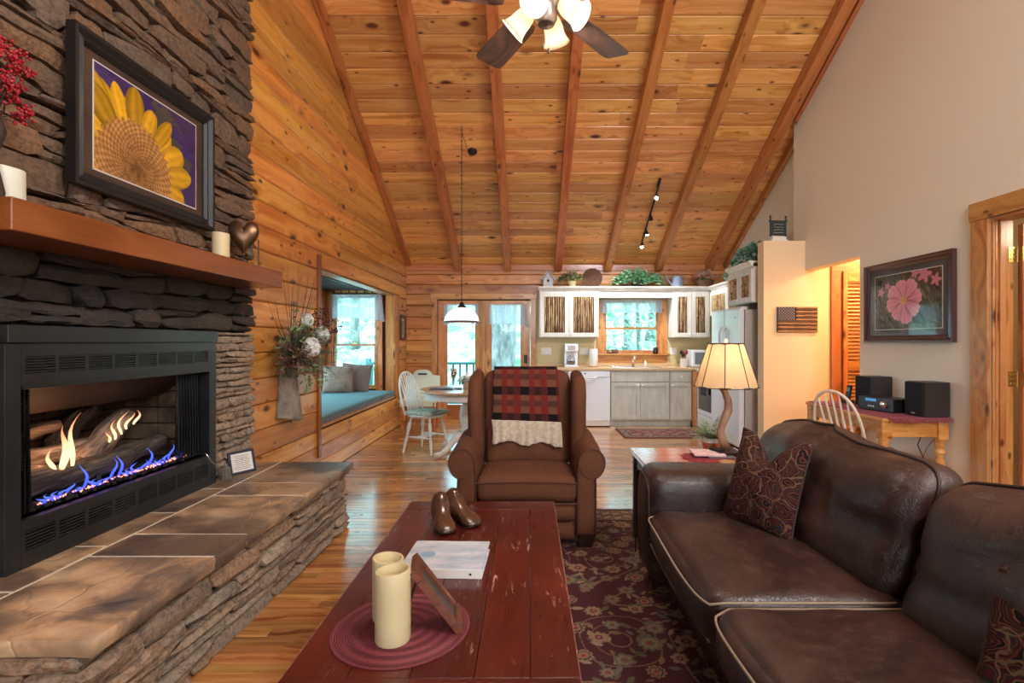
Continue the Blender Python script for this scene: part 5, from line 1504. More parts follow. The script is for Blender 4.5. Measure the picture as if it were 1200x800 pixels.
# lamp
LP = thing('table_lamp', 'driftwood table lamp with a glowing cream panelled shade on the side table', 'lamp', (1.245, 3.24, .6052))
M['driftwood2'] = simple('driftwood_lamp', srgb(176,140,112), .5, c2=srgb(110,76,56), ns=10, bump=.4, bs=30, bd=.01, stretch=(1,1,.25))
MB().box(-.07,.07,-.07,.07,0,.03).build('base', M['dark_wood'], LP, bev=.005)
pts = [(.005,0,.03),(-.02,0,.09),(-.03,.01,.15),(-.01,0,.22),(.015,0,.28),(.012,-.005,.34),(-.005,0,.39),(-.018,0,.44),(0,0,.50),(0,0,.53)]
st_ = MB().tube(pts, [.034,.027,.023,.025,.027,.024,.021,.018,.012,.008], 10).tube([(-.002,0,.385),(-.03,-.01,.405),(-.042,-.012,.425)], [.012,.009,.010], 8)
st_.build('stem', M['driftwood2'], LP, smooth=180)
def shade_mat(name, base, em, es, tl=.5):
    t = NT(name); v = t.coord('Object'); n = t.noise(v, 14, 4, .6)
    c = t.mix(t.ramp(n, [(.35,0),(.7,.5)]), base, tuple(b*.8 for b in base[:3])+(1,))
    P = t.p; P.inputs['Base Color'].default_value = base; t.l.new(c, P.inputs['Base Color']); P.inputs['Roughness'].default_value = .8
    tr = t.new('ShaderNodeBsdfTranslucent'); t.l.new(c, tr.inputs[0]); ms = t.new('ShaderNodeMixShader'); ms.inputs[0].default_value = tl
    t.l.new(P.outputs[0], ms.inputs[1]); t.l.new(tr.outputs[0], ms.inputs[2]); t.l.new(ms.outputs[0], t.out.inputs[0]); return t.m
M['lamp_shade'] = shade_mat('lamp_shade', srgb(244,216,172), None, 0, .5)
n = 8; sh = MB(); vs = []; z0, z1, r0, r1 = .43, .70, .19, .105
ribs = MB()
seg = 6
for q, (z, r) in enumerate(((z0, r0), (z1, r1))):
    for i in range(n):
        a = 2*PI*(i+.5)/n
        for k in range(seg):
            a2 = 2*PI*(i+1.5)/n; p = Vector((math.cos(a)*r, math.sin(a)*r, 0)).lerp(Vector((math.cos(a2)*r, math.sin(a2)*r, 0)), k/seg); bul = 1+.05*math.sin(PI*k/seg); sh.v.append((p.x*bul, p.y*bul, z))
N = n*seg
for i in range(N): sh.f.append((i, (i+1)%N, N+(i+1)%N, N+i))
shd = sh.build('lamp_shade', M['lamp_shade'], LP)
for i in range(n):
    a = 2*PI*(i+.5)/n; MB().tube([(math.cos(a)*r0*1.005, math.sin(a)*r0*1.005, z0), (math.cos(a)*r1*1.01, math.sin(a)*r1*1.01, z1)], .0028, 5).build('rib', simple('shade_trim', srgb(70,44,26), .7) if i == 0 else bpy.data.materials['shade_trim'], shd)
for (z, r) in ((z0, r0), (z1, r1)):
    pts = [(math.cos(2*PI*(i+.5)/n)*r*1.01, math.sin(2*PI*(i+.5)/n)*r*1.01, z) for i in range(n)]
    piping_loop(pts, .005).build('rim', bpy.data.materials['shade_trim'], shd)
MB().lathe([(0,.53),(.012,.54),(.026,.58),(.03,.60),(.02,.63),(0,.635)], 14, cap=False).build('bulb', M['bulb'], LP, smooth=180)
MB().tube([(0,0,.64),(0,0,.705)], .003, 6).ball((0,0,.72), .014, 10, 8).build('finial', M['plain_white'], LP, smooth=60)
MB().tube([(-r1,0,z1-.004),(0,0,z1-.004),(r1,0,z1-.004)], .002, 5).tube([(0,-r1,z1-.004),(0,0,z1-.004),(0,r1,z1-.004)], .002, 5).build('spider', M['brass'], LP)
point('table_lamp_light', (1.245, 3.24, .6052+.60), 5, (1, .70, .38), .035)

# leafy plants ------------------------------------------------
def leafmat(name, c1, c2):
    t = NT(name); r = t.attr('rnd'); c = t.ramp(r, [(0, c1), (1, c2)]); return t.fin(c, .5, sheen=.1)
M['fern_green'] = leafmat('fern_green', srgb(96,132,84), srgb(178,206,158))
M['leaf_green'] = leafmat('leaf_green', srgb(36,70,36), srgb(130,160,104))
M['ivy_green'] = leafmat('ivy_green', srgb(40,120,60), srgb(176,232,190))
M['ivy_blue'] = leafmat('ivy_blue', srgb(48,124,66), srgb(168,208,204))
def leaf(mb, rl, p, d, up, L, w, fold=.2, r=None):
    d = d.normalized(); s = d.cross(up)
    if s.length < 1e-3: s = d.cross(Vector((1,.3,.2)))
    s.normalize(); nn = s.cross(d)
    q = [p, p+d*L*.35+s*w*.5+nn*fold*w, p+d*L*.75+s*w*.35+nn*fold*w*.6, p+d*L, p+d*L*.75-s*w*.35+nn*fold*w*.6, p+d*L*.35-s*w*.5+nn*fold*w]
    mb.add([tuple(v) for v in q], [(0,1,2,3),(0,3,4,5)]); rl += [random.random() if r is None else r]*6
def fern(root, c, n, L, m, name='fronds'):
    mb = MB(); rl = []
    for i in range(n):
        a = 2*PI*i/n+random.uniform(-.2,.2); el = random.uniform(.25, 1.25); l = L*random.uniform(.7,1.1)
        pts = []
        for k in range(13):
            u = k/12; rr = l*math.cos(el)*u; z = l*math.sin(el)*u-.35*l*u*u*math.cos(el)*1.2; pts.append(Vector(c)+Vector((math.cos(a)*rr, math.sin(a)*rr, z)))
        for k in range(1, 13):
            d = (pts[k]-pts[k-1]).normalized(); sd = d.cross(Vector((0,0,1))).normalized()
            ll = l*.17*math.sin(PI*min(1, k/13*.9+.12))
            for s in (-1, 1): leaf(mb, rl, pts[k], (sd*s+d*.45), Vector((0,0,1)), ll, ll*.38)
    o = mb.build(name, m, root, rnd=rl); o['kind'] = 'stuff'; return o
random.seed(31)
PF = thing('potted_fern', 'small green fern in a copper and white pot on the side table', 'plant', (1.205, 3.40, .6052))
MB().lathe([(0,0),(.052,0),(.055,.002),(.058,.075),(.054,.078),(.05,.072),(0,.07)], 28, cap=False).build('pot', simple('copper', srgb(196,120,84), .3, .6), PF, smooth=45)
MB().lathe([(.0565,.0501),(.0590,.0502),(.0595,.0785),(.054,.079)], 28, cap=False).build('pot_rim', M['plain_white'], PF, smooth=45)
fern(PF, (0,0,.07), 40, .20, M['fern_green'])

# ---- things on the coffee table
def rings():
    t = NT('burgundy_weave'); v = t.coord('Object'); ln_ = t.new('ShaderNodeVectorMath', operation='LENGTH'); t.l.new(v, ln_.inputs[0])
    w = t.math('SINE', t.math('MULTIPLY', ln_.outputs['Value'], 2*PI/.0062)); c = t.ramp(t.math('MULTIPLY_ADD', w, .5, .5), [(.1, srgb(82,26,34)), (.6, srgb(116,42,50)), (1, srgb(140,66,70))])
    t.bump(t.noise(v, 240, 2), .4, .002); return t.fin(c, .7)
pm = thing('placemat', 'round ribbed burgundy placemat under the candles on the coffee table', 'placemat', (-.383, 1.541, TZ+.0006))
prof = [(0,.002)]
for k in range(26): r = .005+k*.0075; prof += [(r, .0016), (r+.0037, .0036)]
prof += [(.205,.001),(.2045,0)]
MB().lathe(prof, 72, cap=False).build('woven_disc', rings(), pm, smooth=50)
candle('led_candle', 'tall ivory pillar candle at the front of the round placemat', -.392, 1.474, TZ+.0045, .0505, .20, M['cream_wax'], .004, rz=R(160))
candle('led_candle', 'ivory pillar candle half hidden behind the front candle', -.437, 1.59, TZ+.0045, .048, .185, M['cream_wax'], .004)
pf = thing('picture_frame', 'brown wooden easel-back photo frame seen edge-on beside the ivory candles', 'frame', (-.212, 1.56, TZ+.0045), R(99.5))
Mt = Matrix.Rotation(R(-36), 4, 'X')
fm = simple('frame_walnut', srgb(120,66,44), .35, c2=srgb(92,48,32), ns=6, stretch=(1,1,6), coat=.3)
fr = MB()
for (a,b,c,d) in ((-.065,.065,0,.03),(-.065,.065,.20,.235),(-.065,-.04,.03,.20),(.04,.065,.03,.20)): fr.obox(Mt, a,b,-.011,.009,c,d)
fr.build('frame', fm, pf, bev=.002); MB().obox(Mt, -.04,.04,-.003,.006,.03,.20).build('photo', simple('photo_dark', srgb(90,86,80), .3, c2=srgb(50,46,44), ns=30), pf)
MB().add([(-.025,.115,.165),(.025,.115,.165),(.035,.175,0),(-.035,.175,0),(-.025,.118,.165),(.025,.118,.165),(.035,.179,0),(-.035,.179,0)],[(0,1,2,3),(7,6,5,4),(0,4,5,1),(1,5,6,2),(2,6,7,3),(3,7,4,0)]).build('easel_leg', M['black'], pf)
# binder
bd = thing('binder', 'white ring binder lying on the middle of the red coffee table', 'book', (-.318, 1.985, TZ+.0005), R(-2))
cov = simple('binder_white', srgb(222,224,232), .25, c2=srgb(170,188,206), ns=6, stretch=(1,3,1), coat=.5)
MB().box(-.152,.152,-.125,.135,.031,.034).build('cover', cov, bd, bev=.001); MB().box(-.152,.152,-.125,.135,0,.003).build('cover', cov, bd, bev=.001)
sp_ = MB().box(-.152,.152,-.129,-.125,0,.034).build('spine', M['plain_white'], bd, bev=.0015)
MB().lathe([(.003,0),(.0045,0),(.0045,.001),(.003,.001)], 12, M=Matrix.Translation((.11,-.1291,.017)) @ Matrix.Rotation(PI/2,4,'X')).build('ring_hole', M['black'], bd)
MB().box(-.145,.145,-.120,.128,.0035,.030).build('pages', M['plain_white'], bd)
MB().lathe([(0,0),(.030,0),(.030,.0006),(0,.0006)], 24, c=(-.075,.0,.0342), cap=False).build('blue_sticker', simple('blue_print', srgb(140,176,196), .4), bd)
# cobbler's shoe lasts
def last_():
    n = 18; vs = []; fs = []
    # sections along length (x from heel 0 to toe .235): z0,z1,halfwidth
    prof = [(0,.020,.095,.014),(.008,.008,.120,.027),(.022,.003,.132,.034),(.045,.001,.136,.037),(.068,.001,.126,.036),(.09,.003,.100,.033),(.115,.005,.076,.029),(.14,.004,.062,.033),(.165,.002,.052,.038),(.19,.001,.043,.039),(.212,.002,.034,.034),(.228,.006,.026,.022),(.236,.011,.018,.006)]
    for (x, z0, z1, hw) in prof:
        for k in range(n):
            a = 2*PI*k/n; cz = (z0+z1)/2; hz = (z1-z0)/2; up = max(0, math.sin(a)); nar = 1-.18*up if x < .11 else 1-.12*up
            vs.append((x-.12, math.copysign(abs(math.cos(a))**.8, math.cos(a))*hw*nar, cz+math.copysign(abs(math.sin(a))**.75, math.sin(a))*hz))
    m_ = len(prof)
    for i in range(m_-1):
        for k in range(n): a = i*n+k; b = i*n+(k+1)%n; fs.append((a,b,b+n,a+n))
    fs += [tuple(range(n)), tuple((m_-1)*n+k for k in range(n))]
    mb = MB(); mb.v = [(a*1.0, b*1.28, c*1.06) for a, b, c in vs]; mb.f = fs; return mb
M['last_wood'] = simple('last_wood', srgb(92,56,38), .25, c2=srgb(50,32,24), ns=7, coat=.5, bump=.15, bs=30)
for (x, y, rz, lab) in ((-.400, 2.375, -72, 'brown wooden shoe form on the coffee table, the nearer left of the pair'), (-.318, 2.45, -48, 'brown wooden shoe form on the coffee table, the farther right of the pair')):
    t = thing('shoe_last', lab, 'shoe form', (x, y, TZ), R(rz)); last_().build('foot_form', M['last_wood'], t, smooth=60)
    MB().lathe([(0,0),(.012,0),(.012,.004),(.006,.006),(0,.004)], 14, c=(-.078,0,.134), cap=False).build('hinge_plug', M['black'], t, smooth=50)
    MB().tube([(-.119,-.02,.012),(-.1,-.040,.004),(0,-.038,.004),(.06,-.050,.003),(.1,-.040,.006),(.115,0,.012),(.1,.040,.006),(.06,.050,.003),(0,.038,.004),(-.1,.040,.004),(-.119,.02,.012)], .003, 6).build('sole_edge', M['dark_wood'], t, smooth=180)
# ================================================================ KITCHEN
cg, cc = M['cabinet_gray'], M['cabinet_cream']
CF, CB = 7.90, YB-.003
M['grape'] = M['plain_white']
def knob(par, p, n='knob', axis='y', m=None, r=.014):
    rot = Matrix.Rotation(PI/2, 4, 'X') if axis == 'y' else Matrix.Rotation(-PI/2, 4, 'Y')
    return MB().lathe([(0,0),(.006,0),(.005,.010),(r,.016),(r,.024),(r*.6,.029),(0,.03)], 12, M=Matrix.Translation(p) @ rot, cap=False).build(n, m or M['plain_white'], par, smooth=60)
def panel_door(par, x0, x1, z0, z1, y, m, kx=None, kz=None, fw=.055, name='door', raised=True):
    """framed door in the xz plane, front at y-.02"""
    d = MB().box(x0,x0+fw,y-.02,y,z0,z1).box(x1-fw,x1,y-.02,y,z0,z1).box(x0+fw,x1-fw,y-.02,y,z0,z0+fw).box(x0+fw,x1-fw,y-.02,y,z1-fw,z1).build(name, m, par, bev=.002)
    MB().box(x0+fw,x1-fw,y-.010,y,z0+fw,z1-fw).build('panel', m, d, bev=.004)
    if kx is not None: knob(d, (kx, y-.02, kz))
    return d
def base_unit(lab, x0, x1, doors, drawers=0, group=None, drw_split=False):
    t = thing('base_cabinet', lab, 'cabinet', group=group)
    b = MB().box(x0,x1,CF,CB,.10,.872).box(x0,x1,CF+.06,CB,0,.10)
    b.build('body', cg, t, bev=.002)
    if drawers:
        f = MB().box(x0+.012,x1-.012,CF-.02,CF-.001,.70,.85).build('drawer_front', cg, t, bev=.004)
        if drw_split: knob(f, ((x0+x1)/2, CF-.02, .775))
        top = .685
    else: top = .85
    w = (x1-x0-.012)/doors
    for i in range(doors):
        a = x0+.006+i*w+.005; bb = a+w-.010
        kx = (bb-.03) if (doors == 2 and i == 0) else a+.03
        panel_door(t, a, bb, .125, top, CF-.0005, cg, kx, top-.04)
    return t
base_unit('grey-green base cabinet at the left end of the counter behind the armchair', .145, .595, 1, 0)
base_unit('wide grey-green sink cabinet with two doors under the kitchen sink', 1.255, 2.165, 2, 1)
base_unit('narrow grey-green cabinet with a drawer right of the sink cabinet', 2.168, 2.51, 1, 1, drw_split=True)
# dishwasher
dw = thing('dishwasher', 'white dishwasher between the base cabinets left of the sink', 'dishwasher', group=None)
ap = M['appliance']
MB().box(.60,1.25,CF+.02,CB,.02,.87).build('body', ap, dw)
MB().box(.603,1.247,CF-.025,CF+.02,.10,.765).build('door', ap, dw, bev=.008)
cp = MB().box(.603,1.247,CF-.03,CF+.02,.77,.868).build('control_panel', ap, dw, bev=.008)
MB().box(.62,1.23,CF+.0,CF+.03,.02,.097).build('toe_kick', M['plain_white'], dw)
MB().tube([(.80,CF-.033,.78),(.83,CF-.045,.765),(.925,CF-.048,.76),(1.02,CF-.045,.765),(1.05,CF-.033,.78)], .010, 8).build('handle', ap, dw, smooth=180)
MB().lathe([(0,0),(.012,0),(.012,.004),(0,.004)], 12, M=Matrix.Translation((.86,CF-.031,.825)) @ Matrix.Rotation(PI/2,4,'X'), cap=False).build('dial', M['black'], cp)
# counter
ctp = MB().box(.125, 2.545, CF-.035, CB, .874, .912).box(2.545, XK-.003, 7.665, CB, .874, .912).box(.125, XK-.004, CB-.02, CB, .912, .96)
# sink cut is shown by the rim set on top
o = ctp.build('countertop', M['counter'], bev=.004); tag(o, 'tan laminate kitchen countertop running under the window', 'countertop')
# corner cabinet on the right run
t = thing('corner_cabinet', 'cream corner base cabinet behind the lamp, beside the oven', 'cabinet')
MB().box(2.515,XK-.004,7.67,CB,.10,.872).box(2.56,XK-.004,7.70,CB,0,.10).build('body', cg, t)
MB().box(2.513,2.56,7.668,7.90,.03,.872).build('corner_post', M['pine_trim'], t, rnd=.3)
# sink
sk = thing('sink', 'stainless double sink set into the counter under the window', 'sink')
mb = MB()
x0,x1,y0,y1 = 1.29,2.06,7.94,8.32
mb.box(x0,x1,y0,y0+.03,.912,.917).box(x0,x1,y1-.03,y1,.912,.917).box(x0,x0+.03,y0+.03,y1-.03,.912,.917).box(x1-.03,x1,y0+.03,y1-.03,.912,.917).box((x0+x1)/2-.02,(x0+x1)/2+.02,y0+.03,y1-.03,.912,.917)
mb.build('rim', M['steel'], sk, bev=.002)
for (a, b) in ((x0+.03,(x0+x1)/2-.02),((x0+x1)/2+.02,x1-.03)):
    MB().box(a,b,y0+.03,y1-.03,.9125,.9135).build('basin', simple('basin_steel', (.28,.28,.3,1), .3, .9), sk)
fc = thing('faucet', 'chrome kitchen faucet in front of the window', 'faucet', (1.70, 8.36, .912))
MB().lathe([(0,0),(.03,0),(.028,.02),(.018,.03),(.016,.10),(.02,.12),(0,.125)], 16, cap=False).build('body', M['chrome'], fc, smooth=50)
MB().tube([(0,0,.08),(0,-.03,.14),(0,-.08,.165),(0,-.13,.15),(0,-.15,.11)], .011, 10).build('spout', M['chrome'], fc, smooth=180)
MB().tube([(0,0,.12),(.02,-.01,.15),(.05,-.02,.17)], .007, 8).build('lever', M['chrome'], fc, smooth=180)
sd = thing('soap_dispenser', 'small white soap pump right of the faucet', 'dispenser', (1.90, 8.37, .912))
MB().lathe([(0,0),(.018,0),(.02,.01),(.02,.075),(.009,.085),(.008,.10),(0,.10)], 14, cap=False).build('bottle', M['plain_white'], sd, smooth=50)
MB().tube([(0,0,.10),(0,0,.135),(0,-.035,.135)], .005, 8).build('pump', M['chrome'], sd, smooth=60)

# wall cabinets with bark panels behind the door frames
M['twig'] = simple('twig', srgb(232,202,150), .8, c2=srgb(140,100,66), ns=22, stretch=(1,1,.25), bump=.4, bs=60)
M['bark_panel'] = simple('bark_panel', srgb(84,58,46), .9, c2=srgb(44,30,28), ns=18, stretch=(1,1,.3), bump=.6, bs=40)
random.seed(77)
UF = 8.20
def twigs(par, P, w, z0, z1):
    """P(u, d, z) -> point; u across the opening, d depth"""
    a = MB(); vs = []
    n = 0
    bk = MB(); 
    for (u,d) in ((0,0),(w,0),(w,.004),(0,.004)): pass
    c = [P(0,.006,z0),P(w,.006,z0),P(w,.006,z1),P(0,.006,z1)]
    bk.add(c, [(0,1,2,3)]); bk.build('bark_backing', M['bark_panel'], par)
    u = .008
    while u < w-.006:
        r = random.uniform(.004,.0085); x = u+r
        pts = [P(x+random.uniform(-.004,.004), 0, z0+(z1-z0)*k/5) for k in range(6)]
        a.tube(pts, [r*random.uniform(.8,1.15) for _ in pts], 5); u = x+r+random.uniform(.003,.020)
    o = a.build('birch_twigs', M['twig'], par, smooth=180); o['kind'] = 'stuff'
    rb = MB()
    for k in range(7): 
        q = Vector(P(random.uniform(.02,w-.02), -.006, random.uniform(z0+.02, z1-.02))); rb.ball(q, .009, 5, 4, (1,1,1.6))
    o = rb.build('dried_blossoms', simple('dried_red', srgb(140,48,56), .8) if 'dried_red' not in bpy.data.materials else bpy.data.materials['dried_red'], par); o['kind'] = 'stuff'
def glazed_door(par, x0, x1, z0, z1, y, kx, fw=.065):
    d = MB().box(x0,x0+fw,y-.02,y,z0,z1).box(x1-fw,x1,y-.02,y,z0,z1).box(x0+fw,x1-fw,y-.02,y,z0,z0+fw).box(x0+fw,x1-fw,y-.02,y,z1-fw,z1).build('door', cc, par, bev=.002)
    twigs(d, lambda u, dd, z: (x0+fw+u, y-.009+dd, z), x1-x0-2*fw, z0+fw, z1-fw); knob(d, (kx, y-.02, z0+.045)); return d
for (lab, x0, x1) in (('white wall cabinet with two twig-filled doors left of the kitchen window', .165, 1.115), ('white wall cabinet with two narrow twig-filled doors right of the kitchen window', 2.30, 2.895)):
    t = thing('wall_cabinet', lab, 'cabinet', group=None)
    MB().box(x0,x1,UF,CB,1.385,2.13).build('body', cc, t, bev=.002)
    m_ = (x0+x1)/2
    glazed_door(t, x0+.012, m_-.003, 1.395, 2.10, UF-.0005, m_-.035); glazed_door(t, m_+.003, x1-.012, 1.395, 2.10, UF-.0005, m_+.035)
vb_ = MB().box(1.116,2.299,UF+.01,UF+.03,2.02,2.13).build('valance_board', cc, None, bev=.002); tag(vb_, 'cream board bridging the wall cabinets above the kitchen window', 'board')
cr = thing('crown_molding', 'cream crown ledge along the top of the wall cabinets', 'molding')
def crown(x0, x1, y, z0=2.131):
    mb = MB(); pr = [(0,0),(-.012,0),(-.02,.02),(-.045,.04),(-.05,.055),(-.05,.066),(0,.066)]
    n = len(pr)
    for x in (x0, x1):
        for (d, z) in pr: mb.v.append((x, y+d, z0+z))
    for i in range(n): j = (i+1) % n; mb.f.append((i,j,n+j,n+i))
    mb.f += [tuple(range(n)), tuple(range(n,2*n))]
    return mb
mb = crown(.15, 2.91, UF-.001); mb.build('crown', cc, cr)
MB().box(.15,XK-.004,UF-.002,CB,2.17,2.196).build('cabinet_top', cc, cr)
def side_cabinet(lab, X, y0, y1, z0, z1, ncz):
    t = thing('wall_cabinet', lab, 'cabinet')
    MB().box(X, XK-.004, y0, y1, z0, z1).build('body', cc, t, bev=.002)
    m_ = (y0+y1)/2; fw = .06
    for (a, b, ky) in ((y0+.01, m_-.003, m_-.035), (m_+.003, y1-.01, m_+.035)):
        d = MB().box(X-.02,X-.0005,a,a+fw,z0+.01,z1-.03).box(X-.02,X-.0005,b-fw,b,z0+.01,z1-.03).box(X-.02,X-.0005,a+fw,b-fw,z0+.01,z0+.01+fw).box(X-.02,X-.0005,a+fw,b-fw,z1-.03-fw,z1-.03).build('door', cc, t, bev=.002)
        twigs(d, lambda u, dd, z, a=a: (X-.010+dd, a+fw+u, z), b-a-2*fw, z0+.01+fw, z1-.03-fw); knob(d, (X-.02, ky, z0+.04), axis='x')
    mb = MB(); pr = [(0,0),(-.012,0),(-.02,.02),(-.045,.04),(-.05,.055),(-.05,.066),(0,.066)]; n = len(pr)
    for y in (y0-.0, y1):
        for (d, z) in pr: mb.v.append((X-.001+d, y, z1-.0+z))
    for i in range(n): j = (i+1) % n; mb.f.append((i,j,n+j,n+i))
    mb.f += [tuple(range(n)), tuple(range(n,2*n))]
    mb.build('crown', cc, t); MB().box(X, XK-.005, y0, y1, z1+.04, z1+.066).build('top', cc, t)
    return t
side_cabinet('white twig-door cabinet above the refrigerator on the right kitchen wall', 2.62, 5.98, 6.72, 1.78, 2.20, 0)
side_cabinet('white twig-door wall cabinet in the kitchen corner beyond the refrigerator', 2.90, 6.75, 8.17, 1.72, 2.128, 0)

# refrigerator and range
rf = thing('refrigerator', 'tall white refrigerator standing behind the partition wall', 'refrigerator')
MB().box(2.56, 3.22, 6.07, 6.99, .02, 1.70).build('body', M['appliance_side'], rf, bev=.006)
for (a, b, ky) in ((6.075, 6.525, 6.49), (6.532, 6.985, 6.57)):
    d = MB().box(2.49, 2.555, a, b, .06, 1.715).build('door', ap, rf, bev=.010)
    MB().tube([(2.487,ky,.75),(2.44,ky,.80),(2.435,ky,1.05),(2.44,ky,1.45),(2.487,ky,1.50)], .013, 8).build('handle', ap, d, smooth=180)
MB().box(2.52,2.60,6.10,6.96,1.70,1.735).build('hinge_cover', M['plain_white'], rf, bev=.004)
MB().box(2.4885,2.4895,6.16,6.22,1.60,1.62).build('badge', M['glass_dark'], rf)
rg = thing('oven_range', 'white kitchen range with a black oven window beyond the refrigerator', 'oven')
MB().box(2.56,3.22,7.01,7.655,.02,.905).build('body', ap, rg, bev=.004)
od = MB().box(2.515,2.558,7.015,7.65,.26,.80).build('oven_door', ap, rg, bev=.006)
MB().box(2.511,2.5148,7.07,7.60,.33,.76).build('window', M['glass_dark'], od)
MB().tube([(2.513,7.06,.785),(2.475,7.08,.785),(2.475,7.58,.785),(2.513,7.61,.785)], .010, 8).build('handle', ap, od, smooth=60)
MB().box(2.515,2.558,7.015,7.65,.05,.25).build('drawer', ap, rg, bev=.006)
MB().box(2.520,2.558,7.015,7.65,.81,.90).build('control_panel', M['plain_white'], rg, bev=.004)
tw2 = MB(); 
vs = []
for j in range(9):
    for i in range(9):
        y = 7.12+.2*i/8; z = .80-.24*j/8; vs.append((2.462+.006*math.sin(i*2.1)*j/8, y, z))
f = [(j*9+i, j*9+i+1, j*9+i+10, j*9+i+9) for j in range(8) for i in range(8)]
tw2.v = vs; tw2.f = f; o = tw2.build('dish_towel', simple('dark_towel', srgb(40,42,56), .9), None, smooth=180); sm = o.modifiers.new('s','SOLIDIFY'); sm.thickness = .006; tag(o, 'dark towel hanging from the oven handle', 'towel')
# microwave, crock, coffee maker, paper towels, things on the sill
mw = thing('microwave', 'white microwave at the right end of the kitchen counter', 'microwave', (2.80, 8.18, .9125))
MB().box(-.24,.24,-.14,.17,.008,.275).build('case', ap, mw, bev=.008)
MB().box(-.235,.10,-.155,-.141,.012,.27).build('door', ap, mw, bev=.004); MB().box(-.20,.06,-.158,-.1552,.05,.235).build('window', simple('mw_window', srgb(120,128,136), .2), mw, bev=.002)
MB().box(.105,.235,-.152,-.141,.012,.27).build('keypad', M['plain_white'], mw, bev=.003)
ut = thing('utensil_crock', 'white crock of cooking utensils left of the microwave', 'crock', (2.465, 8.16, .9125))
MB().lathe([(0,0),(.055,0),(.06,.01),(.058,.135),(.062,.14),(.05,.14),(.048,.02),(0,.02)], 20, cap=False).build('crock', M['plain_white'], ut, smooth=50)
for i, (dx, dy, h, cm) in enumerate(((-.03,0,.26,'black'),(.0,.02,.24,'dried_red'),(.03,-.01,.26,'dried_red'),(-.01,-.02,.22,'black'),(.02,.02,.23,'pine_beam'))):
    mm = M.get(cm) or bpy.data.materials[cm]
    MB().tube([(dx*.3,dy*.3,.03),(dx,dy,h*.75)], .005, 6).ball((dx*1.3,dy*1.2,h*.9), .03, 10, 6, (.85,.35,1.25)).build('utensil', mm, ut, smooth=60)
cm = thing('coffee_maker', 'white drip coffee maker on the counter behind the armchair', 'appliance', (.675, 8.22, .9125))
MB().box(-.105,.105,-.08,.12,0,.035).box(-.105,.105,.03,.12,.035,.36).box(-.105,.105,-.09,.12,.25,.37).build('body', ap, cm, bev=.008)
MB().lathe([(0,0),(.055,0),(.068,.03),(.065,.10),(.045,.14),(.045,.15)], 18, c=(0,-.015,.04), cap=False).build('carafe', M['clear_glass'], cm, smooth=60)
MB().lathe([(0,.002),(.052,.002),(.064,.03),(.062,.06),(0,.06)], 18, c=(0,-.015,.04), cap=False).build('coffee', simple('coffee', srgb(40,22,14), .2), cm, smooth=60)
MB().box(-.06,.06,-.093,-.089,.27,.34).build('control_panel', M['appliance_side'], cm, bev=.002); MB().box(-.105,-.085,-.08,.03,.04,.25).build('side_post', ap, cm)
pt = thing('paper_towel_roll', 'white paper towel roll on a wooden stand left of the window', 'paper towels', (1.03, 8.20, .9125))
MB().lathe([(0,0),(.075,0),(.078,.006),(.075,.014),(0,.014)], 24, cap=False).build('stand', bpy.data.materials['pine_trim'], pt, smooth=50, rnd=.5)
MB().lathe([(.02,.016),(.066,.016),(.068,.02),(.068,.284),(.066,.288),(.02,.288)], 28, cap=False).build('roll', M['plain_white'], pt, smooth=50)
MB().tube([(0,0,.01),(0,0,.32)], .009, 10).ball((0,0,.33), .016, 10, 8).build('post', bpy.data.materials['pine_trim'], pt, rnd=.5, smooth=60)
bs = thing('wire_basket', 'small dark scrolled basket on the left of the kitchen window sill', 'basket', (1.375, 8.462, KZ0+.0005))
mb = MB().tube([(-.085,-.02,.0),(.085,-.02,.0)],.004,5).tube([(-.085,-.02,.06),(.085,-.02,.06)],.004,5).tube([(-.085,.02,.0),(.085,.02,.0)],.004,5).tube([(-.085,.02,.06),(.085,.02,.06)],.004,5)
for i in range(8):
    x = -.085+.17*i/7
    for y in (-.02,.02): mb.tube([(x,y,0),(x+.01,y*1.15,.03),(x,y,.06)], .003, 4)
mb.tube([(-.085,0,.06),(-.05,0,.11),(0,0,.13),(.05,0,.11),(.085,0,.06)], .004, 5); mb.build('wire_frame', M['black_metal'], bs, smooth=180)
mb = MB(); random.seed(4)
for i in range(12): mb.ball((random.uniform(-.06,.06), random.uniform(-.01,.01), .025+random.random()*.04), .018, 6, 4)
o = mb.build('pebbles', M['twig'], bs, smooth=180); o['kind'] = 'stuff'
sp_ = thing('small_speaker', 'small black rounded speaker on the right of the kitchen window sill', 'speaker', (2.085, 8.45, KZ0+.0005))
MB().lathe([(0,0),(.038,0),(.042,.01),(.04,.08),(.03,.105),(0,.112)], 18, cap=False).build('case', M['black'], sp_, smooth=60)

# lace valances
def lace(name, c, c2, dens):
    t = NT(name); v = t.coord('Object'); d = t.vor(v, 95); n = t.noise(v, 60, 2)
    P = t.p; tl = t.new('ShaderNodeBsdfTranslucent'); tl.inputs[0].default_value = c; tp = t.new('ShaderNodeBsdfTransparent')
    P.inputs['Base Color'].default_value = c; P.inputs['Roughness'].default_value = .9
    m1 = t.new('ShaderNodeMixShader'); m1.inputs[0].default_value = .5; t.l.new(P.outputs[0], m1.inputs[1]); t.l.new(tl.outputs[0], m1.inputs[2])
    m2 = t.new('ShaderNodeMixShader'); t.l.new(t.ramp(d, [(.2, dens-.35), (.5, dens)]), m2.inputs[0]); t.l.new(tp.outputs[0], m2.inputs[1]); t.l.new(m1.outputs[0], m2.inputs[2]); t.l.new(m2.outputs[0], t.out.inputs[0]); return t.m
M['lace'] = lace('lace', srgb(214,222,236), None, .72)
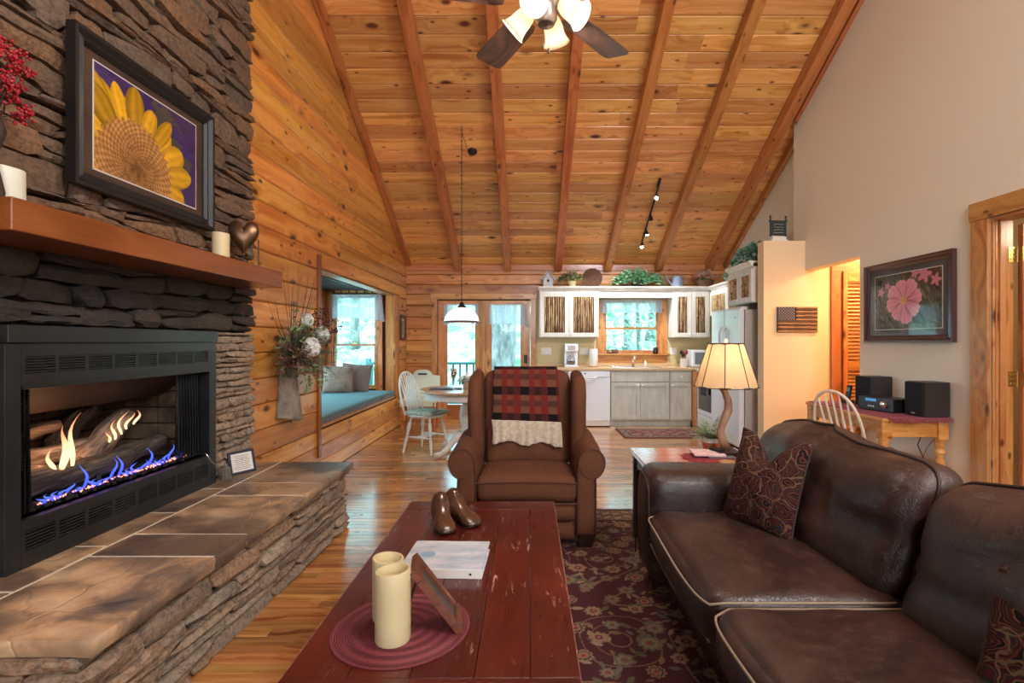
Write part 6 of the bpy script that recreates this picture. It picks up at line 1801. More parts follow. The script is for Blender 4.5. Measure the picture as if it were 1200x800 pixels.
def valance(lab, x0, x1, z0, z1, y, M0=Matrix.Identity(4), folds=14, scal=.014, droop=None):
    t = thing('lace_valance', lab, 'curtain'); n = folds*8; rows = 8; vs = []; fs = []
    for j in range(rows+1):
        for i in range(n+1):
            u = i/n; x = x0+(x1-x0)*u; v = j/rows; z = z1-(z1-z0)*v*(1+(scal/(z1-z0))*math.sin(u*folds*PI)**2*(1 if v > .5 else 0))
            if droop and u > droop: z -= .06*v*(u-droop)/(1-droop); x += .05*v*(u-droop)/(1-droop)
            a = .010*(.4+.8*v); vs.append(tuple(M0 @ Vector((x, y+math.sin(u*folds*2*PI)*a-.01, z+(.012 if j == 0 else 0)))))
    for j in range(rows):
        for i in range(n): a = j*(n+1)+i; fs.append((a,a+1,a+n+2,a+n+1))
    mb = MB(); mb.v = vs; mb.f = fs; mb.build('lace_cloth', M['lace'], t, smooth=180)
    p0 = M0 @ Vector((x0-.01, y-.01, z1-.005)); p1 = M0 @ Vector((x1+.01, y-.01, z1-.005)); MB().tube([p0,p1], .004, 8).build('rod', M['chrome'], t, smooth=60)
    return t
valance('white lace valance across the top of the kitchen window', 1.19, 2.20, 1.80, 2.00, YB-.04, folds=12)
valance('sheer lace valance on the left french door pane behind the pendant lamp', -1.42, -.84, 1.60, 1.93, YB-.015, folds=10)
valance('sheer lace valance on the right french door pane before the big tree', -.67, -.05, 1.62, 1.93, YB-.015, folds=10, droop=.8)
valance('white lace valance on the bay window above the seat cushions', fx0, fx1+.10, 1.68, 2.02, FY-.05, folds=10, droop=.75)

# ---- on top of the cabinets
TZ_ = 2.1965
bh = thing('birdhouse', 'small white wooden birdhouse at the left end of the cabinet ledge', 'birdhouse', (.305, 8.27, TZ_))
bw_ = simple('weathered_white', srgb(216,214,220), .7, c2=srgb(180,180,190), ns=12)
MB().prism([(-.075,0),(.075,0),(.075,.13),(0,.235),(-.075,.13)], Matrix(((1,0,0,0),(0,0,-1,.06),(0,1,0,0),(0,0,0,1))), .11).build('house', bw_, bh)
for s in (-1,1):
    Mr = Matrix.Translation((s*.055,.005,.185)) @ Matrix.Rotation(s*R(54), 4, 'Y'); MB().obox(Mr, -.085,.085,-.075,.075,-.006,.008).build('roof_panel', bw_, bh)
MB().lathe([(0,0),(.022,0),(.022,.003),(0,.003)], 14, M=Matrix.Translation((0,-.052,.10)) @ Matrix.Rotation(PI/2,4,'X'), cap=False).build('entry_hole', M['glass_dark'], bh)
MB().tube([(0,-.05,.055),(0,-.085,.055)], .005, 6).build('perch', M['dark_wood'], bh)
random.seed(51)
def bush(root, c, n, rx, ry, rz, L, w, m, name='foliage', dome=True, rr=None):
    mb = MB(); rl = []
    for i in range(n):
        a = random.random()*2*PI; r = math.sqrt(random.random()); z = math.sqrt(max(0, 1-r*r))*random.uniform(.35,1) if dome else random.random()
        p = Vector((c[0]+rx*r*math.cos(a), c[1]+ry*r*math.sin(a), c[2]+rz*z)); d = Vector((math.cos(a)*r+random.gauss(0,.4), math.sin(a)*r-.3+random.gauss(0,.4), random.gauss(.1,.45)))
        leaf(mb, rl, p, d, Vector((random.gauss(0,.3),-.4,1)).normalized(), L*random.uniform(.7,1.2), w*random.uniform(.7,1.2), .15)
    o = mb.build(name, m, root, rnd=rl); o['kind'] = 'stuff'; return o
p1 = thing('potted_plant', 'green leafy plant with yellow blooms in a cream pot beside the birdhouse', 'plant', (.70, 8.30, TZ_))
MB().lathe([(0,0),(.05,0),(.065,.09),(.07,.10),(.06,.10),(.055,.08),(0,.08)], 18, cap=False).build('pot', M['cream_wax'], p1, smooth=50)
bush(p1, (-.02,0,.09), 230, .19, .09, .16, .055, .03, M['leaf_green']); mb = MB()
for i in range(26): mb.ball((random.uniform(-.16,.16), random.uniform(-.1,.0), .11+random.random()*.13), .010, 5, 4)
o = mb.build('yellow_blooms', simple('bloom', srgb(216,200,120), .7), p1); o['kind'] = 'stuff'
fa = thing('wicker_fan', 'round brown wicker fan standing behind the potted plant', 'fan', (1.04, 8.42, TZ_))
mb = MB(); wk = simple('wicker', srgb(122,82,60), .7, c2=srgb(84,52,40), ns=40)
for i in range(28):
    a = PI*2*i/28; p = Vector((math.cos(a)*.16, 0, .165+math.sin(a)*.16)); q = Vector((0,-.012,.165)); sd = Vector((-math.sin(a),0,math.cos(a)))*.0165
    mb.add([tuple(q-sd*.1), tuple(p-sd), tuple(p+sd+Vector((0,-.008,0))), tuple(q+sd*.1)], [(0,1,2,3)])
mb.build('slats', wk, fa)['kind'] = 'stuff'
MB().tube([(math.cos(2*PI*i/40)*.16, -.004, .165+math.sin(2*PI*i/40)*.16) for i in range(41)], .005, 6, cap=False).build('rim', wk, fa, smooth=180)
iv = thing('ivy_plant', 'wide trailing ivy mound on the ledge over the kitchen window', 'plant', (1.76, 8.28, TZ_))
MB().lathe([(0,0),(.09,0),(.11,.07),(.10,.07),(0,.05)], 18, cap=False).build('planter', M['dark_wood'], iv, smooth=50)
bush(iv, (0,0,.02), 620, .40, .10, .27, .06, .05, M['ivy_green'])
wc = thing('watering_can', 'pale blue-grey metal watering can on the cabinet ledge', 'watering can', (2.40, 8.30, TZ_))
wcm = simple('blue_enamel', srgb(150,162,184), .4, .3, c2=srgb(128,140,164), ns=8)
MB().lathe([(0,0),(.088,0),(.09,.006),(.082,.17),(.084,.175),(.075,.175),(.072,.02),(0,.02)], 22, cap=False).build('body', wcm, wc, smooth=50)
MB().tube([(-.085,0,.04),(-.14,0,.11),(-.19,0,.18)], [.018,.012,.012], 10).lathe([(.012,0),(.03,.02),(0,.022)], 12, M=Matrix.Translation((-.19,0,.18)) @ Matrix.Rotation(R(-45),4,'Y'), cap=False).build('spout', wcm, wc, smooth=60)
MB().tube([(.085,0,.16),(.14,0,.16),(.15,0,.10),(.09,0,.05)], .006, 8).build('side_handle', wcm, wc, smooth=180)
MB().tube([(-.07,0,.175),(-.03,0,.225),(.03,0,.235),(.07,0,.175)], .006, 8).build('top_handle', wcm, wc, smooth=180)
fb_ = thing('flower_basket', 'brown basket of dusty pink dried lilies in the cabinet corner', 'basket', (2.84, 8.26, TZ_))
MB().lathe([(0,0),(.10,0),(.135,.09),(.14,.10),(.125,.10),(.12,.06),(0,.06)], 22, cap=False).build('basket', wk, fb_, smooth=40)
M['dusty_pink'] = leafmat('dusty_pink', srgb(190,150,138), srgb(232,206,196))
mb = MB(); rl = []
for i in range(26):
    a = random.random()*2*PI; r = math.sqrt(random.random()); c_ = Vector((r*math.cos(a)*.17, r*math.sin(a)*.08-.02, .13+(1-r)*.12+random.random()*.04))
    for k in range(6):
        d = Vector((math.cos(k*PI/3), math.sin(k*PI/3)-.3, .8)); leaf(mb, rl, c_, d, Vector((0,-.5,1)), .065, .028, .25)
mb.build('lilies', M['dusty_pink'], fb_, rnd=rl)['kind'] = 'stuff'
bush(fb_, (0,0,.08), 60, .15, .08, .06, .05, .025, M['leaf_green'])
iv2 = thing('ivy_plant', 'long blue-green ivy garland on top of the refrigerator cabinets', 'plant', (2.84, 6.3, 2.267))
MB().box(-.08,.12,-.10,.35,0,.06).build('planter', M['dark_wood'], iv2)
bush(iv2, (-.02,.12,.02), 560, .20, .36, .25, .075, .06, M['ivy_blue'])
iv3 = thing('ivy_plant', 'smaller blue-green ivy on the lower corner cabinet top', 'plant', (3.0, 7.25, 2.195))
MB().box(-.06,.10,-.15,.15,0,.05).build('planter', M['dark_wood'], iv3)
bush(iv3, (-.02,0,.02), 320, .14, .38, .16, .07, .055, M['ivy_blue'])
# plaque on the partition ledge
pq = thing('plaque', 'small dark green chalk plaque on two posts on top of the partition wall', 'sign', (2.83, PY0+.07, PZ), R(8))
dg = simple('dark_green', srgb(38,50,48), .6)
MB().box(-.10,.10,-.035,.035,0,.025).build('base_block', M['plain_white'], pq, bev=.003)
MB().box(-.085,.085,-.03,.03,.0255,.06).build('base_block', M['plain_white'], pq, bev=.003)
MB().box(-.088,.088,-.008,.008,.075,.235).build('board', dg, pq, bev=.002)
for s in (-1,1):
    MB().tube([(s*.094,0,.06),(s*.094,0,.28)], .009, 8).ball((s*.094,0,.285), .011, 8, 5, (1,1,1.6)).build('post', dg, pq, smooth=60)
MB().tube([(-.115,-.0,.235),(.115,0,.24)], .008, 8).build('top_rail', dg, pq, smooth=60)
mb = MB(); random.seed(2)
for r_ in range(4):
    pts = [(-.06+.12*k/14, -.0092, .20-r_*.032+random.uniform(-.006,.006)) for k in range(15)]; mb.tube(pts, .0014, 4)
mb.build('chalk_scrawl', M['plain_white'], pq)['kind'] = 'stuff'
# wooden flag on the partition
fg = thing('flag_plaque', 'rustic carved wooden American flag on the tan partition wall', 'wall decor', (3.005, PY0-.001, 1.565))
fw_, fh_ = .45, .285; st1 = simple('flag_tan', srgb(190,140,92), .7, c2=srgb(120,76,48), ns=14, stretch=(.4,1,2), bump=.6, bs=30, bd=.01); st2 = simple('flag_brown', srgb(96,62,46), .7, c2=srgb(60,40,34), ns=14, stretch=(.4,1,2), bump=.6, bs=30, bd=.01)
MB().box(-fw_/2,fw_/2,-.010,0,-fh_/2,fh_/2).build('backing', st2, fg)
for i in range(13):
    z1 = fh_/2-i*fh_/13; x0 = -fw_/2+.205 if i < 7 else -fw_/2
    rbox('stripe', st1 if i % 2 == 0 else st2, (fw_/2-x0, .018, fh_/13*.96), .006, (10,2,3), fg, ((x0+fw_/2)/2, -.016, z1-fh_/26), nz=.004, nscale=12, seed=i)
box('canton', simple('flag_blue', srgb(66,64,74), .7, bump=.5, bs=50), -fw_/2, -fw_/2+.20, -.022, -.010, fh_/2-7*fh_/13, fh_/2, parent=fg, bev=.003)
mb = MB()
for r_ in range(9):
    for c_ in range(6 if r_ % 2 == 0 else 5):
        x = -fw_/2+.018+(c_+(0 if r_ % 2 == 0 else .5))*.033; z = fh_/2-.014-r_*.0155
        pts = [((.0065 if k % 2 == 0 else .0028)*math.sin(k*PI/5), (.0065 if k % 2 == 0 else .0028)*math.cos(k*PI/5)) for k in range(10)]
        mb.prism(pts, Matrix(((1,0,0,x),(0,0,-1,-.022),(0,1,0,z),(0,0,0,1))), .0015)
mb.build('stars', simple('star_tan', srgb(176,164,150), .7), fg)['kind'] = 'stuff'
# ================================================================ DINING CORNER
wp = simple('chair_white', srgb(226,224,216), .38, c2=srgb(204,206,200), ns=10)
def windsor(name, lab, loc, rz, m, seat_z=.45, top=.95, cushion=None, nsp=7, tilt=.16, rounded=True):
    """back at local -x, faces local +x"""
    t = thing(name, lab, 'chair', loc, rz)
    n = 28; mb = MB(); pr = []
    outl = []
    for k in range(n):
        a = 2*PI*k/n; r = .215*(1+.05*math.cos(2*a)); outl.append((r*math.cos(a)*1.0, r*math.sin(a)*.98))
    for (z, s) in ((seat_z-.035,.90),(seat_z-.02,.99),(seat_z-.005,1.0),(seat_z,.96),(seat_z-.012,.6)):
        for (x, y) in outl: mb.v.append((x*s, y*s, z))
    for j in range(4):
        for i in range(n): a = j*n+i; b = j*n+(i+1)%n; mb.f.append((a,b,b+n,a+n))
    mb.f += [tuple(range(n))[::-1], tuple(4*n+i for i in range(n))]
    mb.build('seat', m, t, smooth=60)
    # bent hoop
    pts = []
    H = top-seat_z
    for k in range(25):
        a = PI*k/24; y = -.185*math.cos(a)*(1+.10*math.sin(a)) ; z = H*min(1, math.sin(a)**.62)
        pts.append((-.175-tilt*z/H*1.0, y, seat_z-.01+z))
    MB().tube(pts, .0115, 8).build('bow', m, t, smooth=180)
    for k in range(nsp):
        u = -1+2*(k+1)/(nsp+1); yb_ = u*.13; yt = u*.165
        a = math.acos(max(-1,min(1,-yt/(.185*1.09)))); z = H*min(1, math.sin(a)**.62)-.004
        p0 = Vector((-.17, yb_, seat_z-.01)); p1 = Vector((-.175-tilt*z/H, yt, seat_z-.01+z)); mid = p0.lerp(p1,.45)
        MB().tube([p0, p0.lerp(p1,.25), mid, p0.lerp(p1,.7), p1], [.006,.008,.0125,.008,.006], 6, flat=1.0).build('spindle', m, t, smooth=180)
    legs = {}
    for sx in (-1,1):
        for sy in (-1,1):
            p0 = Vector((sx*.13, sy*.12, seat_z-.03)); p1 = Vector((sx*.20, sy*.185, 0)); legs[(sx,sy)] = (p0, p1)
            us = [0,.08,.1,.18,.3,.42,.44,.48,.50,.62,.75,1]; rs = [.013,.016,.011,.018,.021,.015,.011,.019,.012,.018,.017,.011]
            MB().tube([p0.lerp(p1,u) for u in us], rs, 10).build('leg', m, t, smooth=60)
    L = lambda k, u: legs[k][0].lerp(legs[k][1], u)
    for sy in (-1,1):
        a, b = L((-1,sy),.56), L((1,sy),.56); MB().tube([a, a.lerp(b,.3), a.lerp(b,.5), a.lerp(b,.7), b], [.007,.011,.014,.011,.007], 8).build('stretcher', m, t, smooth=180)
    for u in (.38,.62):
        a = L((-1,-1),.56).lerp(L((1,-1),.56),u); b = L((-1,1),.56).lerp(L((1,1),.56),u); MB().tube([a, a.lerp(b,.5), b], [.007,.012,.007], 8).build('stretcher', m, t, smooth=180)
    if cushion:
        rbox('seat_cushion', cushion, (.39,.38,.05), .024, (12,12,4), t, (.01,0,seat_z+.018), puff=(0,0,.012), nz=.005, nscale=8, seed=3)
        MB().tube([(-.16,.14,seat_z+.02),(-.19,.17,seat_z-.01),(-.19,.19,seat_z-.09)], .004, 5).tube([(-.16,.14,seat_z+.02),(-.20,.16,seat_z-.02),(-.215,.17,seat_z-.07)], .004, 5).build('ties', cushion, t, smooth=180)
    return t
floral = simple('floral_cushion', srgb(190,198,176), .9, c2=srgb(110,128,118), ns=26)
windsor('dining_chair', 'white spindle-back dining chair with a floral cushion at the round table', (-1.24, 6.18, 0), R(-24), wp, cushion=floral, tilt=.14, top=.955)
tn = simple('floral_tan', srgb(206,182,130), .9, c2=srgb(150,136,110), ns=20)
pk = simple('chair_pale', srgb(222,206,186), .38)
windsor('desk_chair', 'cream spindle-back chair with a patterned cushion pulled up to the pine desk', (2.60, 4.06, 0), R(28), pk, cushion=tn, tilt=.17, top=.955, nsp=5, seat_z=.45)
# bench behind
hb = thing('bench', 'cream panel-back bench with carved top rail in the corner behind the dining chair', 'bench', (-1.68, 7.9, 0))
bcm = simple('bench_cream', srgb(214,210,184), .5)
MB().box(-.28,.28,-.20,.20,.40,.44).build('seat', bcm, hb, bev=.004)
pts = [(-.27,0),(.27,0),(.27,.34),(.16,.35),(.12,.41),(.06,.435),(-.06,.435),(-.12,.41),(-.16,.35),(-.27,.34)]
MB().prism(pts, Matrix(((1,0,0,0),(0,0,-1,.20),(0,1,0,.44),(0,0,0,1))), .022).build('back_panel', bcm, hb, bev=.003)
MB().box(-.07,.07,.172,.18,.795,.82).build('hand_slot', M['dark_wood'], hb)
MB().box(-.27,.27,-.18,-.16,.34,.40).build('apron', bcm, hb)
for sx in (-1,1):
    for sy in (-1,1): MB().lathe([(.02,0),(.022,.04),(.014,.06),(.025,.12),(.018,.2),(.026,.28),(.024,.40)], 10, c=(sx*.24,sy*.16,0)).build('leg', M['pine_trim'], hb, smooth=50, rnd=.4)
# round table
DT = thing('dining_table', 'round white pedestal dining table with a wooden top beneath the pendant lamp', 'table', (-.73, 6.08, 0))
tm = M['table_wood']
n = 56; mb = MB()
pr = [(0,.732),(.545,.732),(.56,.74),(.56,.752),(.553,.76),(0,.76)]
mb.lathe(pr, n, cap=False).build('tabletop', tm, DT, smooth=40, rnd=.3)
MB().lathe([(.49,.655),(.50,.655),(.505,.731),(.47,.731)], n, cap=False).build('apron', wp, DT, smooth=40)
MB().lathe([(.09,.10),(.10,.12),(.075,.15),(.065,.22),(.085,.34),(.10,.44),(.085,.54),(.06,.58),(.10,.60),(.12,.66),(.16,.731)], 20).build('pedestal', wp, DT, smooth=50)
for k in range(4):
    a = R(45+90*k+180); d = Vector((math.cos(a), math.sin(a), 0)); pts = []; rs = []
    for u, z, r in ((.06,.20,.055),(.14,.21,.05),(.22,.16,.042),(.30,.085,.036),(.37,.042,.033),(.43,.035,.034),(.465,.036,.030)):
        pts.append(d*u+Vector((0,0,z))); rs.append(r)
    MB().tube(pts, rs, 10, flat=.8).build('foot', wp, DT, smooth=180)
dk = simple('dark_mat', srgb(58,62,70), .8, c2=srgb(100,106,110), ns=40)
for (x, y, rz, lab) in ((-.98, 6.02, 8, 'dark woven placemat on the left of the round dining table'), (-.43, 6.10, -8, 'dark woven placemat on the right of the round dining table')):
    t = thing('placemat', lab, 'placemat', (x, y, .7605), R(rz)); MB().box(-.19,.19,-.14,.14,0,.004).build('mat', dk, t, bev=.001)
    MB().lathe([(0,.004),(.06,.005),(.10,.014),(.104,.016),(.098,.017),(.06,.009),(0,.009)], 28, cap=False).build('plate', simple('plate_dark', srgb(90,100,110), .3) if 'plate_dark' not in bpy.data.materials else bpy.data.materials['plate_dark'], t, smooth=60)
for (x, y, lab) in ((-.87, 5.90, 'stemmed wine glass holding a folded napkin, left of the white flowers'), (-.60, 6.18, 'stemmed wine glass holding a folded napkin, right of the white flowers')):
    t = thing('wine_glass', lab, 'glass', (x, y, .7605 + (.0045 if x < -.8 else 0)))
    MB().lathe([(0,.002),(.033,.001),(.034,.003),(.006,.008),(.0035,.02),(.0035,.085),(.012,.095),(.034,.12),(.042,.15),(.040,.19),(.034,.215)], 20, cap=False).build('bowl_and_stem', M['clear_glass'], t, smooth=60)
    mb = MB(); random.seed(int(x*100)+500)
    for k in range(9):
        a = k*.7; mb.add([(0,0,.10),(.036*math.cos(a),.036*math.sin(a),.19+.02*math.sin(k*3)),(.034*math.cos(a+.5),.034*math.sin(a+.5),.255+.02*math.cos(k*2)),(.034*math.cos(a+.9),.034*math.sin(a+.9),.20)], [(0,1,2,3)])
    mb.build('napkin', simple('napkin_rust', srgb(190,120,84), .9, c2=srgb(110,50,40), ns=30) if 'napkin_rust' not in bpy.data.materials else bpy.data.materials['napkin_rust'], t)
fv = thing('flower_vase', 'white flowers in a small square wooden vase on the dining table', 'vase', (-.735, 6.03, .7605), R(10))
MB().box(-.042,.042,-.042,.042,0,.095).build('box_vase', simple('rosy_wood', srgb(170,130,110), .6), fv, bev=.004)
M['petal_white'] = leafmat('petal_white', srgb(206,210,206), srgb(244,244,236))
random.seed(61)
bush(fv, (0,0,.085), 150, .09, .08, .09, .04, .03, M['petal_white'], 'blossoms'); bush(fv, (0,0,.075), 40, .08, .07, .04, .05, .025, M['leaf_green'])

# pendant lamp with chain swagged to its ceiling canopy
PL = thing('pendant_lamp', 'white glass dome pendant lamp hanging on a chain over the dining table', 'lamp', (-.80, 6.08, 0))
ztop = zc(6.08)
mb = MB().lathe([(.205,1.545),(.207,1.56),(.196,1.61),(.168,1.655),(.12,1.695),(.06,1.72),(.03,1.725)], 40, cap=False)
t_ = shade_mat('milk_glass', srgb(236,240,246), None, 0, .35); shd = mb.build('glass_dome', t_, PL, smooth=180)
MB().lathe([(.202,1.538),(.210,1.538),(.212,1.556),(.206,1.562),(.201,1.556)], 40, cap=False).build('dark_rim', simple('bronze_rim', srgb(70,52,48), .4, .4), shd, smooth=60)
MB().lathe([(.055,1.718),(.05,1.735),(.03,1.75),(.022,1.78),(.012,1.79),(0,1.79)], 20, cap=False).build('cap', M['black_metal'], PL, smooth=50)
mb = MB(); z = 1.79; k = 0
while z < ztop-.06:
    L = .030; a = 0 if k % 2 else PI/2
    pts = [(.007*math.cos(t2)*math.cos(a), .007*math.cos(t2)*math.sin(a), z+L/2+math.sin(t2)*L/2) for t2 in [2*PI*q/8 for q in range(9)]]
    mb.tube(pts, .0018, 4, cap=False); z += L*.84; k += 1
mb.build('chain', M['black'], PL, smooth=180)['kind'] = 'stuff'
pts = [(.004*math.sin(i*2.2), .004*math.cos(i*2.2)+.004, 1.79+(ztop-.07-1.79)*i/50) for i in range(51)]
pts += [(.03*math.sin(PI*q/8)+.09*q/8, .34*q/8, ztop-.07-.25*math.sin(PI*q/8)*.6+(zc(6.42)-.02-ztop+.07)*q/8) for q in range(1,9)]
MB().tube(pts, .003, 5).build('cord', M['black'], PL, smooth=180)
Mc = Matrix.Translation((.09, .34, zc(6.42)-.001)) @ Matrix.Rotation(math.atan(SL), 4, 'X').inverted()
MB().lathe([(0,-.028),(.03,-.026),(.055,-.014),(.06,0),(0,0)], 24, M=Mc, cap=False).build('ceiling_canopy', M['black'], PL, smooth=50)
MB().tube([(0,0,ztop),(0,0,ztop-.035),(.012,0,ztop-.05),(0,0,ztop-.065),(-.01,0,ztop-.05)], .004, 6).build('swag_hook', M['black'], PL, smooth=180)
MB().ball((0,0,1.64), .03, 12, 8).build('bulb', simple('soft_bulb', (.9,.9,.9,1), .4, emit=(1,.95,.9,1), es=1.5), PL, smooth=180)
point('dome_fill_light', (-.80, 6.08, 1.58), 2.5, (1,.93,.85), .03)  # point light added inside to brighten the white dome

# ================================================================ BAY SEAT
bcu = simple('teal_cushion', srgb(96,132,130), .8, c2=srgb(84,118,120), ns=30, bump=.15, bs=160)
bce = simple('boxing_gray', srgb(120,124,128), .85, c2=srgb(74,78,84), ns=40)
for (y0, y1, lab) in ((5.0, 7.05, 'long teal seat cushion on the bay window bench'), (7.06, 7.76, 'short teal seat cushion at the far end of the bay window bench')):
    t = thing('bench_cushion', lab, 'cushion', ((BX+XL)/2+.02, (y0+y1)/2, BZ0+.0005))
    rbox('cushion_top', bcu, (XL-BX-.03, y1-y0-.01, .03), .014, (8,14,2), t, (0,0,.066), puff=(0,0,.012))
    MB().box(-(XL-BX-.036)/2, (XL-BX-.036)/2, -(y1-y0-.014)/2, (y1-y0-.014)/2, 0, .056).build('boxing', bce, t, bev=.006)
taupe = simple('taupe', srgb(150,126,108), .9, c2=srgb(112,92,80), ns=8, bump=.3, bs=90)
pillow('window_pillow', 'taupe pillow standing at the front on the bay window seat', (-2.72, 7.28, .585), (R(-12), 0, R(14)), .42, .40, .15, m=taupe, piping=False, seed=5)
pillow('window_pillow', 'grey-brown pillow behind the front one on the bay window seat', (-2.56, 7.46, .585), (R(-14), R(5), R(4)), .44, .42, .14, m=simple('taupe_dark', srgb(118,98,88), .9, bump=.3, bs=90), piping=False, seed=6)
# small picture beyond the bay
def plainpic(U, V): return mixc(np.ones(U.shape+(3,))*L3(176,170,120), L3(104,116,76), np.clip(fbm(U,V,5,31)*2-.5,0,1))
framed('small_picture', 'small dark framed green picture on the pine wall beyond the bay window', 'picture', .32, .40, .045, .17, .24, plainpic, Matrix(((0,-1,0,XL+.003),(1,0,0,8.22),(0,0,1,1.54),(0,0,0,1))), simple('frame_brown', srgb(92,60,40), .4), simple('mat_olive', srgb(150,142,104), .7), .03, 40, 56)

# ---- metal wall pocket with a dried bouquet on the pine wall
WPk = thing('wall_vase', 'weathered tall tin wall vase with dried bouquet between chimney and bay window', 'vase', (XL+.003, 4.27, 0))
tin = simple('weathered_tin', srgb(150,138,122), .7, c2=srgb(104,92,80), ns=9, bump=.5, bs=35, bd=.01)
vs = []; fs = []; n = 14
for j in range(13):
    u = j/12; z = .66+.54*u; w = (.165-.085*u); d = .13-.05*u
    for i in range(n+1):
        a = PI*i/n; zz = z + (.03*math.sin(a*2)-.02*abs(math.cos(a))*-1 if j == 0 else 0)
        vs.append((math.sin(a)*d, -math.cos(a)*w, zz + (.02*math.cos(a*3) if j == 0 else 0)))
for j in range(12):
    for i in range(n): a = j*(n+1)+i; fs.append((a,a+1,a+n+2,a+n+1))
mb = MB(); mb.v = vs; mb.f = fs; o = mb.build('tin_cone', tin, WPk, smooth=60); sm = o.modifiers.new('s','SOLIDIFY'); sm.thickness = .004
random.seed(71)
c0 = Vector((.07, 0, 1.20))
# tall bare twigs
mb = MB()
for i in range(24):
    a = random.uniform(-1, 1); h = random.uniform(.5, .85) if abs(a) < .6 else random.uniform(.35,.6); tip = c0+Vector((random.uniform(-.02,.16), a*.42, h)); pts = []
    for k in range(8): u = k/7; pts.append(c0.lerp(tip, u)+Vector((0, a*.05*math.sin(u*PI), random.gauss(0,.006))))
    mb.tube(pts, [.0028*(1-u*.8/7) for u in range(8)], 4)
mb.build('bare_twigs', M['dark_wood'], WPk, smooth=180)['kind'] = 'stuff'
# dark pine needles and ferny greens
M['needle'] = leafmat('needle', srgb(40,50,36), srgb(98,100,70)); M['rusty_leaf'] = leafmat('rusty_leaf', srgb(84,40,34), srgb(150,92,74))
mb = MB(); rl = []
for i in range(150):
    a = random.uniform(-1.0,1.0); el = random.uniform(-.5,1.4); L = random.uniform(.18,.42); d = Vector((random.uniform(.1,.8), -abs(math.cos(el))*.9 if random.random() < .55 else math.cos(el)*.7, math.sin(el))).normalized()
    for k in range(22):
        p = c0+d*L*k/22+Vector((0,0,-.06*(k/22)**2)); leaf(mb, rl, p, d+Vector((random.gauss(0,.5),random.gauss(0,.5),random.gauss(0,.5))), Vector((1,0,.3)), .055, .006, .1)
mb.build('pine_sprays', M['needle'], WPk, rnd=rl)['kind'] = 'stuff'
mb = MB(); rl = []
for i in range(300):
    p = c0+Vector((random.uniform(-.03,.17), random.gauss(0,.16), random.gauss(.06,.13))); leaf(mb, rl, p, Vector((random.uniform(.2,1),random.gauss(0,.8),random.gauss(0,.8))), Vector((1,0,.5)), .05, .026, .2)
mb.build('greenery', M['leaf_green'], WPk, rnd=rl)['kind'] = 'stuff'
mb = MB(); rl = []
for i in range(200):
    p = c0+Vector((random.uniform(-.03,.20), random.uniform(-.36,-.02), random.uniform(-.12,.10))); leaf(mb, rl, p, Vector((.4,random.gauss(-.4,.5),random.gauss(0,.6))), Vector((1,0,.5)), .05, .018, .2)
mb.build('rusty_leaves', M['rusty_leaf'], WPk, rnd=rl)['kind'] = 'stuff'
# trailing sprig at right
mb = MB(); rl = []
for q in range(3):
    y0 = .10+q*.04; 
    for k in range(22): p = c0+Vector((.05, y0+.03*math.sin(k*.5), -.02-k*.014)); leaf(mb, rl, p, Vector((.4,random.gauss(0,.8),random.gauss(-.3,.5))), Vector((1,0,.5)), .030, .018, .2)
mb.build('trailing_sprig', M['leaf_green'], WPk, rnd=rl)['kind'] = 'stuff'
def hydrangea(c, r, seed):
    random.seed(seed); mb = MB(); rl = []
    mb.ball(c, r*.74, 12, 8); rl += [.1]*len(mb.v)
    for i in range(320):
        z = random.uniform(-1,1); a = random.random()*2*PI; q = math.sqrt(1-z*z); nrm = Vector((q*math.cos(a), q*math.sin(a), z))
        if nrm.x < -.3: continue
        p = Vector(c)+nrm*r*random.uniform(.78,1.08); u = nrm.orthogonal().normalized(); v = nrm.cross(u)
        for k in range(4):
            b = k*PI/2+i; leaf(mb, rl, p, u*math.cos(b)+v*math.sin(b)+nrm*.25, nrm, .022, .018, .1)
    mb.build('hydrangea', M['petal_white'], WPk, rnd=rl)['kind'] = 'stuff'
hydrangea((.22,-.03,1.27), .078, 1); hydrangea((.20,.24,1.38), .066, 2); hydrangea((.14,.10,1.50), .05, 4)
# berry sprays reaching over the window
tw = MB(); bb = MB(); random.seed(88)
for (dy, dz, dx) in ((.42,.22,.18),(.50,.30,.14),(.30,.40,.15),(.22,.34,.1),(.56,.24,.2),(.36,.12,.16)):
    tip = c0+Vector((dx,dy,dz)); pts = [c0.lerp(tip,k/8)+Vector((0,0,.03*math.sin(k/8*PI))) for k in range(9)]; tw.tube(pts, .002, 4)
    for k in range(46):
        u = random.uniform(.4,1.0); p = c0.lerp(tip,u)+Vector((random.gauss(0,.014),random.gauss(0,.014),random.gauss(.02,.018))); bb.ball(p, .0078, 5, 4)
tw.build('berry_stems', M['dark_wood'], WPk, smooth=180); bb.build('dark_berries', simple('dark_berry', srgb(84,28,40), .5), WPk, smooth=180)['kind'] = 'stuff'
# metal flower emblem on the side
mb = MB()
for k in range(5): a = 2*PI*k/5; mb.ball((.075, -.085+math.cos(a)*.018, 1.08+math.sin(a)*.018), .013, 8, 5, (.3,1,1))
mb.build('tin_flower', M['steel'], WPk, smooth=180)

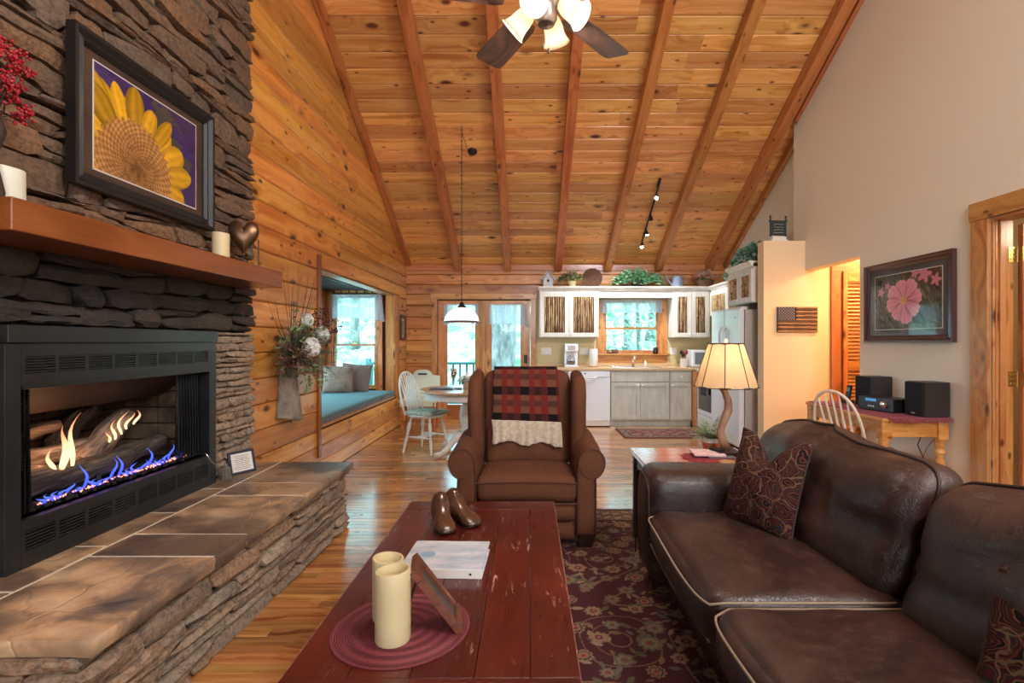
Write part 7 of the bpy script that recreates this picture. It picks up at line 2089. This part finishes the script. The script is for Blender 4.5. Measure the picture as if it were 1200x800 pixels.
# ================================================================ CEILING FAN
FC = Vector((.083, 2.5, 2.985))
FN = thing('ceiling_fan', 'ceiling fan with dark wooden blades and four frosted bell shades', 'fan', tuple(FC))
nickel = simple('pewter', srgb(120,112,106), .35, .6)
MB().tube([(0,0,.16),(0,0,zc(YR)-.27-FC.z)], .013, 12).build('downrod', nickel, FN, smooth=60)
MB().lathe([(0,.20),(.03,.19),(.04,.16),(.10,.14),(.125,.10),(.125,.03),(.10,.0),(.06,-.02),(.05,-.05),(.055,-.09),(.04,-.12),(0,-.125)], 28, cap=False).build('motor_housing', nickel, FN, smooth=45)
MB().lathe([(0,0),(.07,0),(.06,.05),(.02,.08),(0,.08)], 24, c=(0,0,zc(YR)-.36-FC.z), cap=False).build('ceiling_canopy', nickel, FN, smooth=45)
bl_ = wood('fan_blade_wood', srgb(112,74,62), srgb(88,58,52), srgb(60,40,38), srgb(40,26,24), .4, .3, knots=.02, vary=.1, gs=1.2)
for k in range(5):
    a = R(48.5+72*k); Mb = Matrix.Rotation(a, 4, 'Z') @ Matrix.Rotation(R(11), 4, 'X')
    pts = [(.20,-.060),(.24,-.072),(.60,-.085),(.645,-.080),(.66,-.060),(.66,.060),(.645,.080),(.60,.085),(.24,.072),(.20,.060)]
    b = MB().prism([(x-.43,y) for x,y in pts], Matrix.Identity(4), .008).build('blade', bl_, FN, rnd=.1+.15*k); b.matrix_local = Mb @ Matrix.Translation((.43,0,0))
    ir = MB().prism([(.09,-.018),(.18,-.02),(.27,-.045),(.28,0),(.27,.045),(.18,.02),(.09,.018)], Mb @ Matrix.Translation((0,0,-.006)), .005); ir.build('blade_iron', nickel, FN)
fg_ = shade_mat('frosted_bell', srgb(250,236,216), None, 0, .42)
# lit frosted glass: translucent
for k, (az, tl) in enumerate(((95, 0), (185, 0), (275, 0), (5, 0))):
    a = R(az-25); d = Vector((math.cos(a), math.sin(a), 0)); q = Vector((d.x*math.sin(R(50)), d.y*math.sin(R(50)), -math.cos(R(50))))
    base = Vector((d.x*.075, d.y*.075, -.03))
    MB().tube([(0,0,-.06), d*.05+Vector((0,0,-.035)), base], .009, 8).build('lamp_arm', nickel, FN, smooth=180)
    Mq = Matrix.Translation(base) @ q.to_track_quat('Z', 'Y').to_matrix().to_4x4()
    s = MB().lathe([(.018,0),(.030,.008),(.040,.03),(.046,.06),(.048,.09),(.056,.118),(.068,.135)], 26, M=Mq, cap=False).build('bell_shade', fg_, FN, smooth=180)
    sm = s.modifiers.new('s','SOLIDIFY'); sm.thickness = .002
    MB().lathe([(0,.02),(.012,.025),(.022,.05),(.024,.07),(.016,.09),(0,.095)], 12, M=Mq, cap=False).build('bulb', M['bulb'], FN, smooth=180)
    lp = Mq @ Vector((0,0,.115)); point('fan_bulb_light', (0,0,0), 11, (1,.92,.82), .03, FN).location = lp
MB().tube([(.01,-.03,-.12),(.012,-.03,-.25)], .0012, 4).lathe([(0,-.28),(.006,-.275),(.007,-.255),(.002,-.25),(0,-.25)], 8, c=(.012,-.03,0), cap=False).build('pull_chain', nickel, FN, smooth=60)
MB().tube([(-.015,.02,-.12),(-.016,.02,-.20)], .0012, 4).lathe([(0,-.225),(.006,-.22),(.007,-.205),(.002,-.20),(0,-.20)], 8, c=(-.016,.02,0), cap=False).build('pull_chain', nickel, FN, smooth=60)

# ---- track light
TK = thing('track_light', 'black ceiling track with four small spotlights, two shining toward the kitchen', 'light', (1.74, 7.35, zc(7.35)-.0))
L_ = .62
def onr(s, dz): return Vector((0, s/k_, -s*SL/k_+dz))
MB().tube([onr(-L_,-.06), onr(L_,-.06)], .014, 4).build('track', M['black'], TK)
for s in (-L_*.8, L_*.8): MB().tube([onr(s,-.06), onr(s,0)], .008, 6).build('stand_off', M['black'], TK)
MB().tube([onr(-L_,-.02), onr(-L_*.78,-.02)], .02, 6).build('feed_box', M['black'], TK)
for i, s in enumerate((-.42, -.02, .30, .60)):
    p = onr(s, -.07); d = [Vector((-.25,-.75,-.6)), Vector((.3,.7,-.65)), Vector((.25,-.1,-.9)), Vector((-.2,-.45,-.85))][i].normalized()
    h = MB().tube([p, p+Vector((0,0,-.04))], .005, 6).tube([p+Vector((0,0,-.04))-d*.03, p+Vector((0,0,-.04))+d*.02, p+Vector((0,0,-.04))+d*.055], [.018,.026,.032], 12).build('spot_head', M['black'], TK, smooth=50)
    if i in (0, 2, 3):
        e = p+Vector((0,0,-.04))+d*.057; MB().lathe([(0,0),(.022,0),(.022,.002),(0,.003)], 12, M=Matrix.Translation(e) @ d.to_track_quat('Z','Y').to_matrix().to_4x4(), cap=False).build('lens', M['led'], h)
spot('track_spot_light', (1.74, 7.0, zc(7.0)-.2), (1.3, 8.1, 1.0), 75, (.95,.97,1), 80)
spot('track_spot_light', (1.74, 7.7, zc(7.7)-.2), (2.6, 7.8, 1.4), 70, (.95,.97,1), 80)
spot('track_spot_light', (1.72, 7.5, zc(7.5)-.2), (.6, 7.9, .9), 85, (.95,.97,1), 85)

# ================================================================ DESK
DK = thing('desk', 'pine writing desk with turned legs against the right wall', 'desk', (0,0,0))
dm = M['desk_pine']; X0, X1, Y0, Y1 = 2.58, 3.085, 3.74, 4.78
plank('desktop', Y0, Y1, -X1, -X0, .735, .757, dm, DK).matrix_local = Matrix.Translation(((X0+X1)/2, (Y0+Y1)/2, .746)) @ Matrix.Rotation(PI/2, 4, 'Z')
for (x, y) in ((X0+.045,Y0+.05),(X1-.045,Y0+.05),(X0+.045,Y1-.05),(X1-.045,Y1-.05)):
    MB().box(x-.036,x+.036,y-.036,y+.036,.60,.735).lathe([(.022,0),(.026,.02),(.018,.04),(.024,.10),(.031,.30),(.034,.42),(.022,.47),(.036,.50),(.024,.53),(.034,.56),(.034,.60)], 18, c=(x,y,0)).build('leg', dm, DK, smooth=45, rnd=random.random())
plank('apron', X0+.081, X1-.081, Y0+.03, Y0+.05, .615, .734, dm, DK); plank('apron', X0+.081, X1-.081, Y1-.05, Y1-.03, .615, .734, dm, DK)
o = plank('apron', X0+.03, X0+.05, Y0+.086, Y1-.086, .635, .734, dm, DK); plank('apron', X1-.05, X1-.03, Y0+.086, Y1-.086, .635, .734, dm, DK)
cl = thing('table_runner', 'mauve fringed woven runner covering the desk under the stereo', 'runner', (0,0,0))
mau = simple('mauve', srgb(158,82,92), .95, c2=srgb(124,60,72), ns=70, bump=.4, bs=240)
vs = []; fs = []; nx, ny = 14, 30
for j in range(ny+1):
    for i in range(nx+1):
        y = Y0-.012+(Y1-Y0+.03)*j/ny; x = X0+.045+(X1-X0-.05)*i/nx; vs.append((x, y, .7595+.0015*noise.noise(Vector((x*20,y*20,0)))))
for j in range(ny):
    for i in range(nx): a = j*(nx+1)+i; fs.append((a,a+1,a+nx+2,a+nx+1))
mb = MB(); mb.v = vs; mb.f = fs; o = mb.build('cloth', mau, cl, smooth=180); sm = o.modifiers.new('s','SOLIDIFY'); sm.thickness = .003; sm.offset = 1
mb = MB(); random.seed(6)
for i in range(110):
    x = X0+.045+(X1-X0-.05)*i/109; mb.tube([(x,Y0-.010,.7605),(x+random.gauss(0,.003),Y0-.022,.755),(x+random.gauss(0,.006),Y0-.026,.725+random.random()*.012)], .0021, 4)
for i in range(150):
    y = Y0+(Y1-Y0)*i/149; mb.tube([(X0+.046,y,.7605),(X0+.030,y+random.gauss(0,.002),.7605),(X0+.014,y+random.gauss(0,.004),.760)], .0018, 4)
mb.build('fringe', mau, cl)['kind'] = 'stuff'
cl2 = simple('speaker_side', srgb(52,48,44), .45, c2=srgb(38,34,32), ns=12, stretch=(1,1,.2)); grl = simple('grille_cloth', srgb(16,18,26), .9)
for (x, y, lab) in ((2.985, 3.84, 'black bookshelf speaker at the near end of the desk'), (2.995, 4.45, 'black bookshelf speaker at the far end of the desk behind the stereo')):
    t = thing('bookshelf_speaker', lab, 'speaker', (x, y, .7645)); MB().box(-.085,.10,-.09,.09,0,.255).build('cabinet', cl2, t, bev=.003); MB().box(-.105,-.086,-.088,.088,.003,.252).build('grille', grl, t, bev=.004)
    MB().box(-.1065,-.1052,-.022,.022,.016,.026).build('badge', M['steel'], t)
rc = thing('stereo_receiver', 'black stereo receiver with a silver knob between the speakers', 'stereo', (2.875, 4.13, .7645), R(12))
MB().box(-.085,.11,-.155,.155,.008,.105).build('case', M['black'], rc, bev=.003)
fp_ = MB().box(-.100,-.086,-.158,.158,.006,.107).build('front_panel', simple('gunmetal', srgb(60,60,64), .35, .5), rc, bev=.002)
MB().box(-.1025,-.1005,-.01,.09,.075,.095).build('display', simple('display_blue', srgb(20,40,60), .2, emit=(.1,.35,.7,1), es=.5), fp_)
MB().lathe([(0,0),(.030,0),(.029,.014),(.024,.018),(0,.018)], 20, M=Matrix.Translation((-.1003,-.085,.058)) @ Matrix.Rotation(-PI/2,4,'Y'), cap=False).build('volume_knob', M['chrome'], fp_, smooth=40)
for k in range(3): MB().lathe([(0,0),(.006,0),(.006,.004),(0,.004)], 10, M=Matrix.Translation((-.1003,.06-k*.022,.035)) @ Matrix.Rotation(-PI/2,4,'Y'), cap=False).build('button', M['plain_white'], fp_)
for s in (-1,1): MB().box(-.07,.09,s*.12-.012,s*.12+.012,0,.008).build('foot', M['black'], rc)
ph = thing('cordless_phone', 'black cordless phone standing in its cradle at the far end of the desk', 'phone', (2.87, 4.62, .7645), R(10))
MB().box(-.035,.045,-.035,.035,0,.03).build('cradle', M['black'], ph, bev=.008); MB().obox(Matrix.Translation((.0,0,.02)) @ Matrix.Rotation(R(12),4,'Y'), -.012,.012,-.024,.024,0,.145).build('handset', M['black'], ph, bev=.008)
MB().obox(Matrix.Translation((.0,0,.02)) @ Matrix.Rotation(R(12),4,'Y'), -.0135,-.0125,-.017,.017,.085,.12).build('screen', simple('lcd', srgb(120,130,120), .3), ph)
wr_ = MB().tube([(3.06,3.99,.73),(3.07,4.0,.60),(3.08,4.06,.50),(3.07,3.99,.42),(3.08,3.90,.36),(3.06,3.98,.2),(3.07,4.02,.01)], .004, 6).tube([(3.07,3.90,.73),(3.085,3.86,.62),(3.07,3.95,.5),(3.085,4.02,.40),(3.08,4.0,.3)], .0025, 5).build('speaker_cables', M['black'], None, smooth=180)
tag(wr_, 'black cables hanging down the wall beneath the desk', 'cable')

# ================================================================ OUTSIDE
random.seed(101)
gm = NT('forest_ground'); v = gm.coord('Object'); a = gm.noise(v, .8, 5, .65, .5); b = gm.noise(v, 9, 4, .7)
c = gm.ramp(a, [(.34, srgb(70,128,84)), (.46, srgb(140,170,140)), (.52, srgb(206,206,196)), (.66, srgb(160,164,158)), (.78, srgb(96,140,96))]); c = gm.mix(gm.ramp(b, [(.4,.6),(.62,0)]), c, srgb(74,96,72)); gm.bump(b, .6, .1)
M['forest_ground'] = gm.fin(c, .95)
vs = []; fs = []; nx, ny = 40, 30
def gz(x, y):
    d = max(0, y-12.5); return -.55 + .24*d - .0016*d*d + .25*noise.noise(Vector((x*.25,y*.25,0))) + (.02*max(0,-x-6))
for j in range(ny+1):
    for i in range(nx+1):
        x = -26+50*i/nx; y = 4+42*j/ny
        vs.append((x, y, gz(x,y)))
for j in range(ny):
    for i in range(nx):
        x = -26+50*(i+.5)/nx; y = 4+42*(j+.5)/ny
        if x > -3.6 and y < 8.0: continue
        a = j*(nx+1)+i; fs.append((a,a+1,a+nx+2,a+nx+1))
mb = MB(); mb.v = vs; mb.f = fs; o = mb.build('ground', M['forest_ground'], None, smooth=180); o['kind'] = 'structure'
M['forest_leaf'] = leafmat('forest_leaf', srgb(70,140,96), srgb(190,228,190))
M['bark_tree'] = simple('bark_tree', srgb(146,146,140), .95, c2=srgb(84,90,84), ns=9, stretch=(1,1,.3), bump=1, bs=10, bd=.05)
def tree(name, lab, x, y, r, h, crown, nleaf, spread, group=None, low=1.5):
    g = gz(x, y); t = thing(name, lab, 'tree', (x, y, g-.05), group=group)
    n = 16; pts = []; rs = []
    for k in range(12): u = k/11; pts.append((.15*math.sin(u*3+x), .1*math.cos(u*2), u*h)); rs.append(r*(1.0-.55*u)*(1+.55*math.exp(-u*h/.35)))
    mb = MB().tube(pts, rs, n)
    mb.v = [(a+noise.noise(Vector((a*4,b*4,c)))*r*.12, b+noise.noise(Vector((b*4,a*4,c+9)))*r*.12, c) for a,b,c in mb.v]
    mb.build('trunk', M['bark_tree'], t, smooth=180)
    lm = MB(); rl = []
    for i in range(nleaf):
        a = random.random()*2*PI; q = spread*random.random()**.5; p = Vector((q*math.cos(a), q*math.sin(a), random.uniform(low, crown)))
        p += noise.noise_vector(p*.6)*spread*.5
        leaf(lm, rl, p, Vector((random.gauss(0,1),random.gauss(0,1),random.gauss(-.2,.5))), Vector((0,0,1)), random.uniform(.14,.26), random.uniform(.08,.15), .15)
    lm.build('foliage', M['forest_leaf'], t, rnd=rl)['kind'] = 'stuff'
    return t
tree('oak_tree', 'large grey-barked tree trunk seen through the right french door', -.66, 11.8, .36, 6, 6, 900, 2.2, low=3.2)
k = 0
for (x, y, r, h, nl, sp, lo) in ((-3.6,15,.12,7,900,1.6,1.6),(-.6,19,.10,8,900,1.8,2.4),(1.9,16,.22,8,1200,2.0,1.2),(3.6,18,.14,8,1200,2.0,1.0),(5.2,21,.2,9,1100,2.2,.8),(3.0,13.4,.07,5,700,1.1,1.3),(-6.5,19,.16,8,1100,2.0,1.2),(-9.5,24,.2,9,1200,2.4,.8),(-5.2,13.0,.10,6,800,1.3,1.5),(-8.8,18,.14,8,900,1.8,1.2),(-12,26,.2,9,1200,2.6,.6),(0.2,23,.2,9,1300,2.6,.6),(-4.2,26,.2,9,1300,2.6,.6)):
    wh = 'bay window' if x/y < -.26 else ('kitchen window' if x/y > .05 else 'french doors')
    tree('forest_tree', 'leafy green woodland tree on the slope outside the '+wh, x, y, r, h, h, nl, sp, group='woodland trees outside the '+wh, low=lo)
shr = thing('shrubs', 'low green undergrowth on the slope outside the french doors', 'shrubs', (0,0,0)); 
lm = MB(); rl = []
for i in range(5200):
    x = random.uniform(-14, 8); y = random.uniform(11, 28); dn = noise.noise(Vector((x*.5,y*.5,5)))
    if dn < .02: continue
    leaf(lm, rl, Vector((x, y, gz(x,y)+random.random()*.5)), Vector((random.gauss(0,1),random.gauss(0,1),random.gauss(.3,.5))), Vector((0,0,1)), random.uniform(.10,.2), random.uniform(.06,.1), .15)
o = lm.build('undergrowth', M['forest_leaf'], shr, rnd=rl); o['kind'] = 'stuff'
# deck with a green railing
dkm = simple('deck_wood', srgb(120,150,140), .6)
d = struct('deck', MB().box(-3.4, 1.0, YB+.16, 10.4, -.16, -.06), dkm)
for i in range(15):
    y = YB+.17+i*.148; box('deck_board', dkm, -3.4, 1.0, y, y+.14, -.06, -.03, parent=d, bev=.004)
rl_ = thing('deck_railing', 'dark green deck railing outside the left french door', 'railing', (0,0,0))
gr = simple('rail_green', srgb(40,92,88), .55)
RX0, RX1, RY = -3.2, -.95, 10.2
box('top_rail', gr, RX0, RX1, RY-.05, RY+.05, .86, .91, parent=rl_, bev=.004); box('bottom_rail', gr, RX0, RX1, RY-.025, RY+.025, .08, .13, parent=rl_, bev=.004)
x = RX0+.07
while x < RX1-.05:
    box('baluster', gr, x-.018, x+.018, RY-.018, RY+.018, .13, .86, parent=rl_); x += .135
for x in (RX0, RX1): box('post', gr, x-.045, x+.045, RY-.045, RY+.045, -.03, .98, parent=rl_, bev=.004)
